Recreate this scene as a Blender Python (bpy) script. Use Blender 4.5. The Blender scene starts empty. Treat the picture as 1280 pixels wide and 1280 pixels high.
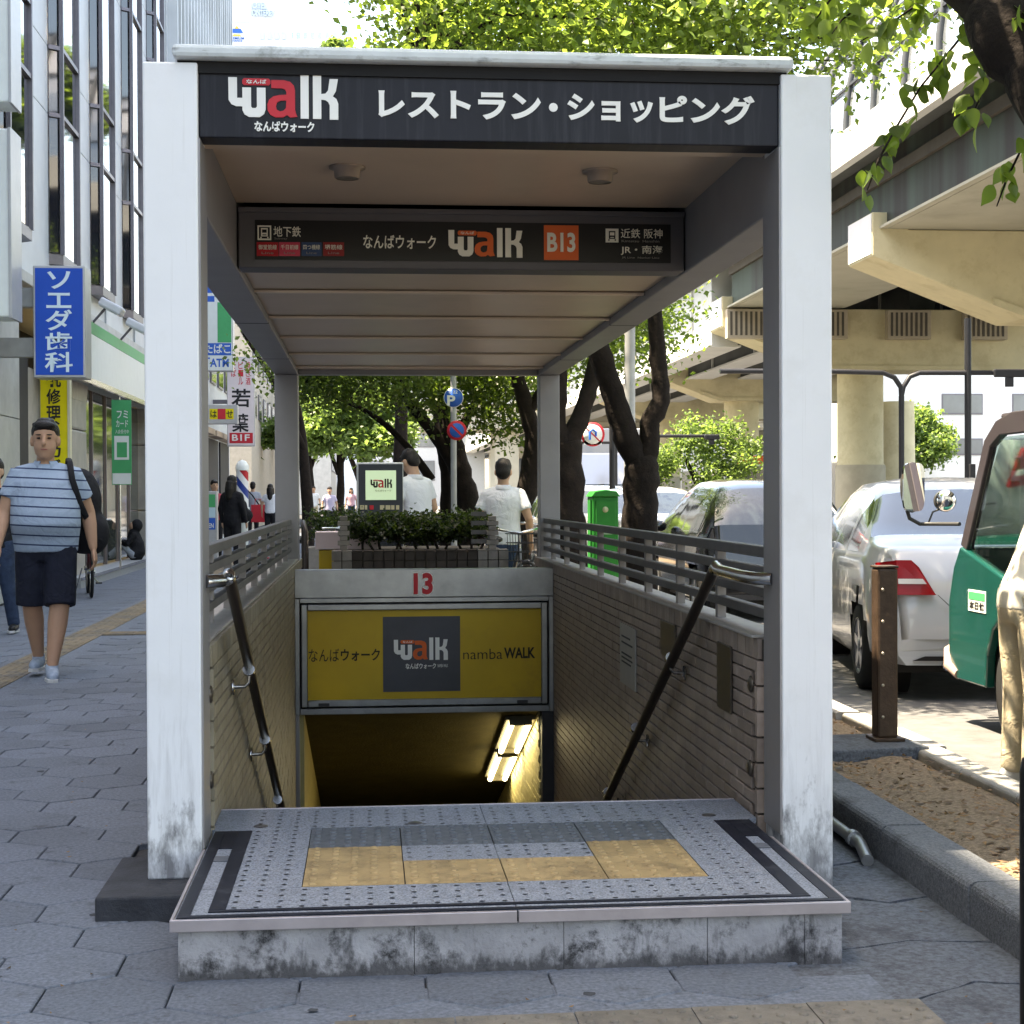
import bpy, bmesh, math, random
import numpy as np
from mathutils import Vector, Matrix
rnd = random.Random(7)
scene = bpy.context.scene
C = scene.collection
R = math.radians
# ------------------------------------------------------------------ camera
F_PX, YAW, PITCH, ROLL, CAM_H = 1986.09, R(5.1864), R(-0.6252), R(-0.2394), 1.3043
FW = Vector((math.sin(YAW)*math.cos(PITCH), math.cos(YAW)*math.cos(PITCH), math.sin(PITCH)))
R0 = Vector((math.cos(YAW), -math.sin(YAW), 0)); U0 = R0.cross(FW)
RT = R0*math.cos(ROLL)+U0*math.sin(ROLL); UP = U0*math.cos(ROLL)-R0*math.sin(ROLL)
EYE = Vector((0, 0, CAM_H))
cd = bpy.data.cameras.new('camera'); cam = bpy.data.objects.new('camera', cd); C.objects.link(cam)
cd.sensor_width = 36; cd.lens = 36*F_PX/1280; cd.clip_start = .05; cd.clip_end = 3000
m4 = Matrix.Identity(4)
for i in range(3):
    m4[i][0], m4[i][1], m4[i][2], m4[i][3] = RT[i], UP[i], -FW[i], EYE[i]
cam.matrix_world = m4
scene.camera = cam
# ------------------------------------------------------------------ sky, sun, exposure
SUN_TO = Vector((-0.40, 0.02, 1.0)).normalized()
SUN_EL = math.asin(SUN_TO.z); SUN_AZ = math.atan2(SUN_TO.x, SUN_TO.y)
w = bpy.data.worlds.new('World'); scene.world = w; w.use_nodes = True
wn = w.node_tree; bg = wn.nodes['Background']
sky = wn.nodes.new('ShaderNodeTexSky'); sky.sky_type = 'NISHITA'; sky.sun_disc = False
sky.sun_elevation = SUN_EL; sky.sun_rotation = SUN_AZ; sky.air_density = 1.0; sky.dust_density = 2.2; sky.ozone_density = 1.0
wn.links.new(sky.outputs[0], bg.inputs[0]); bg.inputs[1].default_value = 0.15
sd = bpy.data.lights.new('sun', 'SUN'); sd.energy = 4.2; sd.angle = R(.53); sd.color = (1, .95, .86)
so = bpy.data.objects.new('sun', sd); C.objects.link(so); so.location = (0, 0, 30)
so.rotation_euler = (-SUN_TO).to_track_quat('-Z', 'Y').to_euler()
vs = scene.view_settings
scene.display_settings.display_device = 'sRGB'
vs.view_transform = 'Standard'; vs.look = 'None'; vs.gamma = 1; vs.exposure = 2.72; vs.use_white_balance = True; vs.white_balance_temperature = 8400; vs.white_balance_tint = 10; vs.use_curve_mapping = False
scene.cycles.max_bounces = 8; scene.cycles.transparent_max_bounces = 12; scene.cycles.caustics_reflective = False; scene.cycles.caustics_refractive = False
scene.cycles.sample_clamp_indirect = 6

# ------------------------------------------------------------------ pixel (of the 1280 photo) to point
def ray(u, v): return FW+RT*((u-640)/F_PX)+UP*((640-v)/F_PX)
def aX(u, v, X): d = ray(u, v); return EYE+d*(X/d.x)
def aY(u, v, Y): d = ray(u, v); return EYE+d*(Y/d.y)
def aZ(u, v, Z): d = ray(u, v); return EYE+d*((Z-CAM_H)/d.z)

# ------------------------------------------------------------------ materials
MATS = {}
def mat(name, col, rough=.7, metal=0., var=.12, scale=6., bump=0., bscale=40., rand=0., spec=.22, dirt=None, dscale=3., damt=.5, dthr=.55, emit=None, estr=0., coat=0., trans=0., world=False):
    """Principled with colour variation from noise, optional bump, per-object random value and blotches of dirt."""
    if name in MATS: return MATS[name]
    m = bpy.data.materials.new(name); m.use_nodes = True; MATS[name] = m
    nt = m.node_tree; N = nt.nodes; L = nt.links; b = N['Principled BSDF']
    b.inputs['Roughness'].default_value = rough; b.inputs['Metallic'].default_value = metal
    b.inputs['Specular IOR Level'].default_value = spec
    if coat: b.inputs['Coat Weight'].default_value = coat; b.inputs['Coat Roughness'].default_value = .05
    if trans: b.inputs['Transmission Weight'].default_value = trans
    c4 = (*col, 1)
    tc = N.new('ShaderNodeTexCoord'); co = tc.outputs['Object']
    if world: co = N.new('ShaderNodeNewGeometry').outputs['Position']
    src = None
    def noise(sc, det=4., rgh=.6):
        n = N.new('ShaderNodeTexNoise'); n.inputs['Scale'].default_value = sc; n.inputs['Detail'].default_value = det; n.inputs['Roughness'].default_value = rgh
        L.new(co, n.inputs['Vector']); return n
    if var > 0:
        n = noise(scale); r = N.new('ShaderNodeValToRGB')
        r.color_ramp.elements[0].position = .3; r.color_ramp.elements[1].position = .7
        r.color_ramp.elements[0].color = tuple(max(0, x*(1-var)) for x in col)+(1,)
        r.color_ramp.elements[1].color = tuple(min(1, x*(1+var)) for x in col)+(1,)
        L.new(n.outputs['Fac'], r.inputs['Fac']); src = r.outputs['Color']
    if rand > 0:
        oi = N.new('ShaderNodeObjectInfo'); mr = N.new('ShaderNodeMapRange')
        mr.inputs['To Min'].default_value = 1-rand; mr.inputs['To Max'].default_value = 1+rand
        L.new(oi.outputs['Random'], mr.inputs['Value'])
        mx = N.new('ShaderNodeMix'); mx.data_type = 'RGBA'; mx.blend_type = 'MULTIPLY'; mx.inputs[0].default_value = 1
        if src: L.new(src, mx.inputs[6])
        else: mx.inputs[6].default_value = c4
        L.new(mr.outputs[0], mx.inputs[7]); src = mx.outputs[2]
    if dirt:
        n = noise(dscale, 8., .72); r = N.new('ShaderNodeValToRGB')
        r.color_ramp.elements[0].position = dthr; r.color_ramp.elements[1].position = min(1, dthr+.14)
        r.color_ramp.elements[0].color = (0, 0, 0, 1); r.color_ramp.elements[1].color = (damt, damt, damt, 1)
        L.new(n.outputs['Fac'], r.inputs['Fac'])
        mx = N.new('ShaderNodeMix'); mx.data_type = 'RGBA'
        L.new(r.outputs['Color'], mx.inputs[0])
        if src: L.new(src, mx.inputs[6])
        else: mx.inputs[6].default_value = c4
        mx.inputs[7].default_value = (*dirt, 1); src = mx.outputs[2]
    if src: L.new(src, b.inputs['Base Color'])
    else: b.inputs['Base Color'].default_value = c4
    if bump > 0:
        n = noise(bscale, 6.); bp = N.new('ShaderNodeBump'); bp.inputs['Strength'].default_value = bump; bp.inputs['Distance'].default_value = .01
        L.new(n.outputs['Fac'], bp.inputs['Height']); L.new(bp.outputs['Normal'], b.inputs['Normal'])
    if emit:
        b.inputs['Emission Color'].default_value = (*emit, 1); b.inputs['Emission Strength'].default_value = estr
    return m
def stain(m, col, sc, thr, soft, amt, stretch=(1, 1, 1)):
    """one more layer of blotches, placed in the world"""
    N, L, b = nodes_of(m); g = N.new('ShaderNodeNewGeometry'); mp = N.new('ShaderNodeMapping'); mp.inputs['Scale'].default_value = tuple(sc*q for q in stretch); L.new(g.outputs['Position'], mp.inputs[0])
    n = N.new('ShaderNodeTexNoise'); n.inputs['Scale'].default_value = 1; n.inputs['Detail'].default_value = 9; n.inputs['Roughness'].default_value = .68; L.new(mp.outputs[0], n.inputs['Vector'])
    r = N.new('ShaderNodeValToRGB'); r.color_ramp.elements[0].position = thr; r.color_ramp.elements[1].position = thr+soft; r.color_ramp.elements[0].color = (0, 0, 0, 1); r.color_ramp.elements[1].color = (amt, amt, amt, 1); L.new(n.outputs['Fac'], r.inputs[0])
    mx = N.new('ShaderNodeMix'); mx.data_type = 'RGBA'; L.new(r.outputs[0], mx.inputs[0]); bc = b.inputs['Base Color']
    if bc.links: L.new(bc.links[0].from_socket, mx.inputs[6])
    else: mx.inputs[6].default_value = bc.default_value
    mx.inputs[7].default_value = (*col, 1); L.new(mx.outputs[2], bc); return m
def nodes_of(m):
    nt = m.node_tree; return nt.nodes, nt.links, nt.nodes['Principled BSDF']
def grime(m, col, axis=2, lo=0., hi=1., scale=(8, 8, 8), thr=.5, soft=.15, amt=1.):
    """Blotchy dirt that dies out between the local heights lo (full) and hi (none)."""
    N, L, b = nodes_of(m)
    tc = N.new('ShaderNodeTexCoord'); mp = N.new('ShaderNodeMapping'); mp.inputs['Scale'].default_value = scale
    L.new(tc.outputs['Object'], mp.inputs['Vector'])
    n = N.new('ShaderNodeTexNoise'); n.inputs['Scale'].default_value = 1; n.inputs['Detail'].default_value = 9; n.inputs['Roughness'].default_value = .7
    L.new(mp.outputs[0], n.inputs['Vector'])
    sp = N.new('ShaderNodeSeparateXYZ'); L.new(tc.outputs['Object'], sp.inputs[0])
    mr = N.new('ShaderNodeMapRange'); mr.inputs['From Min'].default_value = lo; mr.inputs['From Max'].default_value = hi
    mr.inputs['To Min'].default_value = .28; mr.inputs['To Max'].default_value = -.25
    L.new(sp.outputs[axis], mr.inputs['Value'])
    ad = N.new('ShaderNodeMath'); L.new(n.outputs['Fac'], ad.inputs[0]); L.new(mr.outputs[0], ad.inputs[1])
    r = N.new('ShaderNodeValToRGB'); r.color_ramp.elements[0].position = thr; r.color_ramp.elements[1].position = thr+soft
    r.color_ramp.elements[0].color = (0, 0, 0, 1); r.color_ramp.elements[1].color = (amt, amt, amt, 1)
    L.new(ad.outputs[0], r.inputs['Fac'])
    mx = N.new('ShaderNodeMix'); mx.data_type = 'RGBA'; L.new(r.outputs['Color'], mx.inputs[0])
    bc = b.inputs['Base Color']
    if bc.links: L.new(bc.links[0].from_socket, mx.inputs[6])
    else: mx.inputs[6].default_value = bc.default_value
    mx.inputs[7].default_value = (*col, 1); L.new(mx.outputs[2], bc)
    return m
def leafmat(name, col, tcol, spread=.35):
    m = bpy.data.materials.new(name); m.use_nodes = True; nt = m.node_tree; N = nt.nodes; L = nt.links
    b = N['Principled BSDF']; out = N['Material Output']; b.inputs['Roughness'].default_value = .45
    g = N.new('ShaderNodeNewGeometry'); r = N.new('ShaderNodeValToRGB'); r2 = N.new('ShaderNodeValToRGB')
    for rr, cc in ((r, col), (r2, tcol)):
        rr.color_ramp.elements[0].color = tuple(x*(1-spread) for x in cc)+(1,)
        rr.color_ramp.elements[1].color = (min(1, cc[0]*(1+spread*1.5)), min(1, cc[1]*(1+spread)), cc[2]*(1+spread*.5), 1)
        L.new(g.outputs['Random Per Island'], rr.inputs['Fac'])
    L.new(r.outputs[0], b.inputs['Base Color'])
    t = N.new('ShaderNodeBsdfTranslucent'); L.new(r2.outputs[0], t.inputs['Color'])
    mx = N.new('ShaderNodeMixShader'); mx.inputs[0].default_value = .5
    L.new(b.outputs[0], mx.inputs[1]); L.new(t.outputs[0], mx.inputs[2]); L.new(mx.outputs[0], out.inputs['Surface'])
    return m

# ------------------------------------------------------------------ objects
WORG = {}                                             # world origin of every empty / part, for building in world coordinates
def tag(o, label=None, cat=None, group=None, kind=None):
    if label: o['label'] = label
    if cat: o['category'] = cat
    if group: o['group'] = group
    if kind: o['kind'] = kind
    return o
def thing(name, label, cat, loc=(0, 0, 0), rz=0., group=None):
    o = bpy.data.objects.new(name, None); C.objects.link(o); o.location = loc; o.rotation_euler = (0, 0, rz); o.empty_display_size = .2
    WORG[o] = Vector(loc); return tag(o, label, cat, group)
def link(name, me, parent=None, loc=None):
    o = bpy.data.objects.new(name, me); C.objects.link(o)
    if parent is not None: o.parent = parent
    if loc is not None: o.location = loc
    WORG[o] = WORG.get(parent, Vector()) if loc is None else Vector(loc)+WORG.get(parent, Vector())
    return o
def dup(o, parent=None, first=True):
    c = o.copy(); C.objects.link(c); c.parent = parent
    WORG[c] = WORG.get(o, Vector())
    for ch in list(o.children): dup(ch, c)
    return c
class MB:
    """collects shapes, becomes one mesh object"""
    def __init__(s): s.v = []; s.f = []; s.m = []; s.sm = []
    def add(s, vs, fs, mi=0, smooth=False):
        n = len(s.v); s.v += [tuple(p) for p in vs]
        for f in fs: s.f.append(tuple(i+n for i in f)); s.m.append(mi); s.sm.append(smooth)
        return s
    def box(s, x0, x1, y0, y1, z0, z1, mi=0):
        return s.add([(x0,y0,z0),(x1,y0,z0),(x1,y1,z0),(x0,y1,z0),(x0,y0,z1),(x1,y0,z1),(x1,y1,z1),(x0,y1,z1)],
                     [(0,3,2,1),(4,5,6,7),(0,1,5,4),(1,2,6,5),(2,3,7,6),(3,0,4,7)], mi)
    def obox(s, c, size, rot=None, mi=0):
        M = (rot if rot is not None else Matrix.Identity(3)); h = Vector(size)/2; c = Vector(c)
        P = [c+M@Vector((sx*h.x, sy*h.y, sz*h.z)) for sz in (-1, 1) for sx, sy in ((-1,-1),(1,-1),(1,1),(-1,1))]
        return s.add(P, [(0,3,2,1),(4,5,6,7),(0,1,5,4),(1,2,6,5),(2,3,7,6),(3,0,4,7)], mi)
    def quad(s, a, b, c, d, mi=0): return s.add([a, b, c, d], [(0,1,2,3)], mi)
    def prism(s, poly, fn, d0, d1, mi=0):
        """poly: 2D outline (ccw seen against the extrusion); fn(a, b, d) -> point"""
        n = len(poly); P = [fn(a, b, d0) for a, b in poly]+[fn(a, b, d1) for a, b in poly]
        fs = [tuple(range(n))[::-1], tuple(range(n, 2*n))]+[(i, (i+1) % n, n+(i+1) % n, n+i) for i in range(n)]
        return s.add(P, fs, mi)
    def tube(s, pts, rad, seg=10, mi=0, cap=True, smooth=True, flat=1.):
        pts = [Vector(p) for p in pts]; n = len(pts)
        if not hasattr(rad, '__len__'): rad = [rad]*n
        t0 = (pts[1]-pts[0]).normalized(); ref = Vector((0, 0, 1)) if abs(t0.z) < .9 else Vector((1, 0, 0))
        nx = t0.cross(ref).normalized(); V = []
        for i, p in enumerate(pts):
            t = (pts[min(i+1, n-1)]-pts[max(i-1, 0)])
            t = t.normalized() if t.length > 1e-9 else t0
            nx = (nx-t*nx.dot(t)).normalized(); ny = t.cross(nx)
            for k in range(seg):
                a = 2*math.pi*k/seg; V.append(p+(nx*math.cos(a)+ny*math.sin(a)*flat)*rad[i])
        Fs = [(i*seg+k, i*seg+(k+1) % seg, (i+1)*seg+(k+1) % seg, (i+1)*seg+k) for i in range(n-1) for k in range(seg)]
        s.add(V, Fs, mi, smooth)
        if cap: s.add(V[:seg], [tuple(range(seg))[::-1]], mi); s.add(V[-seg:], [tuple(range(seg))], mi)
        return s
    def lathe(s, c, prof, seg=24, axis='z', mi=0, smooth=True):
        c = Vector(c); V = []
        for r, h in prof:
            for k in range(seg):
                a = 2*math.pi*k/seg; x, y = r*math.cos(a), r*math.sin(a)
                V.append(c+Vector({'z': (x, y, h), 'y': (x, h, -y) if 0 else (x, h, y), 'x': (h, x, y)}[axis]))
        n = len(prof); Fs = [(i*seg+k, i*seg+(k+1) % seg, (i+1)*seg+(k+1) % seg, (i+1)*seg+k) for i in range(n-1) for k in range(seg)]
        return s.add(V, Fs, mi, smooth)
    def ell(s, c, r, rot=None, seg=16, mi=0):
        c = Vector(c); M = rot if rot is not None else Matrix.Identity(3); V = []; nr = seg//2
        for i in range(nr+1):
            th = math.pi*i/nr
            for k in range(seg):
                a = 2*math.pi*k/seg; V.append(c+M@Vector((r[0]*math.sin(th)*math.cos(a), r[1]*math.sin(th)*math.sin(a), r[2]*math.cos(th))))
        return s.add(V, [(i*seg+k, (i+1)*seg+k, (i+1)*seg+(k+1) % seg, i*seg+(k+1) % seg) for i in range(nr) for k in range(seg)], mi, True)
    def mesh(s, name, off=Vector()):
        me = bpy.data.meshes.new(name); me.from_pydata([(p[0]-off[0], p[1]-off[1], p[2]-off[2]) for p in s.v], [], s.f)
        me.polygons.foreach_set('material_index', s.m); me.polygons.foreach_set('use_smooth', s.sm); me.update(); return me
    def build(s, name, mats, parent=None, bevel=0., local=False, fix=True, seg=2, weld=False):
        off = Vector() if (local or parent is None) else WORG.get(parent, Vector())
        me = s.mesh(name, off)
        if fix or weld:
            bm = bmesh.new(); bm.from_mesh(me)
            if weld or bevel: bmesh.ops.remove_doubles(bm, verts=bm.verts, dist=1e-5)
            bmesh.ops.recalc_face_normals(bm, faces=bm.faces); bm.to_mesh(me); bm.free()
        for m in (mats if isinstance(mats, (list, tuple)) else [mats]): me.materials.append(m)
        o = link(name, me, parent)
        if bevel:
            b = o.modifiers.new('bevel', 'BEVEL'); b.width = bevel; b.segments = seg; b.limit_method = 'ANGLE'; b.angle_limit = R(40)
        return o
def boxo(name, x0, x1, y0, y1, z0, z1, m, parent=None, bevel=0.): return MB().box(x0, x1, y0, y1, z0, z1).build(name, m, parent, bevel)

# ------------------------------------------------------------------ lettering
def _curve_mesh(cu):
    o = bpy.data.objects.new('tmp', cu); C.objects.link(o)
    dg = bpy.context.evaluated_depsgraph_get(); dg.update()
    me = bpy.data.meshes.new_from_object(o.evaluated_get(dg)); bpy.data.objects.remove(o); bpy.data.curves.remove(cu); return me
_TX = {}
def text_geo(body, bold=0., sp=1.):
    k = (body, bold, sp)
    if k not in _TX:
        cu = bpy.data.curves.new('t', 'FONT'); cu.body = body; cu.offset = bold; cu.space_character = sp; cu.extrude = .5; cu.resolution_u = 4
        me = _curve_mesh(cu); _TX[k] = ([v.co.copy() for v in me.vertices], [tuple(p.vertices) for p in me.polygons]); bpy.data.meshes.remove(me)
    return _TX[k]
def outline_geo(loops):
    cu = bpy.data.curves.new('t', 'CURVE'); cu.dimensions = '2D'; cu.fill_mode = 'BOTH'; cu.extrude = .5
    for lp in loops:
        s = cu.splines.new('POLY'); s.points.add(len(lp)-1)
        for p, q in zip(s.points, lp): p.co = (q[0], q[1], 0, 1)
        s.use_cyclic_u = True
    me = _curve_mesh(cu); r = ([v.co.copy() for v in me.vertices], [tuple(p.vertices) for p in me.polygons]); bpy.data.meshes.remove(me); return r
def put_geo(name, geo, org, right, up, w_, h_, m, parent, depth=.004, box=None):
    """flat shape fitted into the w_ x h_ box whose lower left corner is org; stands depth proud of the plane"""
    vs, fs = geo
    right = Vector(right).normalized(); up = Vector(up).normalized(); nrm = right.cross(up); org = Vector(org)
    if box is None:
        xs = [v.x for v in vs]; ys = [v.y for v in vs]; box = (min(xs), min(ys), max(xs), max(ys))
    bw = max(box[2]-box[0], 1e-6); bh = max(box[3]-box[1], 1e-6)
    b = MB(); b.add([org+right*((v.x-box[0])/bw*w_)+up*((v.y-box[1])/bh*h_)+nrm*((v.z+.5)*depth) for v in vs], fs)
    return b.build(name, m, parent, fix=False)
def text(body, x0, x1, z0, z1, y, m, parent, bold=0., name='lettering', sp=1., depth=.004):
    return put_geo(name, text_geo(body, bold, sp), (x0, y, z0), (1, 0, 0), (0, 0, 1), x1-x0, z1-z0, m, parent, depth)
def text_px(body, u0, v0, u1, v1, Y, m, parent, bold=0., name='lettering', sp=1., depth=.004):
    a = aY(u0, v1, Y); b = aY(u1, v0, Y); return text(body, a.x, b.x, a.z, b.z, Y, m, parent, bold, name, sp, depth)
# the three-colour word mark, drawn in units of its own height
def _n(l): return [((x-135)/173, (268-y)/173) for x, y in l]
LOGO_W = [_n([(137,112),(170,112),(170,190),(190,190),(190,150),(223,150),(223,222),(228,228),(240,228),(245,222),(245,150),(278,150),(278,232),(272,250),(255,262),(215,262),(198,252),(190,236),(190,222),(166,222),(148,214),(138,198)])]
LOGO_A = [_n([(300,120),(348,120),(372,126),(386,140),(390,158),(390,232),(394,248),(399,258),(372,262),(360,252),(345,261),(316,262),(296,252),(286,236),(285,212),(292,194),(308,182),(330,177),(357,175),(357,164),(352,155),(340,151),(300,151)]),
          _n([(357,197),(335,198),(322,205),(317,218),(320,232),(332,239),(346,236),(355,226)])]
LOGO_L = [_n([(411,98),(442,98),(442,265),(411,265)])]
LOGO_K = [_n([(458,98),(490,98),(490,170),(506,168),(516,156),(522,112),(554,112),(546,158),(534,178),(548,188),(555,206),(555,267),(522,267),(522,212),(516,200),(506,193),(490,191),(490,265),(458,265)])]
LOGO_T = [_n([(196,115),(290,115),(297,122),(297,134),(290,141),(196,141),(190,134),(190,122)])]
_LG = {}
def wordmark(x0, x1, z0, z1, y, white, red, parent, small=None):
    sx = (x1-x0)/(420/173); sz = (z1-z0)/(170/173)
    for nm, lp, m in (('letter_w', LOGO_W, white), ('letter_a', LOGO_A, red), ('letter_l', LOGO_L, white), ('letter_k', LOGO_K, white), ('small_tab', LOGO_T, red)):
        if nm not in _LG: _LG[nm] = outline_geo(lp)
        xs = [p[0] for p in lp[0]]; ys = [p[1] for p in lp[0]]
        put_geo(nm, _LG[nm], (x0+min(xs)*sx, y, z0+min(ys)*sz), (1, 0, 0), (0, 0, 1), (max(xs)-min(xs))*sx, (max(ys)-min(ys))*sz, m, parent, .004)
    t = LOGO_T[0]; a0 = min(p[0] for p in t)+.09; a1 = max(p[0] for p in t)-.09; b0 = min(p[1] for p in t)+.03; b1 = max(p[1] for p in t)-.03
    text('なんば', x0+a0*sx, x0+a1*sx, z0+b0*sz, z0+b1*sz, y-.004, small or white, parent, .01)
# ================================================================== ground, pavement, kerbs, road
M_asph = mat('asphalt', (.115, .115, .118), .85, var=.2, scale=9, bump=.5, bscale=220, dirt=(.17, .165, .155), dscale=1.2, damt=.6)
M_grout = mat('grout', (.05, .052, .055), .95, var=.3, scale=20, bump=.4, bscale=120)
M_paver = mat('paver_stone', (.122, .142, .176), .75, var=.35, scale=75, bump=.6, bscale=140, rand=.13, dirt=(.034, .037, .043), dscale=6.5, damt=.8, dthr=.57, spec=.35, world=True)
stain(M_paver, (.055, .062, .074), .9, .52, .2, .6); stain(M_paver, (.17, .19, .225), 1.7, .58, .2, .5); stain(M_paver, (.022, .024, .028), 28, .64, .05, .8)
M_conc = mat('old_concrete', (.104, .116, .136), .88, var=.4, scale=60, bump=.8, bscale=110, dirt=(.045, .045, .05), dscale=4, damt=.75, dthr=.52, rand=.1, world=True)
M_kerb = mat('kerb_granite', (.13, .138, .15), .85, var=.4, scale=90, bump=.6, bscale=150, dirt=(.05, .047, .045), dscale=5, damt=.7, rand=.1, world=True)
M_tact_f = mat('tactile_faded', (.21, .165, .11), .8, var=.25, scale=14, bump=.3, bscale=160, dirt=(.11, .105, .10), dscale=3, damt=.8, dthr=.46, rand=.12, world=True)
M_tact_y = mat('tactile_tan', (.36, .26, .135), .65, var=.15, scale=9, bump=.25, bscale=200, dirt=(.19, .14, .08), dscale=7, damt=.7, dthr=.48, rand=.08, world=True)
M_tact_old = mat('tactile_worn', (.165, .15, .128), .8, var=.2, scale=12, bump=.4, bscale=160, dirt=(.09, .085, .08), dscale=8, damt=.7, dthr=.5, rand=.1)
M_soil = mat('soil', (.25, .185, .125), .95, var=.4, scale=60, bump=1., bscale=120, dirt=(.11, .075, .05), dscale=14, damt=.7, dthr=.55, world=True)
M_white_line = mat('road_paint', (.62, .62, .6), .7, var=.1, scale=6, dirt=(.2, .2, .2), dscale=10, damt=.5)

PX0, PX1, PY0, PY1 = -.70, 1.52, 4.5, 12.9              # hole left for the stairwell
g = MB()
for a in ((-900, PX0, -60, 2500), (PX1, 900, -60, 2500), (PX0, PX1, -60, PY0), (PX0, PX1, PY1, 2500)):
    g.quad((a[0], a[2], -.10), (a[1], a[2], -.10), (a[1], a[3], -.10), (a[0], a[3], -.10))
tag(g.build('ground', M_asph), 'bare grey ground sheet under the whole street', 'ground', kind='structure')
rd = MB().quad((2.60, -30, -.06), (11.2, -30, -.06), (11.2, 400, -.06), (2.60, 400, -.06))
road = tag(rd.build('road', M_asph), 'sunlit asphalt road beyond the planting strip', 'road', kind='structure')
for y in range(0, 30):
    boxo('lane_marking', 5.75, 5.87, y*7.5, y*7.5+4, -.0595, -.056, M_white_line, road)
sw = MB()
for a in ((-4.6, PX0, -8, 160), (PX1, 1.83, -8, 160), (PX0, PX1, -8, PY0), (PX0, PX1, PY1, 160)):
    sw.quad((a[0], a[2], -.022), (a[1], a[2], -.022), (a[1], a[3], -.022), (a[0], a[3], -.022))
sidewalk = tag(sw.build('sidewalk', M_grout), 'blue-grey hexagon paved footway around the stair entrance', 'sidewalk', kind='structure')

# hexagon pavers, regular, flats along the street
HW = .335; HR = HW/math.sqrt(3); HROW = HR*1.5
def hexmesh(name, grow=0.):
    b = MB(); P = []
    for rr, z in ((HR-.0028, -.03), (HR-.0028, -.004), (HR-.0065, 0)):
        P += [(rr*math.sin(k*math.pi/3), rr*math.cos(k*math.pi/3), z) for k in range(6)]
    fs = [(12, 17, 16, 15, 14, 13)]
    for l in range(2): fs += [(l*6+k, l*6+(k+1) % 6, l*6+6+(k+1) % 6, l*6+6+k) for k in range(6)]
    b.add(P, fs); return b
hm = hexmesh('paver').mesh('paver'); bmx = bmesh.new(); bmx.from_mesh(hm); bmesh.ops.recalc_face_normals(bmx, faces=bmx.faces); bmx.to_mesh(hm); bmx.free(); hm.materials.append(M_paver)
spots = []
TX0, TX1 = -2.80, -2.50                                   # guide strip along the street
CRK = 1.40
for j in range(-4, 240):
    y = 3.62+j*HROW
    for i in range(-14, 6):
        x = -.02+(i+.5*(j & 1))*HW
        if x < -4.45 or x > 1.55 or y > 72: continue
        if TX0-.17 < x < TX1+.17 and y > 8: continue
        if x > 1.30 and y < 13: continue
        if (-.64 if y < 5.35 else -.75) < x < 1.68 and 4.62 < y < 13.0: continue
        if -.9 < x < 1.4 and y < 3.92 and y > 3.4 and x > -.2: continue
        if y < 3.3: continue
        d = math.hypot(x, y); spots.append((d, x, y))
spots.sort()
vis = [s for s in spots if abs(math.atan2(s[1], s[2])-YAW) < .36]
near = set(vis[:300]); rest = MB(); hx = hexmesh('p')
for s in spots:
    d, x, y = s; dz = rnd.uniform(-.0016, .0016)
    if s in near:
        o = link('paver', hm, sidewalk, (x, y, dz)); o.rotation_euler = (rnd.uniform(-.003, .003), rnd.uniform(-.004, .004), 0)
    else:
        rest.add([(p[0]+x, p[1]+y, p[2]+dz) for p in hx.v], hx.f)
o = rest.build('paver_field', M_paver, sidewalk); o['kind'] = 'stuff'

MB().quad((-3.16, 7.75, -.0045), (-2.14, 7.75, -.0045), (-2.14, 34, -.0045), (-3.16, 34, -.0045)).build('paver_infill', M_paver, sidewalk)
MB().quad((-.5, 3.3, -.0035), (1.35, 3.3, -.0035), (1.35, 4.2, -.0035), (-.5, 4.2, -.0035)).build('paver_infill', M_paver, sidewalk)
# guide strip of bar tiles on the left, and its side branch to the shop door
def bar_tile():
    b = MB().box(-.148, .148, -.148, .148, -.03, .001)
    for k in range(4):
        x = -.105+.07*k
        b.prism([(x-.017, .001), (x+.017, .001), (x+.011, .006), (x-.011, .006)], lambda a, c, d: (a, d, c), -.14, .14)
    return b
def dot_tile(n=5):
    b = MB().box(-.148, .148, -.148, .148, -.03, .001)
    for i in range(n):
        for j in range(n):
            x, y = (-.5+(i+.5)/n)*.3, (-.5+(j+.5)/n)*.3; P = []
            for r, z in ((.0125, .001), (.011, .0045), (.007, .006)): P += [(x+r*math.cos(k*math.pi/5), y+r*math.sin(k*math.pi/5), z) for k in range(10)]
            b.add(P, [(l*10+k, l*10+(k+1) % 10, l*10+10+(k+1) % 10, l*10+10+k) for l in range(2) for k in range(10)]+[tuple(range(20, 30))], 0, True)
    return b
def shared(b, name, m):
    me = b.mesh(name); bm = bmesh.new(); bm.from_mesh(me); bmesh.ops.recalc_face_normals(bm, faces=bm.faces); bm.to_mesh(me); bm.free(); me.materials.append(m); return me
me_bar = shared(bar_tile(), 'guide_tile', M_tact_f); me_dot_old = shared(dot_tile(), 'blister_tile', M_tact_old); me_dot = shared(dot_tile(), 'blister_tile', M_tact_y)
for k in range(86): link('guide_tile', me_bar, sidewalk, (-2.65, 8.3+.3*k, rnd.uniform(-.001, .001)))
for k in range(6):
    o = link('guide_tile', me_bar, sidewalk, (-2.35+.3*k, 15.35, .006)); o.rotation_euler.z = R(90)
for i in range(5):
    for j in range(2): link('blister_tile', me_dot_old, sidewalk, (.06+.3*i, 3.80-.3*j+.006*i, .0))
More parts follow.
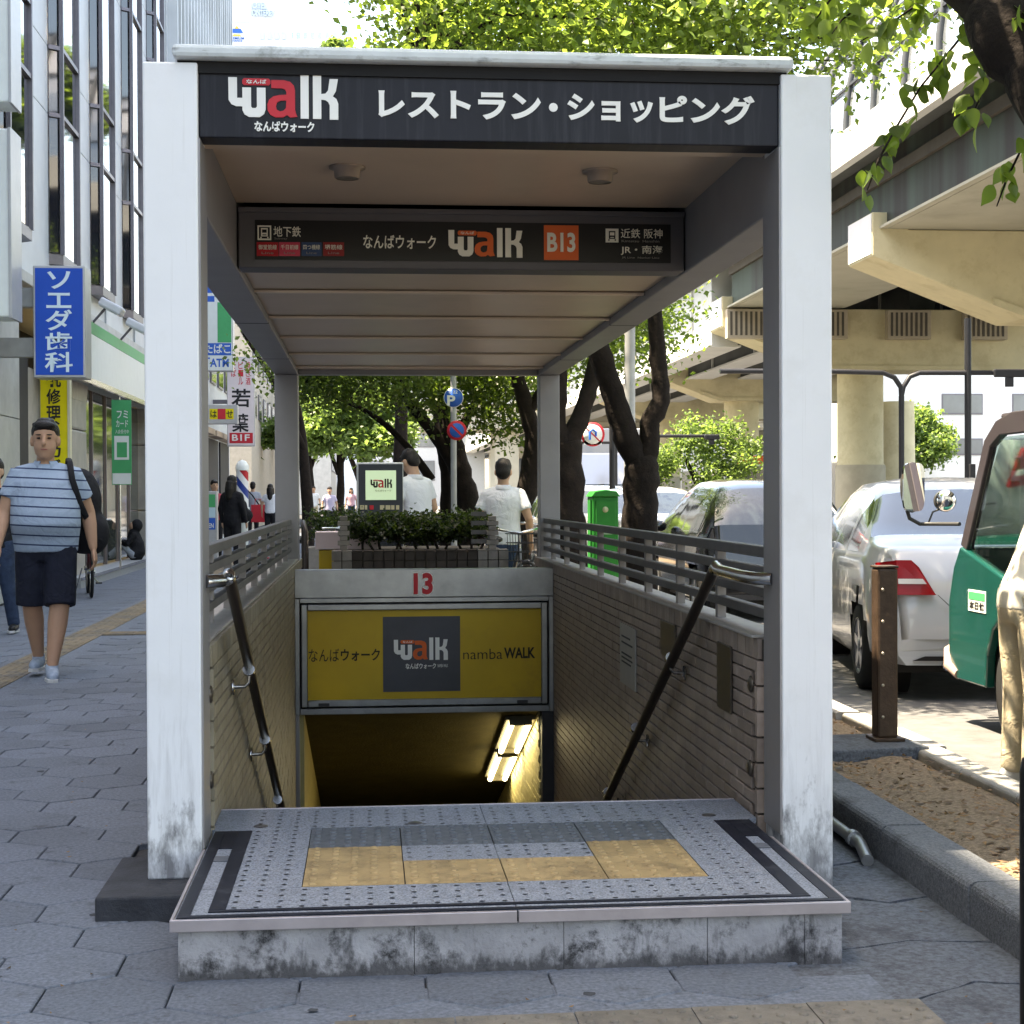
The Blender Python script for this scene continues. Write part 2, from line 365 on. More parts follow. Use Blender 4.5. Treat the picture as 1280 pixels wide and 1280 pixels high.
# broken concrete slabs between the right post and the kerb
crk = [[(1.12,3.0),(1.84,3.0),(1.84,4.05),(1.62,4.12),(1.40,3.98),(1.12,4.02)], [(1.12,4.03),(1.40,3.99),(1.62,4.13),(1.84,4.06),(1.84,4.47),(1.58,4.52),(1.36,4.45),(1.12,4.5)],
       [(1.26,4.47),(1.36,4.46),(1.58,4.53),(1.84,4.48),(1.84,5.02),(1.66,4.94),(1.53,5.03),(1.36,4.98)], [(1.36,4.99),(1.53,5.04),(1.66,4.95),(1.84,5.03),(1.84,5.55),(1.60,5.44),(1.56,5.48),(1.36,5.30)],
       [(1.55,5.5),(1.60,5.46),(1.84,5.57),(1.84,6.6),(1.55,6.7)], [(1.55,6.71),(1.84,6.61),(1.84,13),(1.55,13)]]
for pl in crk:
    cx = sum(p[0] for p in pl)/len(pl); cy = sum(p[1] for p in pl)/len(pl); b = MB()
    q = []
    for k, p in enumerate(pl):                       # break the straight edges up a little
        n = pl[(k+1) % len(pl)]; q.append(p)
        for t in (.33, .66): q.append((p[0]+(n[0]-p[0])*t+rnd.uniform(-.009, .009), p[1]+(n[1]-p[1])*t+rnd.uniform(-.009, .009)))
    q = [(cx+(x-cx)*.985, cy+(y-cy)*.992) for x, y in q]
    zt = rnd.uniform(-.009, -.005)
    b.prism(q, lambda a, c, d: (a, c, d), -.03, zt); b.build('broken_slab', M_conc, sidewalk)

# kerb of the planting strip, rounded granite blocks
def kerb_block(x0, x1, y0, y1, z0, z1, r=.03):
    pr = [(x0, z0), (x1, z0), (x1, z1-.008), (x1-.008, z1)]+[(x0+r-r*math.sin(t), z1-r+r*math.cos(t)) for t in (0, .4, .8, 1.2, 1.57)]
    return MB().prism(pr, lambda a, b, d: (a, d, b), y0, y1)
kb = thing('kerb', 'grey granite kerb between cracked footway and soil strip', 'kerb', (1.88, 3, 0)); 
y = 2.2
while y < 60:
    L_ = .82 if y < 20 else 3.2
    kerb_block(1.81+rnd.uniform(-.004, .004), 1.975, y+.004, y+L_-.004, -.1, .128+rnd.uniform(-.004, .004)).build('kerb_stone', M_kerb, kb); y += L_
kr = thing('road_kerb', 'pale kerb stones along the road edge behind the soil strip', 'kerb', (2.6, 3, 0))
y = 2.4; k = 0
while y < 60:
    L_ = .6 if y < 20 else 3.0
    s = .03 if k in (8, 9) else 0
    if not 6.62 < y < 6.9:
        kerb_block(2.52+s, 2.66+s, y+.005, y+L_-.005, -.1, .118+rnd.uniform(-.008, .006), .02).build('kerb_stone', mat('kerb_light', (.30, .29, .27), .8, var=.2, scale=10, bump=.5, bscale=120, dirt=(.12, .11, .1), dscale=5, damt=.6, rand=.1), kr)
    y += L_; k += 1
# soil strip, uneven
b = MB(); nx, ny = 14, 160; ys = [2+ (60)*(j/ny)**1.6 for j in range(ny+1)]
def soil_z(x, y): return .088+.006*math.sin(x*23+y*5)+.006*math.sin(y*13+x*7)+.004*math.sin(y*31-x*17)
for j in range(ny+1):
    for i in range(nx+1):
        x = 1.972+(2.55-1.972)*i/nx; e = min(i, nx-i)/nx
        b.v.append((x, ys[j], soil_z(x, ys[j])-.03*max(0, .15-e)*4+rnd.uniform(-.004, .004)))
for j in range(ny):
    for i in range(nx): a = j*(nx+1)+i; b.f.append((a, a+1, a+nx+2, a+nx+1)); b.m.append(0); b.sm.append(True)
soil = tag(b.build('planting_strip', M_soil), 'bare brown soil strip between the two kerbs', 'soil', kind='structure')
b = MB()                                              # leaf litter, clods and twigs on it
M_litter = leafmat('dead_leaf', (.21, .15, .09), (.2, .13, .06), .6)
for k in range(2600):
    yy = 2.6+14*rnd.random()**1.6; xx = rnd.uniform(1.99, 2.52); a = rnd.uniform(0, 6.28); s = rnd.uniform(.008, .026)
    z = soil_z(xx, yy)+.008; c, sn = math.cos(a), math.sin(a); wv = rnd.uniform(.25, .6)
    b.add([(xx+c*s, yy+sn*s, z+rnd.uniform(0, .012)), (xx-sn*s*wv, yy+c*s*wv, z), (xx-c*s, yy-sn*s, z+rnd.uniform(0, .012)), (xx+sn*s*wv, yy-c*s*wv, z+.004)], [(0, 1, 2), (0, 2, 3)])
tag(b.build('leaf_litter', M_litter, fix=False), 'dry leaves and crumbs scattered over the soil strip', 'litter', kind='stuff')
# small leaves and specks on the pavement
b = MB()
for k in range(170):
    yy = 3.7+9*rnd.random()**2; xx = rnd.uniform(-2.4, 1.78)
    if -.6 < xx < 1.4 and yy > 4.2: continue
    a = rnd.uniform(0, 6.28); s = rnd.uniform(.004, .011); c, sn = math.cos(a), math.sin(a)
    b.add([(xx+c*s, yy+sn*s, .006), (xx-sn*s*.5, yy+c*s*.5, .004), (xx-c*s, yy-sn*s, .008), (xx+sn*s*.5, yy-c*s*.5, .004)], [(0, 1, 2), (0, 2, 3)])
tag(b.build('pavement_litter', M_litter, fix=False), 'tiny dry leaves and specks on the paving', 'litter', kind='stuff')
# flattened dark chewing gum spots
b = MB()
for k in range(70):
    yy = 3.7+6*rnd.random()**1.5; xx = rnd.uniform(-2.2, 1.75)
    if -.62 < xx < 1.4 and yy > 4.15: continue
    r0 = rnd.uniform(.008, .022); n = 9
    b.add([(xx+r0*rnd.uniform(.7, 1.15)*math.cos(6.283*i/n), yy+r0*rnd.uniform(.7, 1.1)*math.sin(6.283*i/n), .0021) for i in range(n)], [tuple(range(n))])
tag(b.build('gum_spots', mat('old_gum', (.05, .055, .063), .9, var=.3, scale=60)), 'flattened black gum spots on the paving', 'stain', kind='stuff')

# concrete pad, bollard and loose pipe on the strip
pad = tag(MB().prism([(2.0, 7.02), (2.58, 7.12), (2.55, 7.55), (1.98, 7.5)], lambda a, c, d: (a, c, d), .02, .135).build('concrete_pad', M_conc, None, .01), 'low concrete footing under the brown post', 'footing')
M_boll = mat('bollard_brown', (.055, .035, .024), .5, metal=.2, var=.3, scale=12, bump=.3, bscale=60, dirt=(.16, .10, .05), dscale=9, damt=.6, dthr=.6)
bo = thing('bollard', 'square brown steel post with rivets standing on concrete footing', 'post', (2.435, 7.33, .135))
boxo('shaft', 2.385, 2.485, 7.28, 7.38, .15, .95, M_boll, bo, .012); boxo('foot_plate', 2.365, 2.51, 7.255, 7.405, .135, .152, M_boll, bo, .004)
boxo('cap', 2.382, 2.488, 7.277, 7.383, .951, .962, M_boll, bo, .004)
for z in (.25, .4, .55, .7, .85):
    MB().ell((2.41, 7.279, z), (.008, .005, .008), seg=8).build('rivet', mat('rivet', (.4, .36, .3), .4, metal=.8, var=.1), bo)
bk = thing('bollard', 'black round post at the right edge of the footway', 'post', (1.442, 3.3, 0))
MB().lathe((1.442, 3.3, 0), [(.045, .01), (.045, .70), (.04, .73), (.001, .745)], 20).build('shaft', mat('black_steel', (.012, .012, .013), .4, metal=.3, var=.1), bo if 0 else bk)
MB().lathe((1.442, 3.3, 0), [(.001, .012), (.075, .012), (.075, 0)], 20).build('foot_plate', MATS['black_steel'], bk)
pp = thing('drain_pipe', 'grey metal pipe with a clamp lying by the kerb', 'pipe', (1.77, 5.7, 0))
M_galv = mat('galvanised', (.33, .34, .35), .42, metal=.85, var=.15, scale=9, bump=.1, bscale=60)
p0, p1, p2 = (1.785, 6.5, .035), (1.775, 5.62, .032), (1.745, 5.44, .012)
MB().tube([p0, p1, p2], .022, 12).build('pipe', M_galv, pp); MB().tube([(1.7765, 5.72, .034), (1.7755, 5.68, .0335)], .03, 12).build('clamp', M_galv, pp)
# post foundation block left
boxo_ = tag(boxo('post_plinth', -.84, -.545, 4.95, 5.5, -.02, .075, mat('plinth_dark', (.045, .048, .056), .8, var=.3, scale=8, bump=.5, bscale=90), None, .008), 'low dark stone plinth under the left white post', 'plinth')
# ================================================================== stair entrance
XL, XR = -.535, 1.366          # inner faces
XLo, XRo = -.708, 1.5375       # outer faces of the front posts
YP = 5.16; YE = 12.80
M_postw = mat('post_white', (.74, .76, .79), .42, var=.03, scale=2.5, bump=.05, bscale=30, spec=.45)
grime(M_postw, (.10, .10, .11), 2, -.12, .62, (14, 14, 5), .50, .16, .9)
grime(M_postw, (.40, .40, .41), 2, .0, 1.5, (30, 30, 3), .60, .2, .4)
stain(M_postw, (.45, .45, .44), 1, .60, .12, .35, (60, 60, 1.2)); stain(M_postw, (.25, .24, .23), 26, .735, .02, .7); stain(M_postw, (.58, .58, .57), 2.2, .52, .25, .5)
M_grey = mat('frame_grey', (.265, .258, .268), .45, metal=.25, var=.06, scale=4, bump=.04, bscale=40)
M_inner = mat('frame_inner', (.30, .31, .34), .45, metal=.15, var=.06, scale=4)
M_fascia = mat('fascia_navy', (.012, .0125, .019), .42, var=.2, scale=3, bump=.03, bscale=30, spec=.18)
M_roof = mat('roof_edge', (.55, .60, .63), .55, var=.1, scale=7, bump=.1, bscale=50, dirt=(.16, .17, .16), dscale=5, damt=.8, dthr=.56)
M_ceil = mat('ceiling_beige', (.60, .46, .35), .38, var=.05, scale=2.5, spec=.35, dirt=(.44, .335, .25), dscale=1.5, damt=.3)
stain(M_roof, (.10, .105, .10), 1, .55, .12, .7, (7, 7, 30))
M_black = mat('black_gap', (.012, .012, .013), .7, var=.1)
M_white = mat('letter_white', (.80, .80, .78), .5, var=.03)
M_cream = mat('letter_cream', (.78, .76, .66), .5, var=.03)
M_red = mat('letter_red', (.56, .03, .045), .45, var=.05)
M_orange = mat('letter_orange', (.70, .13, .035), .45, var=.05)
# fascia streaks
N, L, bs = nodes_of(M_fascia)
tc = N.new('ShaderNodeTexCoord'); mp = N.new('ShaderNodeMapping'); mp.inputs['Scale'].default_value = (34, 1, 2.2); L.new(tc.outputs['Object'], mp.inputs[0])
ns = N.new('ShaderNodeTexNoise'); ns.inputs['Scale'].default_value = 1; ns.inputs['Detail'].default_value = 7; ns.inputs['Roughness'].default_value = .65; L.new(mp.outputs[0], ns.inputs['Vector'])
rp = N.new('ShaderNodeValToRGB'); rp.color_ramp.elements[0].position = .5; rp.color_ramp.elements[1].position = .85; rp.color_ramp.elements[1].color = (.55, .55, .55, 1); L.new(ns.outputs['Fac'], rp.inputs['Fac'])
mx = N.new('ShaderNodeMix'); mx.data_type = 'RGBA'; L.new(rp.outputs['Color'], mx.inputs[0]); L.new(bs.inputs['Base Color'].links[0].from_socket, mx.inputs[6]); mx.inputs[7].default_value = (.06, .064, .076, 1); L.new(mx.outputs[2], bs.inputs['Base Color'])

ent = thing('stair_canopy', 'white-posted flat canopy with navy sign board over the underground stairs', 'canopy', (.41, YP, 0))
# front posts: white faces outside, grey inner side
for x0, x1, zb in ((XLo, XL, .075), (XR, XRo, -.02)):
    boxo('post', x0, x1, YP, YP+.225, zb, 2.69, M_postw, ent, .006)
# thin grey sheet on the inner side of the posts
boxo('post_inner_sheet', XL+.0005, XL+.006, YP+.006, YP+.222, .17, 2.45, M_grey, ent); boxo('post_inner_sheet', XR-.006, XR-.0005, YP+.006, YP+.222, .17, 2.45, M_grey, ent)
# rear posts
boxo('rear_post', -.725, -.543, YE-.20, YE, 0, 2.258, M_grey, ent, .006); boxo('rear_post', 1.369, 1.529, YE-.20, YE, 0, 2.258, M_grey, ent, .006)
# side beams (deep), end beam
boxo('side_beam', -.725, -.542, YP+.228, YE, 2.259, 2.685, M_grey, ent, .006); boxo('side_beam', 1.3675, 1.529, YP+.228, YE, 2.259, 2.685, M_grey, ent, .006)
boxo('end_beam', -.541, 1.367, YE-.12, YE, 2.262, 2.685, M_grey, ent, .005)
# roof slab with rounded pale edge
boxo('roof_slab', -.613, 1.404, 5.13, YE+.03, 2.699, 2.742, M_roof, ent, .014)
boxo('roof_gap_shade', -.60, 1.39, 5.175, YE, 2.66, 2.698, M_black, ent)  # solid black strip standing in for the shaded gap below the slab
# fascia board
fa = boxo('sign_board', -.5335, 1.3645, 5.185, 5.30, 2.4565, 2.678, M_fascia, ent, .004)
YT = 5.1845
a = aY(285, 163, YT); b_ = aY(423, 92, YT)
wordmark(aY(285, 149, YT).x, aY(423, 149, YT).x, aY(285, 148, YT).z, aY(285, 92, YT).z, YT, M_white, M_red, fa, M_white)
def tilt_text(body, u0, v0, u1, v1, Y, m, parent, bold, sp=1.):       # pixel box with its own roll, so take heights from the middle
    p = aY(u0, (v0+v1)/2, Y); q = aY(u1, (v0+v1)/2, Y); h = (v1-v0)/F_PX*Y*.995; zc = (p.z+q.z)/2
    return text(body, p.x, q.x, zc-h/2, zc+h/2, Y, m, parent, bold, sp=sp)
tilt_text('なんばウォーク', 318, 152, 393, 165, YT, M_white, fa, .03)
tilt_text('レストラン', 473, 114, 676, 149, YT, M_white, fa, .035); tilt_text('・', 686, 129, 697, 140, YT, M_white, fa, .03); tilt_text('ショッ', 709, 118, 816, 153, YT, M_white, fa, .035); tilt_text('ピング', 824, 119, 943, 156, YT, M_white, fa, .035)
# ceiling in front of the hanging sign and behind it
boxo('soffit_strip', -.541, 1.367, 5.302, 5.42, 2.470, 2.50, M_ceil, ent)
boxo('ceiling_panel', -.541, 1.367, 5.422, 6.74, 2.532, 2.55, M_ceil, ent)
ce = [6.93, 7.75, 8.87, 10.0, 11.15, 12.28, YE-.12]
for k in range(len(ce)-1):
    b = MB().prism([(ce[k]+.010, 2.312), (ce[k]+.05, 2.300), (ce[k+1]-.03, 2.300), (ce[k+1]-.03, 2.36), (ce[k]+.010, 2.36)], lambda a, c, d: (d, a, c), -.5405, 1.3665)
    b.build('ceiling_panel', M_ceil, ent)
    if k: boxo('joint_trim', -.5405, 1.3665, ce[k]+.011, ce[k]+.05, 2.286, 2.2995, mat('ceiling_trim', (.74, .60, .48), .4, var=.04), ent, .003)
boxo('ceiling_void', -.54, 1.366, 5.31, YE-.13, 2.60, 2.64, M_black, ent); boxo('joint_void', -.54, 1.366, 6.95, YE-.13, 2.362, 2.38, M_black, ent)  # black boxes put in for the shade behind the panel joints
# recessed joints of the side beams
for yb in (8.9, 11.2):
    boxo('beam_joint', -.727, -.5415, yb, yb+.004, 2.2575, 2.66, M_black, ent); boxo('beam_joint', 1.3670, 1.5305, yb, yb+.004, 2.2575, 2.66, M_black, ent)
# downlights
M_lampb = mat('downlight_metal', (.33, .26, .21), .45, metal=.3, var=.1)
for i, (u, v) in enumerate(((434, 219), (750, 224))):
    p = aZ(u, v, 2.50)
    d = thing('ceiling_downlight', ('small round downlight on the canopy ceiling above the word mark side' if i == 0 else 'small round downlight on the canopy ceiling on the right half'), 'downlight', (p.x, p.y, 2.532), group='canopy downlights')
    MB().lathe(p.xy.to_3d(), [(.068, 2.532), (.068, 2.524), (.05, 2.522), (.047, 2.490), (.043, 2.487)], 24).build('housing', M_lampb, d)
    MB().lathe(p.xy.to_3d(), [(.043, 2.489), (.001, 2.492)], 24).build('lens', mat('downlight_lens', (.16, .14, .12), .3, var=.05), d)

# hanging sign across the passage
YS = 6.75
hs = thing('hanging_sign', 'long dark direction sign hanging across the passage below the ceiling', 'sign', (.41, YS, 2.25))
zt, zb = 2.515, 2.262
boxo('sign_case', -.536, 1.362, YS, YS+.16, zb, zt, mat('case_grey', (.105, .10, .108), .5, metal=.2, var=.05), hs, .006)
boxo('case_rim', -.536, 1.362, YS-.012, YS-.001, zt-.022, zt, MATS['case_grey'], hs, .003)
pn0, pn1 = aY(319, 326, YS), aY(838, 278, YS)
M_pan = mat('sign_black', (.010, .009, .009), .35, var=.1, spec=.25)
pz0, pz1 = (aY(319, 327, YS).z+aY(838, 327, YS).z)/2, (aY(319, 278, YS).z+aY(838, 278, YS).z)/2
pan = boxo('sign_panel', pn0.x, pn1.x, YS-.005, YS-.0005, pz0, pz1, M_pan, hs)
YQ = YS-.0055
wordmark(aY(560, 300, YQ).x, aY(653, 300, YQ).x, aY(600, 322, YQ).z, aY(600, 285, YQ).z, YQ, M_cream, M_orange, pan, M_cream)
tilt_text('なんばウォーク', 454, 294, 545, 311, YQ, M_cream, pan, .012)
sq = aY(680, 325, YQ); sr = aY(723, 282, YQ)
boxo('exit_square', sq.x, sr.x, YQ-.003, YQ, sq.z, sr.z, M_orange, pan)
text_px('B13', 684, 291, 719, 315, YQ-.003, M_cream, pan, .03)
tilt_text('地下鉄', 342, 283, 376, 296, YQ, M_cream, pan, .005)
M_dimt = mat('letter_dim', (.25, .24, .22), .6, var=.1)
tilt_text('Subway', 343, 297, 359, 300, YQ, M_dimt, pan, 0)
for u0, u1, c, t in ((321, 348, (.42, .012, .02), '御堂筋線'), (349, 375, (.55, .05, .09), '千日前線'), (377, 402, (.03, .06, .14), '四つ橋線'), (404, 430, (.26, .02, .02), '堺筋線')):
    p = aY(u0, 320, YQ); q = aY(u1, 303, YQ)
    boxo('line_plate', p.x, q.x, YQ-.002, YQ, p.z, q.z, mat('line_'+t, c, .45, var=.05), pan)
    tilt_text(t, u0+2, 306, u1-2, 312, YQ-.002, M_cream, pan, .0); tilt_text('Line', u0+6, 315, u1-6, 317.5, YQ-.002, M_dimt, pan, 0)
def picto(u0, v0, u1, v1, inverse):
    p = aY(u0, v1, YQ); q = aY(u1, v0, YQ); w_, h_ = q.x-p.x, q.z-p.z
    P = lambda a, c: (p.x+w_*a, p.z+h_*c)
    if inverse: boxo('pictogram_plate', p.x, q.x, YQ-.002, YQ, p.z, q.z, M_cream, pan)
    else:
        f = MB()
        for x0, x1, z0, z1 in ((0, 1, 0, .1), (0, 1, .9, 1), (0, .1, .1, .9), (.9, 1, .1, .9)):
            A = P(x0, z0); B = P(x1, z1); f.box(A[0], B[0], YQ-.003, YQ, A[1], B[1])
        f.build('pictogram_frame', M_cream, pan)
    g_ = MB(); yy = YQ-.002 if inverse else YQ
    for x0, x1, z0, z1 in ((.25, .75, .25, .82), (.2, .3, .12, .22), (.7, .8, .12, .22)):
        A = P(x0, z0); B = P(x1, z1); g_.box(A[0], B[0], yy-.002, yy, A[1], B[1])
    g_.build('train_icon', M_pan if inverse else M_cream, pan)
    A = P(.33, .5); B = P(.67, .72); boxo('train_icon_window', A[0], B[0], yy-.004, yy-.002, A[1], B[1], M_cream if inverse else M_pan, pan)
    A = P(.36, .32); B = P(.64, .38); boxo('train_icon_window', A[0], B[0], yy-.004, yy-.002, A[1], B[1], M_cream if inverse else M_pan, pan)
picto(322, 282, 339, 300, False); picto(757, 286, 773, 303, True)
tilt_text('近鉄 阪神', 776, 286, 828, 298, YQ, M_cream, pan, .0); tilt_text('JR・南海', 776, 307, 828, 319, YQ, M_cream, pan, .005)
tilt_text('Kintetsu  Hanshin', 777, 300, 824, 303, YQ, M_dimt, pan, 0); tilt_text('JR Line  Nankai Line', 777, 321, 824, 324, YQ, M_dimt, pan, 0)

# ------------------------------------------------------------------ platform
ZP = .1684; YF = 4.30; YB = 5.815; PL, PR = -.534, 1.332
pf = thing('entrance_platform', 'raised granite step with metal edge and tactile tiles before the stairs', 'platform', (.4, YF, 0))
M_gran = mat('granite_grey', (.215, .24, .285), .6, var=.55, scale=170, bump=.2, bscale=220, dirt=(.15, .16, .185), dscale=5, damt=.6)
M_steel = mat('edge_steel', (.42, .38, .40), .38, metal=.6, var=.1, scale=9, bump=.05, bscale=80)
M_base = mat('stained_base', (.33, .325, .34), .85, var=.2, scale=9, bump=.6, bscale=70, dirt=(.022, .022, .024), dscale=11, damt=.95, dthr=.52)
grime(M_base, (.02, .02, .022), 2, .30, .02, (11, 11, 7), .60, .16, .9)
grime(M_base, (.035, .034, .036), 2, .0, .10, (24, 24, 12), .50, .2, .8)
stain(M_base, (.03, .03, .032), 1, .55, .12, .75, (15, 15, 5)); stain(M_base, (.40, .39, .40), 1, .56, .15, .6, (9, 9, 6))
xs = [PL+.02, .12, .53, .93, 1.205, PR-.02]
for k in range(len(xs)-1): boxo('base_block', xs[k]+.001, xs[k+1]-.001, YF+.018, YB-.02, -.03, ZP-.0325, M_base, pf)
boxo('base_core', PL+.03, PR-.03, YF+.025, YB-.03, -.02, ZP-.03, M_black, pf)
XM = .402
M_joint = mat('joint_dark', (.03, .03, .033), .9, var=.2)
boxo('bedding', PL+.015, PR-.015, YF+.015, YB-.012, ZP-.031, ZP-.006, M_joint, pf)
# metal edge round the top
for x0, x1 in ((PL, XM-.002), (XM+.002, PR)): boxo('edge_band', x0, x1, YF, YF+.012, ZP-.032, ZP+.001, M_steel, pf, .002)
boxo('edge_band', PL, PL+.010, YF+.013, YP-.002, ZP-.032, ZP+.001, M_steel, pf, .002); boxo('edge_band', PR-.010, PR, YF+.013, YP-.002, ZP-.032, ZP+.001, M_steel, pf, .002)
boxo('edge_band', -.545, 1.352, YB-.012, YB, ZP-.032, ZP+.002, M_steel, pf, .002)
# granite plates: a left and a right half, around the tactile field
TX, TY = -.1964, 4.636
def plate(x0, x1, y0, y1, m=M_gran, nm='granite_plate', z=ZP): return boxo(nm, x0+.0012, x1-.0012, y0+.0012, y1-.0012, z-.02, z+rnd.uniform(-.0006, .0006), m, pf)
yg = TY+.3+.21; ygb = yg+.31
xr_ = [-.534+.011, TX, TX+.3, XM, TX+.9, TX+1.2, PR-.011]
plate(xr_[0], XM, YF+.013, TY); plate(XM, xr_[-1], YF+.013, TY)
plate(xr_[0], TX, TY, ygb); plate(TX+1.2, xr_[-1], TY, ygb); 
plate(-.533, XM, ygb, YB-.013); plate(XM, 1.352, ygb, YB-.013)
plate(TX+.3, XM, TY+.3, yg); plate(XM, TX+.9, TY+.3, yg)
def half_tile(me, scale_y): return me
for i in range(4): link('tactile_tile', me_dot, pf, (TX+.15+.3*i-.4, TY+.15-YF, ZP-.0008))
for i in (0, 3):
    o = link('tactile_tile', me_dot, pf, (TX+.15+.3*i-.4, TY+.3+.105-YF, ZP-.0008)); o.scale.y = .7
M_tact_g = mat('tactile_grey', (.10, .115, .135), .6, var=.25, scale=30, bump=.2, bscale=150, dirt=(.06, .06, .07), dscale=9, damt=.6)
me_dot_g = shared(dot_tile(6), 'grey_blister_tile', M_tact_g)
for i in range(4):
    o = link('grey_blister_tile', me_dot_g, pf, (TX+.15+.3*i-.4, yg+.155-YF, ZP-.0012)); o.scale.y = 1.03
# dark inlaid border lines
M_navy = mat('border_navy', (.010, .012, .021), .5, var=.2, scale=14, dirt=(.06, .065, .08), dscale=9, damt=.5)
zt = ZP+.0034; z0 = ZP+.0008
def inlay(x0, x1, y0, y1): boxo('border_inlay', x0, x1, y0, y1, z0, zt, M_navy, pf)
inlay(PL+.016, PR-.016, YF+.016, YF+.040); inlay(PL+.095, PR-.095, YF+.070, YF+.092)
for s in (0, 1):
    X = (lambda v: PL+v) if s == 0 else (lambda v: PR-v)
    for a_, b2, y1 in ((.016, .050, 5.42), (.095, .140, 5.42)):
        x0, x1 = sorted((X(a_), X(b2))); inlay(x0, x1, YF+(.041 if a_ < .05 else .093), y1)
    x0, x1 = sorted((X(.0505), X(.0945))); inlay(x0, x1, 5.16, 5.42)
    x0, x1 = sorted((X(.0505), X(.0945))); boxo('border_inlay', x0, x1, 4.98, 5.05, z0, ZP+.003, mat('border_worn', (.11, .12, .14), .6, var=.2, scale=20), pf)
# rows of dark anti-slip studs
b = MB()
def stud(x, y):
    b.add([(x+.0085*math.cos(t*math.pi/4), y+.0055*math.sin(t*math.pi/4), ZP+.0016) for t in range(8)], [tuple(range(8))])
yy = YF+.115
while yy < YB-.03:
    xx = PL+.16
    while xx < PR-.15:
        inside = TX-.012 < xx < TX+1.212 and TY-.012 < yy < ygb+.012
        mid = TX+.31 < xx < TX+.89 and TY+.31 < yy < yg-.008
        if not inside or mid: stud(xx+rnd.uniform(-.001, .001), yy)
        xx += .0625
    yy += .0625
o = b.build('studs', mat('stud_dark', (.02, .021, .025), .6, var=.2), pf); o['kind'] = 'stuff'
# worn caps
for u, v in ((326, 1033), (519, 1029), (886, 1019)):
    p = aZ(u, v, ZP); MB().lathe((p.x, p.y, ZP), [(.001, .003), (.022, .003), (.026, .0005)], 18).build('drain_cap', mat('cap_metal', (.13, .13, .14), .4, metal=.7, var=.2), pf)

# ------------------------------------------------------------------ stairwell walls with brick facing
M_brick = mat('brick_face', (.315, .25, .215), .5, var=.16, scale=10, bump=.25, bscale=130, rand=.16, spec=.4, dirt=(.19, .15, .128), dscale=3, damt=.7, world=True)
M_brickL = mat('brick_face_left', (.285, .25, .185), .5, var=.16, scale=10, bump=.25, bscale=130, rand=.16, spec=.4, dirt=(.18, .155, .11), dscale=3, damt=.7, world=True)
M_mort = mat('mortar', (.07, .06, .052), .95, var=.2, scale=30)
WT = .795
BH, BL = .0475, .215
def brick_wall(nm, label, xf, sgn, m, yend):
    w_ = thing(nm, label, 'wall', (xf, 5.5, 0))
    x0, x1 = sorted((xf-sgn*.012, xf-sgn*.16))
    boxo('wall_core', x0, x1, 5.475, yend, -5.0, WT-.004, M_mort, w_)
    me = MB().box(0, .02, .002, BL-.003, .002, BH-.0045).mesh('brick'); me.materials.append(m)
    bm = bmesh.new(); bm.from_mesh(me); bmesh.ops.bevel(bm, geom=[e for e in bm.edges if all(abs(v.co.x-.02) < 1e-4 for v in e.verts)], offset=.0025, segments=1, affect='EDGES')
    if sgn < 0: bmesh.ops.scale(bm, vec=(-1, 1, 1), verts=bm.verts); bmesh.ops.reverse_faces(bm, faces=bm.faces)
    bm.to_mesh(me); bm.free()
    n = 0; far = MB(); rows = []
    zr = WT-.075-BH; r = 0
    while zr > -2.6:
        y = 5.48-(BL/2 if r & 1 else 0)
        while y < yend-BL:
            ya = max(y, 5.48)
            vis_low = 1.304-(1.304-.168)/5.81*(y+BL)        # sight line over the platform edge
            if zr+BH > vis_low-.25 and zr > -2.4: rows.append((y, zr))
            y += BL
        zr -= BH; r += 1
    rows.sort(key=lambda q: q[0]+.35*(WT-q[1])*0)
    for y, z in rows:
        if y < 5.4: continue
        if n < 290:
            o = link('brick', me, w_, (-sgn*.018+rnd.uniform(-.0012, .0012), y-5.5, z)); n += 1
        else:
            a, c = sorted((xf-sgn*.018, xf+sgn*rnd.uniform(.0005, .0035))); far.box(a, c, y+.002, y+BL-.003, z+.002, z+BH-.0045)
    o = far.build('far_bricks', m, w_); o['kind'] = 'stuff'
    # soldier course on top
    y = 5.48; k = 0; sm = MB().box(0, .165, .002, .058, 0, .072).mesh('soldier_brick'); sm.materials.append(m)
    far = MB()
    while y < yend-.06:
        if k < 70: link('soldier_brick', sm, w_, ((-.162 if sgn > 0 else -.003)+rnd.uniform(-.001, .001), y-5.5, WT-.073))
        else: far.box(xf+(-.162 if sgn > 0 else -.003), xf+(.003 if sgn > 0 else .162), y+.002, y+.058, WT-.073, WT-.001)
        y += .061; k += 1
    o = far.build('far_soldier_bricks', m, w_); o['kind'] = 'stuff'
    # stacked header bricks at the front end of the wall
    z = WT-.075-.09; hm_ = MB().box(-.01, .15, -.012, .02, .003, .085).mesh('end_brick'); hm_.materials.append(m)
    while z > .05:
        link('end_brick', hm_, w_, (-.14 if sgn > 0 else 0, -.025+rnd.uniform(-.002, .002), z)); z -= .09
    return w_
wr = brick_wall('stairwell_wall', 'brown brick stairwell wall on the right with notices and recess', XR, -1, M_brick, 13.0)
wl = brick_wall('stairwell_wall', 'yellowish brick stairwell wall on the left under the slatted fence', XL, 1, M_brickL, 13.0)
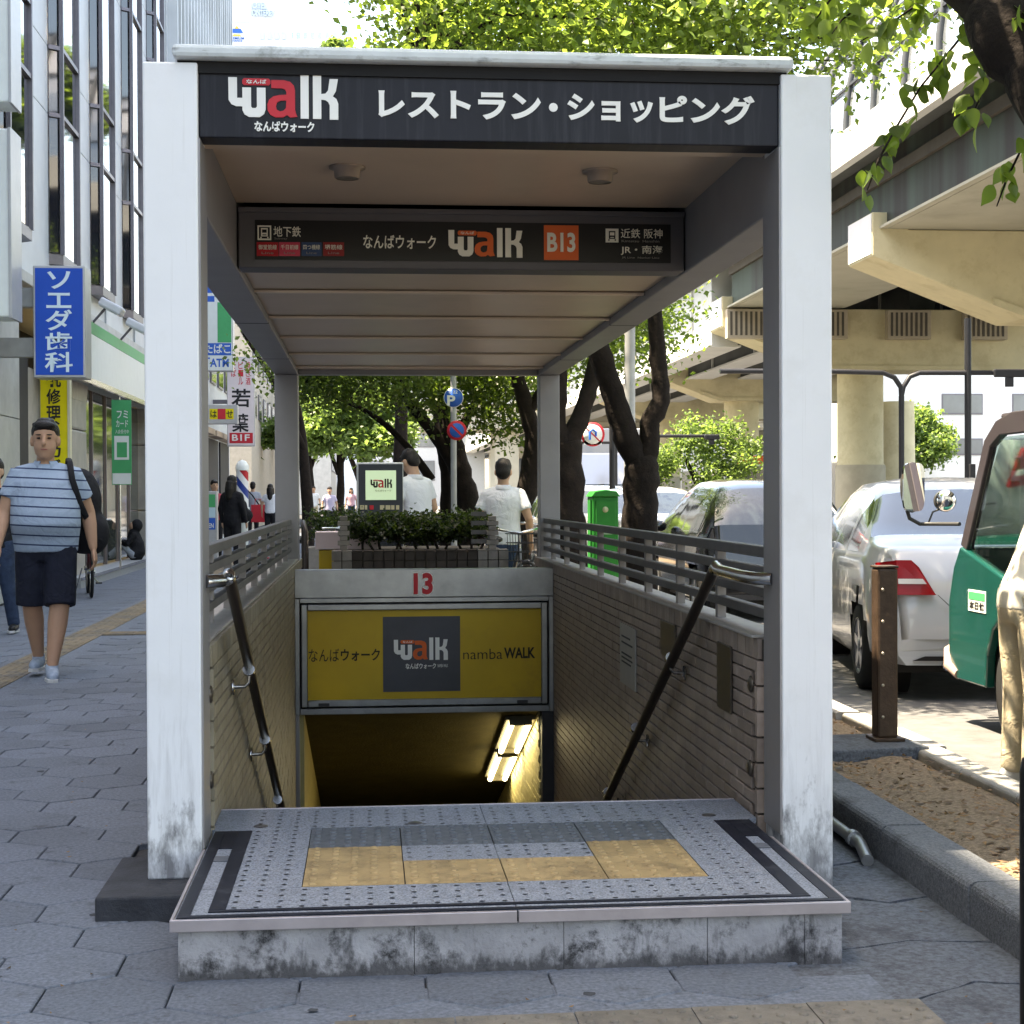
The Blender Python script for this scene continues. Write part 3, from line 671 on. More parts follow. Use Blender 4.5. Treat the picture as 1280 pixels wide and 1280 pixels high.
# fittings on the right wall
def plate_on_right(u0, v0, u1, v1, nm, m, th=.008):
    p = aX(u0, (v0+v1)/2, XR-.004); q = aX(u1, (v0+v1)/2, XR-.004); yc = (p.y+q.y)/2
    z1 = aX((u0+u1)/2, v0, XR-.004).z; z0 = aX((u0+u1)/2, v1, XR-.004).z
    y0, y1 = sorted((p.y, q.y))
    return boxo(nm, XR-.006-th, XR-.005, y0, y1, z0, z1, m, wr, .002), (y0, y1, z0, z1)
M_plate = mat('recess_steel', (.10, .085, .07), .3, metal=.6, var=.15)
plate_on_right(899, 805, 916, 888, 'cover_plate', M_plate); plate_on_right(828, 778, 846, 822, 'cover_plate', M_plate)
nb, (ny0, ny1, nz0, nz1) = plate_on_right(777, 782, 796, 858, 'notice_plate', mat('notice_grey', (.36, .35, .33), .5, var=.08))
for k, (fa_, fb, z_) in enumerate(((.15, .7, .78), (.15, .85, .68), (.15, .8, .5), (.15, .85, .43), (.15, .75, .36))):
    boxo('notice_line', XR-.0165, XR-.0142, ny0+(ny1-ny0)*(1-fb), ny0+(ny1-ny0)*(1-fa_), nz0+(nz1-nz0)*z_, nz0+(nz1-nz0)*(z_+.025), mat('notice_ink', (.05, .05, .05), .6, var=.1), wr)
for u, v in ((940, 855), (939, 960)):
    p = aX(u, v, XR-.004); MB().lathe((XR-.005, p.y, p.z), [(.03, -.001), (.03, -.006), (.02, -.012), (.001, -.013)], 16, 'x').build('wall_cap', M_plate, wr)
for u, v in ((262, 868), (263, 975)):
    p = aX(u, v, XL+.004); MB().lathe((XL+.004, p.y, p.z), [(.03, .001), (.03, .006), (.02, .012), (.001, .013)], 16, 'x').build('wall_cap', M_plate, wl)

# ------------------------------------------------------------------ slatted fences on the walls
M_slat = mat('slat_grey', (.125, .12, .124), .5, metal=.2, var=.15, scale=5, bump=.08, bscale=60)
M_fpost = mat('fence_post_grey', (.27, .25, .245), .5, metal=.2, var=.12)
def fence(xc, label):
    f = thing('slatted_fence', label, 'fence', (xc, 5.5, WT))
    for k in range(4):
        zt = 1.116-.0735*k
        boxo('slat', xc-.022, xc+.022, 5.40, YE-.21, zt-(.040 if k == 0 else .034), zt, M_slat, f, .003)
    y = 5.46
    for k in range(9):
        z0 = WT
        for j in range(4):
            zz = 1.116-.0735*j-(.040 if j == 0 else .034); lo = 1.116-.0735*(j+1) if j < 3 else WT
            boxo('fence_post', xc-.017, xc+.017, y, y+.045, lo+.0005, zz-.0005, M_fpost, f)
        y += .83
    boxo('base_ledge', xc-.075, xc+.075, 5.49, YE-.21, WT+.0005, WT+.012, mat('ledge_pale', (.42, .40, .38), .6, var=.1), f, .003)
fence(1.418, 'dark slatted metal fence on the right brick wall, road side'); fence(-.622, 'dark slatted metal fence on the left brick wall, shop side')

# ------------------------------------------------------------------ handrails
M_rail = mat('rail_brown', (.045, .036, .033), .38, metal=.2, var=.15, scale=8)
M_chrome = mat('rail_steel', (.55, .55, .56), .22, metal=1., var=.05)
def handrail(xc, sgn, p_top, p_low, start_u, label, br):
    h = thing('handrail', label, 'handrail', (xc, 6, .5))
    p0 = aX(p_top[0], p_top[1], xc); p1 = aX(p_low[0], p_low[1], xc)
    d = (p1-p0).normalized()
    MB().tube([p0, p0+(p1-p0)*.5, p1+d*1.6], .0215, 14).build('rail', M_rail, h)
    # level end turning towards the post
    e = aX(start_u, p_top[1]+4, xc+sgn*.0)
    e = Vector((xc+sgn*.067, 5.27, p0.z-.005))
    MB().tube([p0+d*.004, p0-d*.02+Vector((0, -.01, .004)), p0+Vector((0, -.06, .004)), p0+Vector((0, -.10, 0)), Vector((xc, 5.42, p0.z-.003)), Vector((xc+sgn*.02, 5.31, p0.z-.005)), e], .0222, 14).build('rail_end', M_chrome, h)
    for k, (u, v) in enumerate(br):
        q = aX(u, v, xc); w_ = xc+sgn*(.062)
        o = MB(); o.tube([q+Vector((0, 0, -.018)), q+Vector((0, 0, -.045)), q+Vector((sgn*.015, 0, -.062)), q+Vector((sgn*.064, 0, -.064))], .008, 10); o.build('bracket', M_chrome, h)
        MB().lathe((q.x+sgn*.06, q.y, q.z-.064), [(.032, -.002), (.032, .004), (.001, .004)], 16, 'x').build('bracket_rose', M_chrome, h)
        MB().tube([q-d*.012, q+d*.012], .0235, 14).build('bracket_collar', M_chrome, h)
handrail(XR-.07, 1, (893, 712), (762, 992), 962, 'brown handrail with steel brackets on the right wall', [(838, 823), (794, 910), (759, 990)])
handrail(XL+.07, -1, (287, 722), (350, 1003), 258, 'brown handrail with steel brackets on the left wall', [(311, 838), (331, 925), (347, 1000)])

# ------------------------------------------------------------------ stairs and the sloping soffit below
M_step = mat('step_stone', (.11, .105, .10), .8, var=.15, scale=10, bump=.3, bscale=80)
st = thing('staircase', 'stone stairs going down behind the platform into the dark', 'stairs', (.4, YB, 0))
for k in range(30):
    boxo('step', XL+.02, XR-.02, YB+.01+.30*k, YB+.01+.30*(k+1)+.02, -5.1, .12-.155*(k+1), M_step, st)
YG = 11.66; GZ0, GZ1 = -.298, .7616
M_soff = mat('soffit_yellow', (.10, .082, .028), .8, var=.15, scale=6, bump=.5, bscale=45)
sf = thing('stair_soffit', 'sloping yellowish rough soffit over the lower stairs', 'soffit', (.4, 12, -.4))
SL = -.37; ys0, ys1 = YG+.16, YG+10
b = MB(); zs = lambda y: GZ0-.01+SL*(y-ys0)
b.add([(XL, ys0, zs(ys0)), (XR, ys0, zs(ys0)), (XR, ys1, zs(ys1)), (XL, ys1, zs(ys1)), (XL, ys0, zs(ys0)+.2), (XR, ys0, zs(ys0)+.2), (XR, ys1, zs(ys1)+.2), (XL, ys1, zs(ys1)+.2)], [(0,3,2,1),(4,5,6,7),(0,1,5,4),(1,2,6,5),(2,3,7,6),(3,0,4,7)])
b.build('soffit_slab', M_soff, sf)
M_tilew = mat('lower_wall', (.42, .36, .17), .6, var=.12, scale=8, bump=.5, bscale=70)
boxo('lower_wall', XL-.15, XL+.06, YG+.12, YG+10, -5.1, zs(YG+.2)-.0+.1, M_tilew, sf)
# right lower wall, brick courses following it
boxo('lower_wall', XR-.075, XR+.1, YG+.12, YG+10, -5.1, zs(YG+.2)+.1, M_mort, sf)
far = MB()
for r in range(60):
    z = -.3-.06*r
    for k in range(28): 
        y = YG+.13+.22*k+(.11 if r & 1 else 0)
        if z < zs(y)+.1 and z > -3.9: far.box(XR-.095+rnd.uniform(-.002, .002), XR-.08, y+.004, y+.214, z+.004, z+.056)
o = far.build('lower_bricks', mat('brick_pale', (.5, .45, .25), .6, var=.1, scale=12), sf); o['kind'] = 'stuff'
boxo('end_wall', XL-.15, XR+.1, YG+10, YG+10.2, -6, 0, M_soff, sf)
boxo('jamb', XL+.004, XL+.03, YG+.01, YG+.118, -5, GZ0-.003, M_grey, sf); boxo('jamb', XR-.09, XR-.004, YG+.01, YG+.118, -5, GZ0-.003, mat('jamb_dark', (.05, .05, .055), .6, var=.1), sf)
# fluorescent tubes on the soffit
M_tube = mat('tube_light', (.9, .9, .8), .5, var=0, emit=(1, .93, .62), estr=2.6)
M_fix = mat('fixture_dull', (.10, .09, .06), .5, var=.05)
def soff_pt(u, v):
    d = ray(u, v); n = Vector((0, -SL, 1)); p = Vector((0, ys0, zs(ys0))); return EYE+d*((p-EYE).dot(n)/d.dot(n))
dn = Vector((0, 1, SL)).normalized(); nn = Vector((0, SL, -1)).normalized()
nn = Vector((0, -abs(SL), -1)).normalized()
for i, (u, v) in enumerate(((651, 893), (636, 933))):
    lf = thing('fluorescent_lamp', 'lit twin-tube fluorescent lamp on the stair soffit, ' + ('upper one behind the yellow sign' if i == 0 else 'lower one of the two'), 'lamp', soff_pt(u, v), group='stair soffit lamps')
    p = soff_pt(u, v); x = p.x if i == 0 else px_
    px_ = x
    p = Vector((x, p.y, zs(p.y)))
    a = p+dn*.02; e = p+dn*1.15
    if i == 1: a = p+dn*.05; e = p+dn*1.2
    Mr = Matrix((Vector((1, 0, 0)), dn, nn)).transposed()
    MB().obox((a+e)/2+nn*.02, (.23, (e-a).length, .03), Mr).build('fixture', M_fix, lf, .004)
    for s in (-.066, .066): MB().tube([a+nn*.06+Vector((s, 0, 0))+dn*.03, e+nn*.06+Vector((s, 0, 0))-dn*.03], .021, 12).build('tube', M_tube, lf)
    for q in (a+dn*.015, e-dn*.015): MB().obox(q+nn*.05, (.17, .03, .05), Mr).build('tube_holder', M_fix, lf)

# ------------------------------------------------------------------ panel with number and yellow light box
M_alu = mat('brushed_alu', (.29, .30, .325), .34, metal=.85, var=.18, scale=5, bump=.05, bscale=90, dirt=(.22, .23, .25), dscale=6, damt=.6)
M_yel = mat('lightbox_yellow', (.56, .365, .012), .42, var=.07, scale=3, dirt=(.42, .27, .02), dscale=2.2, damt=.6, spec=.4)
g13 = thing('number_panel', 'metal panel numbered 13 above a yellow box sign over the stairs', 'sign', (.4, YG, GZ0))
X0, X1 = -.5335, 1.3635
boxo('head_band', X0, X1, YG, YG+.12, .555, GZ1, M_alu, g13, .004)
num = tilt_text('13', 516, 715, 542, 744, YG-.0005, M_white, g13, .06); num.name = 'number_outline'
tilt_text('13', 517, 716, 541, 743, YG-.0045, M_red, g13, .04).name = 'number'
fr = MB()
for a_ in ((X0, X0+.035, GZ0, .553), (X1-.035, X1, GZ0, .553), (X0+.036, X1-.036, GZ0, GZ0+.045), (X0+.036, X1-.036, .518, .553)): boxo('outer_frame', a_[0], a_[1], YG+.002, YG+.12, a_[2], a_[3], M_alu, g13, .004)
ia, ib, ic, id_ = X0+.045, X1-.045, GZ0+.055, .508
for a_ in ((ia, ia+.045, ic, id_), (ib-.045, ib, ic, id_), (ia+.046, ib-.046, ic, ic+.05), (ia+.046, ib-.046, id_-.045, id_)): boxo('inner_frame', a_[0], a_[1], YG+.004, YG+.1, a_[2], a_[3], M_alu, g13, .006)
boxo('back_plate', X0+.01, X1-.01, YG+.06, YG+.11, GZ0+.01, .55, M_black, g13)
yb_ = boxo('yellow_panel', ia+.044, ib-.044, YG+.03, YG+.05, ic+.048, id_-.043, M_yel, g13)
pc0, pc1 = aY(479, 865, YG+.028), aY(575, 770, YG+.028)
sqp = boxo('grey_square', pc0.x, pc1.x, YG+.026, YG+.0295, pc0.z, pc1.z, mat('square_slate', (.075, .078, .095), .4, var=.08), g13)
wordmark(aY(492, 810, YG).x, aY(560, 810, YG).x, aY(520, 826, YG).z, aY(520, 797.5, YG).z, YG+.0255, M_white, M_orange, sqp, M_white)
tilt_text('なんばウォーク', 507, 829, 545, 836, YG+.0255, M_white, sqp, .02); tilt_text('NAMBA WALK', 547, 830, 560, 834, YG+.0255, M_white, sqp, 0)
M_ink = mat('ink_dark', (.035, .028, .012), .5, var=.05)
tilt_text('なんば', 386, 811, 424, 827, YG+.0295, M_ink, yb_, .0); tilt_text('ウォーク', 426, 811, 475, 826, YG+.0295, M_ink, yb_, .022)
tilt_text('namba', 579, 811, 628, 824, YG+.0295, M_ink, yb_, -.008); tilt_text('WALK', 630, 809, 669, 823, YG+.0295, M_ink, yb_, .03)
for u, v in ((405, 881), (653, 877)):
    p = aY(u, v, YG); boxo('latch', p.x-.04, p.x+.04, YG-.008, YG+.003, p.z-.011, p.z+.011, MATS['jamb_dark'], g13, .003)
# ================================================================== buildings on the left
FX = -4.40
M_panel = mat('panel_grey', (.50, .53, .56), .45, var=.06, scale=2, bump=.03, bscale=20, spec=.45)
M_stone = mat('facade_stone', (.46, .46, .44), .6, var=.12, scale=3, bump=.1, bscale=60, dirt=(.33, .32, .3), dscale=2, damt=.5)
M_stoneb = mat('column_stone', (.36, .33, .29), .4, var=.14, scale=4, bump=.06, bscale=60, dirt=(.26, .23, .2), dscale=3, damt=.5)
M_frame = mat('bay_frame', (.16, .15, .17), .4, metal=.5, var=.1)
M_glass = mat('bay_glass', (.012, .014, .02), .03, var=0, spec=1.0, coat=1.)
M_glass2 = mat('shop_glass', (.05, .055, .045), .05, var=.3, scale=1.5, spec=.8)
M_dk = mat('dark_recess', (.02, .02, .022), .6, var=.2)
H_A = 15.6  # top is out of view; height set by where its shadow ends
bd = thing('office_building', 'pale office building with projecting bay windows on the left', 'building', (FX, 25, 0))
boxo('wall', FX-9, FX-.03, -22, 35.6, 4.0, H_A, M_panel, bd); boxo('lower_wall', FX-9, FX-.13, -22, 13.0, 0, 4.0, M_stone, bd)  # unseen stretch towards and behind the camera added to shade the footway
boxo('roof_slab', FX-9.2, FX+.05, -22.1, 35.7, H_A, H_A+.3, M_panel, bd)
# panels of the upper wall between the bays
tz = [4.2, 6.63, 7.57, 10.13, 11.07, 13.63, 14.57, 15.5]
bays = [12.63+3.34*k for k in range(7)]
BLn = 1.53
for k, y0 in enumerate(bays):
    ya, yb = y0+BLn, y0+3.34
    for j in range(len(tz)-1):
        if ya > 35.3: continue
        boxo('wall_panel', FX-.028, FX, ya+.004, min(yb, 35.55)-.004, tz[j]+.005, tz[j+1]-.005, M_panel, bd, .006)
def bay(y0, zb):
    """trapezoid bay: side facets splay out of the wall"""
    dx = .17; s = .14
    P = [(FX-.02, y0), (FX+dx, y0+s), (FX+dx, y0+BLn-s), (FX-.02, y0+BLn)]
    top = H_A-.3
    b = MB(); b.add([(x, y, zb) for x, y in P]+[(x, y, zb+.14) for x, y in P], [(3,2,1,0),(0,1,5,4),(1,2,6,5),(2,3,7,6),(4,5,6,7)])
    b.build('bay_sill', M_frame, bd)
    c = MB().add([(x, y, top) for x, y in P]+[(x, y, top+.2) for x, y in P], [(3,2,1,0),(0,1,5,4),(1,2,6,5),(2,3,7,6),(4,5,6,7)]); c.build('bay_head', M_frame, bd)
    cell = [zb+.14]+[z for z in tz if z > zb+.5 and z < top-.3]+[top]
    for i in range(3):
        p, q = Vector((*P[i], 0)), Vector((*P[i+1], 0)); d = (q-p).normalized(); nrm = Vector((d.y, -d.x, 0))
        for j in range(len(cell)-1):
            z0, z1 = cell[j]+.03, cell[j+1]-.03
            a, e = p+d*.05, q-d*.05
            a = a-nrm*.03; e = e-nrm*.03
            MB().quad(Vector((a.x, a.y, z0)), Vector((e.x, e.y, z0)), Vector((e.x, e.y, z1)), Vector((a.x, a.y, z1))).build('bay_pane', M_glass, bd, fix=False)
        for z in cell[1:-1]:
            m_ = (p+q)/2; MB().obox((m_.x-nrm.x*.02, m_.y-nrm.y*.02, z), ((q-p).length-.06, .06, .06), Matrix.Rotation(math.atan2(d.y, d.x), 3, 'Z')).build('transom', M_frame, bd)
    for i, (x, y) in enumerate(P):
        boxo('mullion', x-.035, x+.02, y-.03, y+.03, zb+.14, top, M_frame, bd)
for k, y0 in enumerate(bays): bay(y0, 4.55)
# string course and ground floor
boxo('string_course', FX-.2, FX+.10, 13, 35.6, 4.02, 4.17, M_stone, bd, .01)
for y0, y1 in ((13.0, 16.6), (16.62, 18.7), (18.72, 20.6)):
    for z0, z1 in ((.02, 1.02), (1.03, 2.28), (2.29, 4.0)): boxo('stone_panel', FX-.12, FX+.02+rnd.uniform(-.002, .002), y0, y1, z0, z1, M_stone, bd, .006)
boxo('shop_recess', FX-3, FX-1.2, 20.6, 35.6, 0, 4.0, M_dk, bd)
# thick column beside the stone wall, then columns between the shop windows
def column(y0, y1, x1):
    for z0, z1 in ((.0, 1.02), (1.03, 2.28), (2.29, 3.0)): boxo('column_block', FX-.35, x1, y0, y1, z0, z1, M_stoneb, bd, .03)
    MB().prism([(y0-.12, 3.02), (y1+.12, 3.02), (y1, 2.72), (y0, 2.72)][::-1], lambda a, c, d: (d, a, c), FX-.3, x1+.004).build('column_head', M_stoneb, bd)
boxo('dark_jamb', FX-.3, FX+.0, 20.62, 21.2, 0, 3.2, M_dk, bd)
column(22.0, 22.75, FX+.12); column(23.4, 24.6, FX+.16); column(31.2, 32.4, FX+.16)
for y0, y1 in ((21.2, 21.98), (22.77, 23.38)): boxo('stone_panel', FX-.2, FX-.02, y0, y1, .0, 3.0, M_stoneb, bd)
# shop: step, glass, frames
boxo('shop_step', FX-1.2, FX+.36, 22.9, 35.5, -.02, .155, mat('step_granite', (.30, .31, .32), .5, var=.15, scale=30), bd, .01)
boxo('step_nosing', FX+.361, FX+.375, 22.9, 35.5, .11, .157, M_chrome, bd)
M_amb = mat('shop_interior_glow', (.55, .42, .22), .6, var=.35, scale=1.3, emit=(1., .78, .42), estr=.16)  # back wall glows by itself, in place of lamps inside the shop
boxo('shop_back', FX-1.18, FX-1.1, 24.6, 31.2, .16, 3.0, M_amb, bd)
for k in range(5):
    y = 24.65+1.32*k; boxo('shop_pane', FX-.02, FX-.01, y+.03, y+1.26, .2, 2.98, M_glass2, bd)
    boxo('shop_mullion', FX-.05, FX+.02, y-.025, y+.025, .16, 3.0, M_frame, bd)
# white fascia over the shop
M_wsign = mat('sign_white', (.72, .75, .72), .4, var=.03, spec=.4)
M_grn = mat('sign_green', (.05, .36, .14), .4, var=.05); M_blu = mat('sign_blue', (.02, .12, .50), .4, var=.04)
fc = thing('shop_sign', 'long white shop fascia with green stripe under the bay windows', 'sign', (FX, 22.5, 3))
boxo('sign_case', FX+.021, FX+.34, 21.6, 35.2, 2.98, 3.92, M_stone, fc, .01)
boxo('sign_face', FX+.3405, FX+.36, 21.7, 35.1, 3.04, 3.70, M_wsign, fc); boxo('green_stripe', FX+.3405, FX+.362, 21.7, 35.1, 3.705, 3.88, M_grn, fc)
boxo('trim', FX+.341, FX+.40, 21.6, 35.2, 2.95, 3.03, M_chrome, fc)
# flood lights above the fascia
for i, (u, v) in enumerate(((140, 384), (172, 408))):
    p = aX(u, v, FX+.62); l = thing('flood_light', ('boxy outdoor flood light over the shop fascia, ' + ('nearer one beside the blue sign' if i == 0 else 'farther one by the white post')), 'flood light', (FX+.1, p.y, p.z), group='flood lights over the shop sign')
    Mr = Matrix.Rotation(R(28), 3, 'Y')
    MB().obox(p, (.36, .36, .13), Mr).build('housing', mat('flood_case', (.6, .6, .62), .4, var=.05), l, .03)
    MB().obox(p+Mr@Vector((0, 0, -.068)), (.3, .3, .01), Mr).build('lens', mat('flood_lens', (.5, .5, .5), .1, var=.05), l)
    MB().tube([p+Vector((-.1, 0, -.02)), p+Vector((-.3, 0, -.25)), Vector((FX+.1, p.y, p.z-.3))], .02, 8).build('arm', M_frame, l)

# blue clinic sign, faces up the street
YBl = 18.9
p = aY(42, 473, YBl); q = aY(106, 332, YBl)
bs_ = thing('projecting_sign', 'blue vertical dental clinic sign with white letters on the stone wall', 'sign', (FX, YBl, p.z))
zA, zB = (aY(75, 472, YBl).z), (aY(75, 332, YBl).z)
boxo('sign_case', p.x, q.x, YBl, YBl+.42, zA, zB, mat('case_alu', (.42, .42, .43), .4, metal=.4, var=.05), bs_, .01)
M_blface = mat('sign_blue_face', (.006, .075, .44), .38, var=.05, scale=3)
f_ = boxo('sign_face', p.x+.025, q.x-.025, YBl-.006, YBl-.0005, zA+.03, zB-.03, M_blface, bs_)
M_ltb = mat('letter_ice', (.62, .74, .80), .5, var=.03)
for ch, v0, v1, u0, u1 in (('ソ', 339, 361, 59, 88), ('エ', 366, 385, 58, 89), ('ダ', 387, 413, 57, 90), ('歯', 415, 439, 57, 90), ('科', 440, 465, 56, 91)):
    text_px(ch, u0, v0, u1, v1, YBl-.0065, M_ltb, f_, .018)
for v in (370, 433): 
    z = aY(30, v, YBl).z; boxo('bracket', FX-.05, p.x-.002, YBl+.1, YBl+.3, z-.11, z+.11, mat('bracket_grey', (.30, .30, .29), .5, metal=.3, var=.1), bs_)
# white signs cut by the left edge
for nm, v0, v1, u1, Y_, lb in (('projecting_sign', -40, 127, 12, 18.2, 'white vertical box sign at the left edge, upper one'), ('projecting_sign', 160, 396, 12, 17.6, 'tall white vertical box sign at the left edge, lower one')):
    a = aY(-30, v1, Y_); e = aY(u1, v0, Y_); zz0, zz1 = aY(0, v1, Y_).z, aY(0, v0, Y_).z
    s = thing(nm, lb, 'sign', (FX, Y_, zz0)); boxo('sign_case', FX+.06, e.x, Y_, Y_+.5, zz0, zz1, M_wsign, s, .02)
    boxo('sign_edge', e.x-.02, e.x+.012, Y_-.012, Y_+.51, zz0-.01, zz1+.01, MATS['case_alu'], s, .004); boxo('bracket', FX-.02, FX+.062, Y_+.1, Y_+.4, (zz0+zz1)/2-.1, (zz0+zz1)/2+.1, MATS['bracket_grey'], s)
# key cutter's yellow board
YK = 20.3
a = aY(51, 585, YK); e = aY(84, 472, YK)
ks = thing('vertical_signboard', 'yellow vertical shoe repair and key board behind the walking man', 'sign', (a.x, YK, .3))
boxo('board', a.x, e.x, YK, YK+.12, .55, e.z+.25, mat('sign_yellow', (.72, .60, .015), .45, var=.05), ks, .006)
boxo('board_edge', e.x+.001, e.x+.03, YK-.01, YK+.13, .55, e.z+.25, mat('edge_cream', (.6, .56, .4), .5, var=.05), ks)
for ch, v0, v1 in (('靴', 462, 484), ('修', 486, 505), ('理', 507, 527), ('、', 526, 531), ('合', 537, 554), ('カ', 556, 572), ('ギ', 574, 590)):
    u0, u1 = (59, 75) if ch != '、' else (69, 74)
    text_px(ch, u0-1, v0, u1+1, v1, YK-.001, M_dk, ks, .02, depth=.003)
boxo('base_stand', a.x+.05, e.x-.05, YK+.0, YK+.12, 0, .549, M_frame, ks)
# green hanging banner in the shop window
YN = 25.6
a = aY(140, 606, YN); e = aY(164, 500, YN)
bn = thing('shop_banner', 'green and white upright banner by the shop window', 'banner', (a.x, YN, .16))
boxo('cloth', a.x, e.x, YN, YN+.012, a.z, e.z, M_grn, bn)
boxo('white_field', a.x+.04, e.x-.04, YN-.003, YN-.0005, aY(0, 575, YN).z, aY(0, 545, YN).z, M_wsign, bn); boxo('white_foot', a.x+.01, e.x-.01, YN-.003, YN-.0005, a.z+.01, aY(0, 592, YN).z, M_wsign, bn)
text_px('フミ', 146, 513, 160, 523, YN-.001, M_wsign, bn, .02); text_px('カード', 145, 525, 160, 534, YN-.001, M_wsign, bn, .01); text_px('入会受付中', 144, 537, 161, 542, YN-.001, M_wsign, bn, 0)
boxo('green_field', a.x+.08, e.x-.07, YN-.005, YN-.003, aY(0, 572, YN).z, aY(0, 553, YN).z, M_grn, bn)
MB().tube([(a.x+.12, YN+.03, .16), (a.x+.12, YN+.03, e.z+.05)], .015, 8).build('pole', M_chrome, bn)

# ------------------------------------------------------------------ buildings farther down
def far_building(label, x1, y0, y1, h, wallm, rows, cols, wide, sill, z0=4.5, glass=None, x0=None, front=False):
    b = thing('street_building', label, 'building', (x1, y0, 0)); x0 = x0 if x0 is not None else x1-10
    boxo('wall', x0, x1, y0, y1, 0, h, wallm, b); boxo('roof_edge', x0-.1, x1+.12, y0-.12, y1+.1, h, h+.35, wallm, b)
    dz = (h-z0-.6)/rows; dy = (y1-y0)/cols
    for r in range(rows):
        for c in range(cols):
            ya = y0+dy*(c+.5)-wide/2; za = z0+dz*r
            w_ = boxo('window', x1+.002, x1+.05, ya, ya+wide, za, za+dz*sill, M_frame, b); boxo('pane', x1+.051, x1+.056, ya+.06, ya+wide-.06, za+.06, za+dz*sill-.06, glass or M_glass2, w_)
    return b
bB = far_building('tall light building with narrow fins beyond the bay window building', FX, 36.0, 51.5, 18, M_panel, 4, 7, 1.5, .62)
for k in range(22): boxo('fin', FX+.002, FX+.22, 36.2+.7*k, 36.3+.7*k, 5.5, 17.6, M_panel, bB)
for k in range(4):
    y = 37+3.6*k; boxo('shop_opening_shade', FX+.003, FX+.05, y, y+2.9, .15, 2.9, M_dk, bB); boxo('awning', FX+.002, FX+.3, y-.1, y+3.0, 2.95, 3.1, mat('awning_beige', (.42, .33, .24), .7, var=.1), bB)  # openings are near-black slabs on the wall, their inner shade painted
bC = far_building('low beige building beyond the side street at the left', FX-.2, 64, 92, 9, mat('far_beige', (.45, .40, .33), .8, var=.1), 2, 9, 1.6, .55)
bD = far_building('pale rear building closing the view down the left footway', -2.5, 110, 130, 16, M_stone, 4, 6, 2.2, .55, 3)
# rooftop sign board and distant hotel
sg = thing('rooftop_sign', 'white rooftop board with small coloured mark over the far roofs', 'sign', (-6, 70, 21))
p = aY(279, 58, 70); q = aY(313, -30, 70); boxo('board', p.x, q.x, 70, 70.4, p.z-8, q.z, mat('board_pale', (.62, .68, .74), .6, var=.04), sg)
p = aY(284, 27, 70); boxo('seam', aY(280, 27, 70).x, aY(312, 27, 70).x, 69.97, 69.995, p.z-.03, p.z+.03, M_panel, sg)
for (u0, v0, u1, v1, nm, m_) in ((288, 36, 304, 41, 'mark_blue', M_blu), (290, 43, 302, 45, 'mark_gold', mat('gold', (.6, .42, .08), .5, var=.05))):
    a = aY(u0, v1, 69.98); e = aY(u1, v0, 69.98); b = MB(); b.add([(a.x, 69.98, a.z), (e.x, 69.98, a.z), ((a.x+e.x)/2+ (e.x-a.x)*.3, 69.98, e.z), ((a.x+e.x)/2-(e.x-a.x)*.3, 69.98, e.z)], [(0, 1, 2, 3)]); b.build(nm, m_, sg)
a = aY(293, 36, 69.98); e = aY(299, 32, 69.98); MB().add([(a.x, 69.98, a.z), (e.x, 69.98, a.z), ((a.x+e.x)/2, 69.98, e.z)], [(0, 1, 2)]).build('mark_gold', MATS['gold'], sg)
text_px('PREMIUM', 286, 46.5, 305, 49, 69.98, M_blu, sg, .02); text_px('FINANCE', 288, 50, 303, 52, 69.98, M_blu, sg, .02)
ht = thing('hotel_tower', 'distant hotel tower above the canopy roof, haze painted in as pale blue', 'building', (-10, 230, 0))
M_hot = mat('hotel_haze', (.62, .70, .78), .6, var=.03); M_hotw = mat('hotel_window_haze', (.42, .52, .62), .3, var=.05)  # distance haze is put into the pale wall and window colours
p = aY(318, 60, 230); q = aY(447, 60, 230); boxo('wall', p.x, q.x, 230, 250, 0, 62.5, M_hot, ht); boxo('tower_wing', q.x+.1, q.x+9, 236, 252, 0, 58, M_hot, ht)
boxo('tower_wing', p.x-2, aY(365, 60, 230).x, 228, 229.9, 0, 86, M_hot, ht)
for k in range(13):
    for r in range(2):
        u = 325+9*k; v = 40 if r == 0 else 70; a = aY(u, v+9, 227.8 if u < 360 else 229.8); e = aY(u+5.5, v, 227.8 if u < 360 else 229.8)
        boxo('window', a.x, e.x, a.y, a.y+.1, a.z, e.z, M_hotw, ht)
text_px('HOTEL', 310, 3, 334, 11, 227.8, M_hotw, ht, .03, depth=.2); text_px('MONTEREY', 310, 13, 344, 20, 227.8, M_hotw, ht, .03, depth=.2)

# ------------------------------------------------------------------ signs seen through the left of the canopy
def projecting(label, u0, v0, u1, v1, Y, face, body=None):
    a = aY(u0, v1, Y); e = aY(u1, v0, Y); s = thing('projecting_sign', label, 'sign', (FX, Y, a.z))
    boxo('sign_case', a.x, e.x, Y, Y+.3, a.z, e.z, MATS['case_alu'], s, .01); boxo('bracket', FX-.02, a.x-.002, Y+.1, Y+.2, (a.z+e.z)/2-.06, (a.z+e.z)/2+.06, M_frame, s)
    return s, boxo('sign_face', a.x+.02, e.x-.02, Y-.006, Y-.0005, a.z+.03, e.z-.03, face, s)
s, f_ = projecting('blue white and green convenience shop sign with tobacco and ATM lettering', 236, 352, 291, 464, 40, M_wsign)
YY = 39.994
for u0, v0, u1, v1, m_, nm in ((240, 358, 270, 366, M_blu, 'blue_wave'), (240, 370, 268, 377, M_blu, 'blue_wave'), (272, 378, 289, 428, M_grn, 'green_field'), (238, 429, 289, 444, M_blu, 'blue_band')):
    a = aY(u0, v1, YY); e = aY(u1, v0, YY); boxo(nm, a.x, e.x, YY-.004, YY, a.z, e.z, m_, f_)
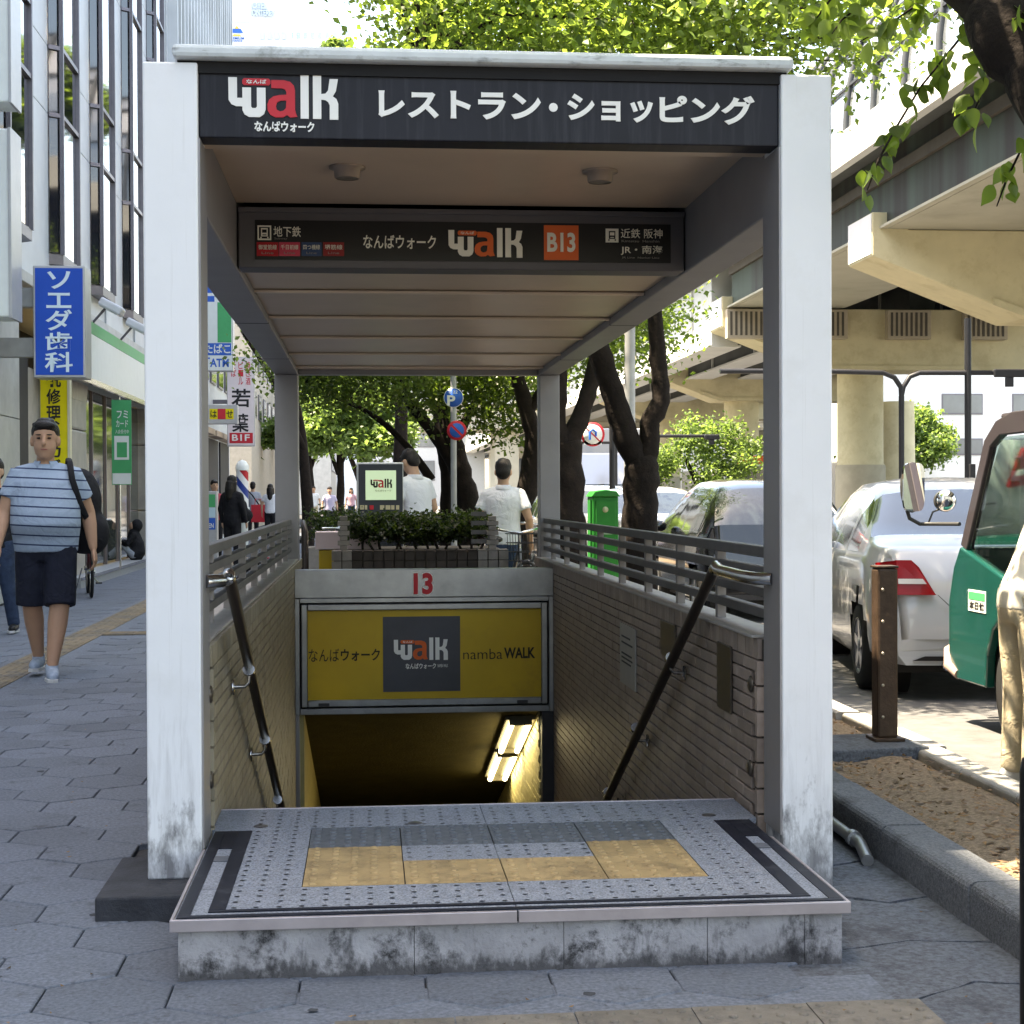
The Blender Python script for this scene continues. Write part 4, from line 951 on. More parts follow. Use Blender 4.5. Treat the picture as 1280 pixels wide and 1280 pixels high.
text_px('酒 たばこ', 240, 430, 288, 442, YY-.004, M_wsign, f_, .02); text_px('銀行ATM', 240, 446, 286, 460, YY, M_blu, f_, .03)
s, f_ = projecting('white vertical restaurant sign with black brush letters and red B1F box', 284, 446, 318, 558, 46, mat('sign_pinkwhite', (.70, .62, .62), .5, var=.04))
YY = 45.994
for ch, u0, v0, u1, v1 in (('若', 289, 486, 313, 509), ('葉', 290, 517, 311, 540)): text_px(ch, u0, v0, u1, v1, YY, M_dk, f_, .02)
a = aY(287, 554, YY); e = aY(316, 541, YY); boxo('red_box', a.x, e.x, YY-.004, YY, a.z, e.z, M_red, f_); text_px('B1F', 290, 543, 312, 551, YY-.004, M_wsign, f_, .02)
for body_, u in (('焼き酒', 307), ('ビール', 298), ('そば', 289)):
    for k, ch in enumerate(body_): text_px(ch, u, 452+10*k, u+6, 461+10*k, YY, M_red, f_, .01)
s, f_ = projecting('small grey box sign with yellow and red lettering', 257, 506, 297, 530, 43, MATS['case_alu'])
a = aY(262, 524, 42.99); e = aY(292, 511, 42.99); boxo('yellow_strip', a.x, e.x, 42.985, 42.9935, a.z, e.z, MATS['sign_yellow'], f_); boxo('red_strip', aY(272, 515, 42.98).x, aY(282, 515, 42.98).x, 42.98, 42.9845, a.z, e.z, M_red, f_)
text_px('は', 263, 513, 271, 522, 42.984, M_dk, f_, .02); text_px('せ', 283, 513, 291, 522, 42.984, M_dk, f_, .02)
# standing sign of the convenience shop and barber pole
YC = 30.0
a = aY(252, 700, YC); e = aY(271, 614, YC)
cs = thing('standing_sign', 'standing shop sign with green top and blue OPEN panel behind the fence', 'sign', (e.x-.3, YC, 0))
boxo('case', e.x-.62, e.x, YC, YC+.3, 0.02, e.z, MATS['case_alu'], cs, .01)
for v0, v1, m_ in ((618, 634, M_grn), (634.5, 647, mat('sign_paleblue', (.5, .66, .72), .5, var=.04)), (647.5, 662, M_blu)):
    boxo('sign_field', e.x-.58, e.x-.03, YC-.006, YC-.0005, aY(260, v1, YC).z, aY(260, v0, YC).z, m_, cs)
text('OPEN', e.x-.26, e.x-.06, aY(260, 660, YC).z, aY(260, 654, YC).z, YC-.007, M_wsign, cs, .02)
YBp = 36.0; p = aY(303, 620, YBp)
bp = thing('barber_pole', 'red white and blue striped barber pole on a white stand', 'barber pole', (p.x, YBp, 0))
M_barb = mat('barber_stripes', (.8, .8, .8), .4, var=0)
N, L, bs = nodes_of(M_barb); tc = N.new('ShaderNodeTexCoord'); sp = N.new('ShaderNodeSeparateXYZ'); L.new(tc.outputs['Object'], sp.inputs[0])
ad = N.new('ShaderNodeMath'); ad.operation = 'MULTIPLY_ADD'; L.new(sp.outputs[0], ad.inputs[0]); ad.inputs[1].default_value = 1.3; L.new(sp.outputs[2], ad.inputs[2])
fr_ = N.new('ShaderNodeMath'); fr_.operation = 'MULTIPLY'; fr_.inputs[1].default_value = 1.25; L.new(ad.outputs[0], fr_.inputs[0]); f2 = N.new('ShaderNodeMath'); f2.operation = 'FRACT'; L.new(fr_.outputs[0], f2.inputs[0])
rp = N.new('ShaderNodeValToRGB'); rp.color_ramp.interpolation = 'CONSTANT'; rp.color_ramp.elements[0].color = (.75, .75, .75, 1); rp.color_ramp.elements[1].position = .25; rp.color_ramp.elements[1].color = (.5, .02, .03, 1)
for ps, cc in ((.5, (.75, .75, .75, 1)), (.75, (.02, .05, .25, 1))): e_ = rp.color_ramp.elements.new(ps); e_.color = cc
L.new(f2.outputs[0], rp.inputs[0]); L.new(rp.outputs[0], bs.inputs['Base Color'])
z0 = aY(303, 634, YBp).z; z1 = aY(303, 588, YBp).z
MB().lathe((p.x, YBp, 0), [(.135, z0), (.135, z1)], 20).build('striped_drum', M_barb, bp); MB().lathe((p.x, YBp, 0), [(.15, z1), (.15, z1+.1), (.09, z1+.2), (.001, z1+.24)], 20).build('cap', M_wsign, bp); MB().lathe((p.x, YBp, 0), [(.16, z0), (.16, z0-.3), (.12, z0-.35), (.13, 0)], 20).build('stand', M_wsign, bp)
# ================================================================== elevated expressway
M_cream = mat('bent_cream', (.60, .53, .34), .75, var=.08, scale=1.2, bump=.1, bscale=20, dirt=(.45, .38, .22), dscale=1.3, damt=.55, dthr=.5)
M_creamw = mat('bent_end', (.66, .66, .66), .75, var=.06, scale=2)
M_web = mat('girder_web', (.16, .165, .15), .7, var=.3, scale=.9, bump=.1, bscale=10)
M_soft = mat('deck_soffit', (.40, .38, .30), .75, var=.12, scale=.5, dirt=(.27, .26, .2), dscale=.4, damt=.5)
M_par = mat('parapet_pale', (.58, .58, .55), .7, var=.08, scale=.8, dirt=(.4, .4, .38), dscale=1, damt=.5)
M_flange = mat('flange_pale', (.55, .55, .52), .7, var=.08, scale=.7)
M_shade = mat('girder_shade', (.10, .105, .10), .8, var=.2, scale=.8)  # dark copy for inner girders and undersides, their shade painted in
# streaked weathering on the web
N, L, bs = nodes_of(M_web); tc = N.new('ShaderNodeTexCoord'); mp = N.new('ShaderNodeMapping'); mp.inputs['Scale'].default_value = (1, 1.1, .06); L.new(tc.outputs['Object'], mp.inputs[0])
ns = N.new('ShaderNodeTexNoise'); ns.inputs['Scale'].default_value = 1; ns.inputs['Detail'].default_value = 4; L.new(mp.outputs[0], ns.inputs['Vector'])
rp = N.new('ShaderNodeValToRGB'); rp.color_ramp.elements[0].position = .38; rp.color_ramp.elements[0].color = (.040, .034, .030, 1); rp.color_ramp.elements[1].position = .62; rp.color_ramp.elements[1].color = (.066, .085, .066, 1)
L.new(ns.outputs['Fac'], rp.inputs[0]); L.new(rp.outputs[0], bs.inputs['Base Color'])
ex = thing('elevated_expressway', 'elevated expressway on cream bents crossing the right side', 'expressway', (12, 40, 0))
boxo('box_girder', 11.9, 15.6, -30, 51.2, 7.4, 9.12, M_web, ex); boxo('girder_soffit', 11.92, 15.58, -30, 51.2, 7.37, 7.399, M_soft, ex)
boxo('web_flange', 11.72, 11.899, -30, 51.2, 7.37, 7.43, M_soft, ex); boxo('web_flange', 11.80, 11.899, -30, 51.2, 8.45, 8.7, mat('web_rib', (.10, .085, .07), .7, var=.2, scale=1), ex)
boxo('box_girder', 20.2, 24, -30, 51.2, 7.4, 9.12, M_web, ex); boxo('girder_soffit', 20.22, 23.98, -30, 51.2, 7.37, 7.399, M_soft, ex)
boxo('inner_deck', 15.61, 20.19, -30, 51.2, 8.8, 9.11, M_shade, ex); boxo('deck', 11.16, 24.6, -30, 220, 9.13, 9.40, M_shade, ex)
boxo('parapet', 10.92, 11.15, -30, 220, 8.86, 9.62, M_par, ex); boxo('parapet', 24.4, 24.65, -30, 220, 9.41, 10.3, M_par, ex)
# curved noise barrier: ribs, rails and pale panels
M_acr = mat('barrier_panel', (.62, .68, .70), .25, var=.03, trans=.85)
arc = [(10.95+ .1+ 1.9*(1-math.cos(t)), 9.6+3.6*math.sin(t)) for t in [i*.16 for i in range(9)]]
yb0, yb1, st_ = 12, 51, 2.0
y = yb0
while y <= yb1:
    MB().tube([(x, y, z) for x, z in arc], .075, 8).build('barrier_rib', mat('rib_grey', (.07, .078, .085), .5, metal=.0, var=.05), ex); y += st_
for i in (2, 4, 6, 8): boxo('barrier_rail', arc[i][0]-.03, arc[i][0]+.03, yb0, yb1, arc[i][1]-.03, arc[i][1]+.03, mat('rail_dark', (.03, .03, .033), .5, var=.05), ex)
y = yb0
while y < yb1-.1:
    for i in (0, 2, 4, 6):
        b = MB()
        for k in (0, 1): b.quad((arc[i+k][0]+.05, y+.05, arc[i+k][1]), (arc[i+k][0]+.05, y+st_-.05, arc[i+k][1]), (arc[i+k+1][0]+.05, y+st_-.05, arc[i+k+1][1]), (arc[i+k+1][0]+.05, y+.05, arc[i+k+1][1]))
        b.build('barrier_panel', M_acr, ex, fix=False)
    y += st_
# far girders
for k, x in enumerate((11.62, 13.9, 16.2, 18.5, 20.8)):
    boxo('far_girder', x, x+.9, 53, 220, 6.35, 9.12, M_flange if k == 0 else M_shade, ex); boxo('far_flange', x-.12, x+1.02, 53, 220, 6.28, 6.345, M_flange, ex)
    for j in range(0, 8): boxo('girder_stiffener', x-.08, x-.001, 56+7*j, 56.1+7*j, 6.35, 9.0, M_flange, ex)
boxo('far_deck_underside', 12.6, 21, 53, 220, 8.7, 9.11, M_shade, ex)
def bent(yc, vents, label):
    t = thing('expressway_bent', label, 'pier', (16.5, yc, -.1), group='expressway bents')
    y0, y1 = yc-.9, yc+.9
    MB().prism([(11.55, 6.75), (15.2, 5.35), (22.5, 5.35), (22.5, 7.36), (12.4, 7.36), (12.4, 7.75), (11.55, 7.75)], lambda a, c, d: (a, d, c), y0, y1).build('cap_beam', M_cream, t, .03)
    boxo('cap_end', 11.53, 11.549, y0+.03, y1-.03, 6.8, 7.72, M_creamw, t)
    MB().prism([(14.4, 5.66-.03), (15.2, 5.36), (22.4, 5.36), (22.4, 5.5), (15.3, 5.5), (14.4, 5.8)], lambda a, c, d: (a, d, c), y0-.06, y0-.002).build('cap_rib', M_cream, t)
    MB().lathe((16.45, yc, 0), [(.80, -.1), (.80, 2.25), (.76, 2.3), (.76, 5.36)], 28).build('column', M_cream, t)
    MB().lathe((16.45, yc, 0), [(.83, -.1), (.83, 2.2), (.80, 2.25)], 28).build('column_jacket', mat('jacket_concrete', (.40, .36, .27), .85, var=.12, scale=2), t)
    MB().lathe((23.5, yc, 0), [(.80, -.1), (.80, 2.3), (.76, 5.36)], 28).build('column', M_cream, t)
    for k, x in enumerate(vents):
        v_ = boxo('vent_box', x, x+1.45, y0-.34, y0-.002, 6.35, 7.30, mat('vent_frame', (.42, .36, .27), .7, var=.08), t, .01)
        for j in range(8): boxo('vent_slat', x+.09+.165*j, x+.165+.165*j, y0-.36, y0-.342, 6.45, 7.22, mat('vent_dark', (.09, .08, .065), .7, var=.1), v_)
    return t
bent(36.5, (), 'cream cantilever bent of the expressway, nearest, at the upper right')
bent(52.0, (11.65, 14.2, 17.0, 19.6), 'cream bent with vent boxes behind the nearest bent')
bent(69, (), 'cream bent farther down the expressway, third in line')
bent(86, (), 'cream bent far down the expressway, fourth in line')
# ramp crossing at the end of the street
rp_ = thing('ramp_bridge', 'pale beige ramp bridge crossing the road in the distance', 'bridge', (8, 105, 0))
M_rampc = mat('ramp_concrete', (.55, .52, .42), .8, var=.08, scale=.4)
boxo('ramp_deck', 3, 34, 105, 111, 5.6, 7.3, M_rampc, rp_); boxo('ramp_parapet', 3, 34, 104.7, 104.95, 7.31, 8.2, M_par, rp_)
for k in range(4): boxo('ramp_band', 3, 34, 104.9, 104.99, 5.7+.4*k, 5.75+.4*k, MATS['jacket_concrete'], rp_)
for x in (8.5, 18, 27): boxo('ramp_pier', x, x+1.6, 106, 110, -.1, 5.59, M_rampc, rp_)
# buildings across
def block(label, x0, x1, y0, y1, h, wallm, wins, glass):
    b = thing('far_building', label, 'building', ((x0+x1)/2, y0, 0)); boxo('wall', x0, x1, y0, y1, -.1, h, wallm, b)
    boxo('roof_edge', x0-.2, x1+.2, y0-.2, y1+.2, h, h+.4, wallm, b)
    for (a, c, z0, z1) in wins:
        w_ = boxo('window', a, c, y0-.06, y0-.003, z0, z1, M_frame, b); n = max(1, int((c-a)/1.3))
        for k in range(n): boxo('pane', a+.05+(c-a-.05)/n*k, a+(c-a-.05)/n*(k+1), y0-.075, y0-.062, z0+.08, z1-.08, glass, w_)
    return b
M_wb = mat('white_block', (.74, .74, .73), .7, var=.03); M_gw = mat('office_pane', (.14, .155, .17), .12, var=.2, scale=.6, spec=.7)
W = lambda u0, v0, u1, v1, Y: (aY(u0, 600, Y).x, aY(u1, 600, Y).x, aY(u0, v1, Y).z, aY(u0, v0, Y).z)
block('white office building with grey strip windows under the expressway', 27.5, 48, 88, 100, 22, M_wb, [W(u0, v0, u1, v1, 87.9) for u0, u1 in ((1178, 1229), (1266, 1330)) for v0, v1 in ((492, 518), (548, 569), (437, 461))], M_gw)
block('white building with pale glass far behind the road trees', 22, 40, 130, 150, 30, M_wb, [W(u0, v0, u1, v1, 129.9) for u0, u1 in ((912, 930), (936, 968)) for v0, v1 in ((505, 527),)], mat('blue_pane', (.35, .5, .56), .15, var=.1))
block('grey distant block at the road end', -1.5, 14, 190, 205, 24, mat('grey_block', (.46, .48, .5), .8, var=.05), [(0+3*k, 2+3*k, 3+4*j, 5.4+4*j) for k in range(4) for j in range(5)], M_gw)
block('cream apartment block at the far end beyond the ramp', 14.5, 34, 170, 190, 18, mat('cream_block', (.62, .58, .48), .8, var=.05), [(16+3.5*k, 18.3+3.5*k, 3+3.6*j, 5.2+3.6*j) for k in range(5) for j in range(4)], M_gw)

# ------------------------------------------------------------------ vehicles
M_tyre = mat('tyre', (.018, .018, .019), .8, var=.2); M_rim = mat('rim_alloy', (.5, .5, .52), .3, metal=.8, var=.05)
M_cglass = mat('car_glass', (.02, .028, .03), .04, var=.0, spec=.9, coat=.6)
M_lampr = mat('tail_lamp_red', (.30, .003, .007), .25, var=.05, coat=.15); M_lampw = mat('tail_lamp_clear', (.7, .68, .68), .15, var=.05, coat=.6)
M_blackp = mat('car_black_trim', (.02, .02, .021), .5, var=.1)
def wheel(parent, x, y, z, r, wid, side):
    w_ = MB().lathe((x, y, z), [(r*.62, -wid/2), (r*.93, -wid/2), (r, -wid/2+.025), (r, wid/2-.025), (r*.93, wid/2), (r*.62, wid/2)], 32, 'x').build('wheel', M_tyre, parent, local=True)
    o = side*wid/2
    MB().lathe((x, y, z), [(r*.66, o*.98), (r*.64, o*1.02), (r*.58, o*.8), (r*.56, o*.5), (.001, o*.45)], 32, 'x').build('rim', M_rim, w_, local=True)
    sp_ = MB()
    for k in range(5):
        a = 2*math.pi*k/5+.3; c, s = math.cos(a), math.sin(a); t = Vector((0, -s, c)); d = Vector((0, c, s)); ce = Vector((x, y, z))
        sp_.add([ce+d*.03-t*.035+Vector((o*.9, 0, 0)), ce+d*r*.6-t*.028+Vector((o*.96, 0, 0)), ce+d*r*.6+t*.028+Vector((o*.96, 0, 0)), ce+d*.03+t*.035+Vector((o*.9, 0, 0)),
                 ce+d*.03-t*.035+Vector((o*.5, 0, 0)), ce+d*r*.6-t*.028+Vector((o*.5, 0, 0)), ce+d*r*.6+t*.028+Vector((o*.5, 0, 0)), ce+d*.03+t*.035+Vector((o*.5, 0, 0))], [(0,1,2,3),(0,4,5,1),(1,5,6,2),(2,6,7,3),(3,7,4,0)])
    sp_.build('spokes', M_rim, w_, local=True); MB().lathe((x, y, z), [(.045, o*.4), (.045, o*.95), (.001, o)], 14, 'x').build('hub', M_rim, w_, local=True)
def interp(tab, t):
    for (a, b), (c, d) in zip(tab, tab[1:]):
        if t <= c:
            k = (t-a)/(c-a) if c > a else 0; k = k*k*(3-2*k) if False else k
            return b+(d-b)*k
    return tab[-1][1]
def smooth_tab(tab, t, h=.08): return (interp(tab, t-h)+2*interp(tab, t)+interp(tab, t+h))/4
def car(name, label, loc, rz, paint, prof, L_=4.25, W_=1.69, group=None, wheel_r=.30, hatch=False):
    """y = 0 at the rear bumper, heading +y. prof: dict of tables over y: roof (top outline), belt, and so on"""
    t = thing(name, label, 'car', loc, rz, group)
    hw = W_/2
    top = prof['top']; belt = prof['belt']
    def half(y):                                              # plan outline with rounded ends
        e = 1.0
        if y < .5: e = 1-.16*((.5-y)/.5)**2.2
        if y > L_-.7: e = 1-.24*((y-(L_-.7))/.7)**2.2
        return hw*e
    def sect(y):
        zt = smooth_tab(top, y, .10); zb = min(interp(belt, y), zt-.03); h = half(y); pts = []
        z0 = .20 if .45 < y < L_-.5 else .24
        pts += [(h*.90, z0), (h*.965, z0+.06), (h*.985, z0+.16), (h*.992, .50), (h*1.0, .60), (h*.992, .72), (h*.972, zb-.05), (h*.945, zb)]
        g = max(0, zt-zb); inw = min(.24, g*.42)               # tumblehome of the cabin
        rx = h*.945-inw
        pts += [(h*.945-inw*.28, zb+g*.30), (h*.945-inw*.58, zb+g*.6), (rx+.01, zb+g*.84), (rx-.05, zb+g*.955), (rx-.16, zb+g*.992), (rx*.55, zt+.012*(g > .2)), (0, zt+.02*(g > .2))]
        return pts
    ys = [0, .02, .06, .12]+[.2+.1*k for k in range(int((L_-.4)/.1))]+[L_-.15, L_-.06, L_-.015, L_]
    ys = sorted(set(round(y, 3) for y in ys)); secs = [sect(y) for y in ys]; n = len(secs[0]); b = MB(); gl = MB()
    for y, s in zip(ys, secs):
        ry = 0
        for x, z in s: b.v.append((x, y+ .06*(x/hw)**2*(1 if y < .3 else 0)*(1-y/.3 if y < .3 else 0)-.07*(x/hw)**2*max(0, (y-(L_-.5))/.5), z))
        for x, z in s[::-1][1:]: b.v.append((-x, y+ .06*(x/hw)**2*(1 if y < .3 else 0)*(1-y/.3 if y < .3 else 0)-.07*(x/hw)**2*max(0, (y-(L_-.5))/.5), z))
    m_ = 2*n-1
    wc = [(prof['axle_r'], wheel_r), (prof['axle_f'], wheel_r)]
    for i in range(len(ys)-1):
        for k in range(m_-1):
            a = i*m_+k; q = (a, a+1, a+m_+1, a+m_); yc = (ys[i]+ys[i+1])/2; kk = min(k, m_-2-k); zc = sum(b.v[j][2] for j in q)/4
            if kk <= 4 and any((yc-wy)**2+(zc-wheel_r)**2 < (wheel_r+.065)**2 for wy, _ in wc): continue
            g_side = 7 <= kk <= 9 and any(y0 <= ys[i]+.001 and ys[i+1] <= y1+.001 for y0, y1 in prof['side_win'])
            g_rear = any(y0 <= ys[i]+.001 and ys[i+1] <= y1+.001 for y0, y1 in prof['end_win']) and kk >= 10
            b.f.append(q); b.m.append(1 if (g_side or g_rear) else 0); b.sm.append(True)
    b.f.append(tuple(range(m_))[::-1]); b.m.append(0); b.sm.append(False); b.f.append(tuple(range((len(ys)-1)*m_, len(ys)*m_))); b.m.append(0); b.sm.append(False)
    # split glass from body: two objects
    body, glass = MB(), MB()
    for f, mm, s in zip(b.f, b.m, b.sm):
        (glass if mm else body).add([b.v[j] for j in f], [tuple(range(len(f)))], 0, s)
    body.build('body', paint, t, local=True, weld=True); glass.build('windows', M_cglass, t, local=True, weld=True)
    boxo_l = lambda nm, x0, x1, y0, y1, z0, z1, m, par=t, bv=.0: MB().box(x0, x1, y0, y1, z0, z1).build(nm, m, par, bv, local=True)
    boxo_l('underbody', -hw*.86, hw*.86, .25, L_-.3, .17, .45, M_blackp)
    for wy, r in wc:
        for s in (-1, 1):
            wheel(t, s*(hw-.105), wy, r, r, .19, s)
            MB().lathe((s*(hw-.2), wy, r), [(r+.06, -.12), (r+.06, .12)], 24, 'x').build('arch_liner', M_blackp, t, local=True)
    for s in (-1, 1):
        yb = prof['mirror']; MB().ell((s*(hw+.07), yb, .98), (.10, .06, .07), seg=14).build('wing_mirror', paint, t, local=True)
    return t, boxo_l, half, sect
def sedan_prof(): return dict(top=[(0, .62), (.02, .86), (.05, .95), (.12, 1.00), (.55, 1.03), (.75, 1.09), (1.38, 1.415), (1.8, 1.465), (2.4, 1.46), (2.8, 1.38), (3.45, 1.00), (4.0, .86), (4.25, .62)],
    belt=[(0, .60), (.05, .90), (.7, .955), (2.5, .93), (3.3, .90), (4.25, .58)], axle_r=.78, axle_f=3.38, side_win=[(1.0, 1.5), (1.6, 2.1), (2.2, 2.9)], end_win=[(.7, 1.3), (2.7, 3.3)], mirror=2.85)
def hatch_prof(): return dict(top=[(0, .62), (.03, .95), (.10, 1.05), (.48, 1.42), (.9, 1.50), (2.0, 1.52), (2.4, 1.46), (3.1, 1.04), (3.6, .92), (3.9, .62)],
    belt=[(0, .60), (.1, .95), (1.0, .96), (3.0, .92), (3.9, .58)], axle_r=.62, axle_f=3.10, side_win=[(.4, .8), (.9, 1.5), (1.6, 2.5)], end_win=[(.1, .5), (2.3, 3.0)], mirror=2.45)
M_carw = mat('paint_white', (.46, .47, .49), .28, var=0, coat=.8, spec=.5)
M_cars = mat('paint_silver', (.42, .43, .45), .3, metal=.6, var=0, coat=.8); M_carb = mat('paint_black', (.012, .012, .014), .2, var=0, coat=1.); M_carbl = mat('paint_blue', (.06, .16, .32), .25, var=0, coat=.9)
ZR = -.06
sed, bl, half_s, sect_s = car('sedan', 'silver white sedan parked beyond the right post, rear towards us', (4.12, 9.95, ZR), R(-8.5), M_carw, sedan_prof())
# rear details of the sedan, set on its tail
def on_tail(poly, m, nm, par, y_off=-.004, th=.02):
    """polygon in (x, z) laid on the rounded tail"""
    def fy(x, z): return .06*(x/.845)**2+ (0 if z < .62 else (z-.62)*.075 if z < .86 else .018+(z-.86)*.33)
    n_ = len(poly); b = MB(); P = []
    for d in (0, th):
        P += [(x, fy(x, z)+y_off+d, z) for x, z in poly]
    b.add(P, [tuple(range(n_)), tuple(range(n_, 2*n_))[::-1]]+[(i, n_+i, n_+(i+1) % n_, (i+1) % n_) for i in range(n_)])
    return b.build(nm, m, par, local=True)
for s in (-1, 1):
    P = lambda l: [(s*x, z) for x, z in l]
    tl = on_tail(P([(.70, .70), (.70, .925), (.60, .925), (.555, .88), (.46, .715), (.45, .70)]), M_lampr, 'tail_lamp', sed, -.012, .03)
    on_tail(P([(.69, .772), (.69, .805), (.535, .805), (.51, .772)]), M_lampw, 'reverse_lamp', tl, -.017, .006)
    # wrap-round side of the lamp
    MB().add([(s*.70, .035, .70), (s*.70, .045, .925), (s*.80, .26, .90), (s*.815, .24, .72)], [(0, 1, 2, 3)]).build('tail_lamp_side', M_lampr, tl, local=True)
on_tail([(-.33, .835), (.33, .835), (.32, .87), (-.32, .87)], M_chrome, 'plate_garnish', sed, -.02, .03)
on_tail([(-.17, .63), (.17, .63), (.17, .79), (-.17, .79)], mat('plate_white', (.6, .6, .58), .5, var=.05), 'number_plate', sed, -.012, .01)
on_tail([(-.35, .605), (.35, .605), (.35, .612), (-.35, .612)], M_blackp, 'boot_gap', sed, -.004, .004)
on_tail([(-.80, .44), (.80, .44), (.80, .447), (-.80, .447)], M_blackp, 'bumper_gap', sed, -.004, .004)
on_tail([(-.44, .70), (-.435, .70), (-.34, .61), (-.35, .61)], M_blackp, 'boot_gap', sed, -.004, .004)
on_tail([(-.60, .27), (.60, .27), (.52, .30), (-.52, .30)], M_blackp, 'diffuser', sed, -.006, .01)
MB().lathe((-.38, -.02, .235), [(.035, .0), (.035, .2), (.028, .2), (.028, .02), (.001, .02)], 14, 'y').build('exhaust', M_chrome, sed, local=True)
bl('bumper_lip', -.70, .70, -.012, .10, .40, .56, M_carw, sed, .03) if 0 else None
# other cars along the road
c2, *_ = car('hatchback', 'black hatchback with bright reflecting rear window behind the fence', (4.35, 16.4, ZR), R(-1), M_carb, hatch_prof(), 3.9, 1.68, wheel_r=.29)
c3, *_ = car('sedan', 'white sedan ahead of the black hatchback', (4.3, 22.4, ZR), R(0), M_carw, sedan_prof())
c4, *_ = car('hatchback', 'dark blue small car seen past the tree trunk', (4.6, 33, ZR), R(180), M_carbl, hatch_prof(), 3.9, 1.68, wheel_r=.29)
c5, *_ = car('hatchback', 'silver small car behind the green utility box', (3.75, 27, ZR), R(0), M_cars, hatch_prof(), 3.9, 1.68, wheel_r=.29)
c6, *_ = car('sedan', 'white sedan far down the road', (8.2, 46, ZR), R(180), M_carw, sedan_prof())
# box truck, far
bt = thing('box_truck', 'white box truck far down the road behind the forked tree', 'truck', (7.0, 45, ZR))
boxo('cargo_box', 6.0, 8.1, 46.5, 51, .75, 3.25, M_carw, bt, .03); MB().prism([(44.9, .5), (46.4, .5), (46.4, 2.5), (45.4, 2.5), (45.0, 1.6)], lambda a, c, d: (d, a, c), 6.1, 8.0).build('cab', M_cars, bt, .05)
MB().quad((6.2, 44.98, 1.55), (7.9, 44.98, 1.55), (7.9, 45.34, 2.35), (6.2, 45.34, 2.35)).build('windscreen', M_cglass, bt); boxo('chassis', 6.2, 7.9, 45, 51, .45, .74, M_blackp, bt)
for x in (6.15, 7.75):
    for y in (45.7, 49.8): MB().lathe((x+.1, y, .36), [(.02, -.11), (.40, -.11), (.40, .11), (.02, .11)], 20, 'x').build('wheel', M_tyre, bt)
# far bus
bu = thing('bus', 'pale bus with orange sign far under the trees', 'bus', (17, 68, ZR))
boxo('body', 15.5, 18.2, 68, 78, .35, 3.1, mat('bus_pale', (.62, .65, .66), .4, var=.04), bu, .1); boxo('windscreen', 15.7, 18.0, 67.97, 67.995, 1.3, 2.5, M_cglass, bu); boxo('destination_sign', 16.0, 17.6, 67.96, 67.99, 2.6, 2.95, M_orange, bu); boxo('side_windows', 15.47, 15.498, 68.4, 77.6, 1.4, 2.4, M_cglass, bu)
for y in (69.5, 75.5):
    for x in (15.7, 18.0): MB().lathe((x, y, .42), [(.02, -.12), (.48, -.12), (.48, .12), (.02, .12)], 20, 'x').build('wheel', M_tyre, bu)

# green cab-over van, nearest, cut by the right edge
M_vgreen = mat('paint_green', (.003, .055, .046), .25, var=.05, coat=.8); M_vgrey = mat('van_pillar', (.045, .038, .044), .4, var=.05, coat=.4)
vn = thing('van', 'green cab-over van at the right edge with mirrors on an arm', 'van', (4.18, 9.15, ZR))
VX0, VX1 = 3.44, 4.92; VY1 = 9.20; VY0 = 5.7; zq = ZR
def van_sec(y):
    """ring (x, z) at y; front leans"""
    lean = max(0, (y-8.55)/.65); top = 1.80-.0*lean
    top = 1.80 if y < 8.5 else 1.80-(y-8.5)*1.0*0
    return top
prof = [(5.7, .30), (5.7, 1.74), (5.82, 1.80), (8.28, 1.80), (8.50, 1.76), (8.66, 1.66), (9.02, 1.04), (9.17, .86), (9.20, .62), (9.17, .36), (9.05, .27)]
# side sheet pieces: lower door green, pillar, roof
low = [(5.7, .28), (5.7, .90), (8.36, .90), (9.0, 1.05), (9.10, .93), (9.18, .72), (9.18, .42), (9.08, .27), (8.62, .27), (8.60, .45), (8.52, .60), (8.38, .69), (8.22, .72), (8.05, .69), (7.92, .60), (7.84, .45), (7.82, .28)]
for xs_, nm in ((VX0, 'door_side'), (VX1-.06, 'door_side')):
    MB().prism([(a, c+zq) for a, c in low], lambda a, c, d: (d, a, c), xs_, xs_+.06).build(nm, M_vgreen, vn, .012)
pil = [(8.28, 1.80), (8.50, 1.76), (8.66, 1.66), (9.02, 1.06), (8.93, 1.03), (8.58, 1.62), (8.44, 1.68), (5.8, 1.70), (5.8, .92), (5.7, .92), (5.7, 1.74), (5.82, 1.80)]
for xs_ in (VX0+.012, VX1-.06): MB().prism([(a, c+zq) for a, c in pil], lambda a, c, d: (d, a, c), xs_, xs_+.05).build('window_frame', M_vgrey, vn, .006)
MB().prism([(a, c+zq) for a, c in [(5.8, .905), (8.36, .905), (8.92, 1.03), (8.57, 1.61), (8.43, 1.67), (5.8, 1.69)]], lambda a, c, d: (d, a, c), VX0+.03, VX0+.036).build('side_window', mat('van_glass', (.45, .56, .50), .02, var=.0, spec=.6, trans=1.), vn)
boxo('roof', VX0+.02, VX1-.02, 5.75, 8.45, 1.765+zq, 1.80+zq, M_vgrey, vn, .015)
MB().add([(VX0+.06, 9.0, 1.06+zq), (VX1-.06, 9.0, 1.06+zq), (VX1-.1, 8.62, 1.66+zq), (VX0+.1, 8.62, 1.66+zq)], [(0, 1, 2, 3)]).build('windscreen', MATS['van_glass'], vn)
MB().prism([(a, c+zq) for a, c in [(9.06, 1.05), (9.14, .88), (9.17, .62), (9.14, .38), (9.02, .30), (8.9, .30), (8.9, 1.05)]], lambda a, c, d: (d, a, c), VX0+.061, VX1-.061).build('front_panel', M_vgreen, vn, .02)
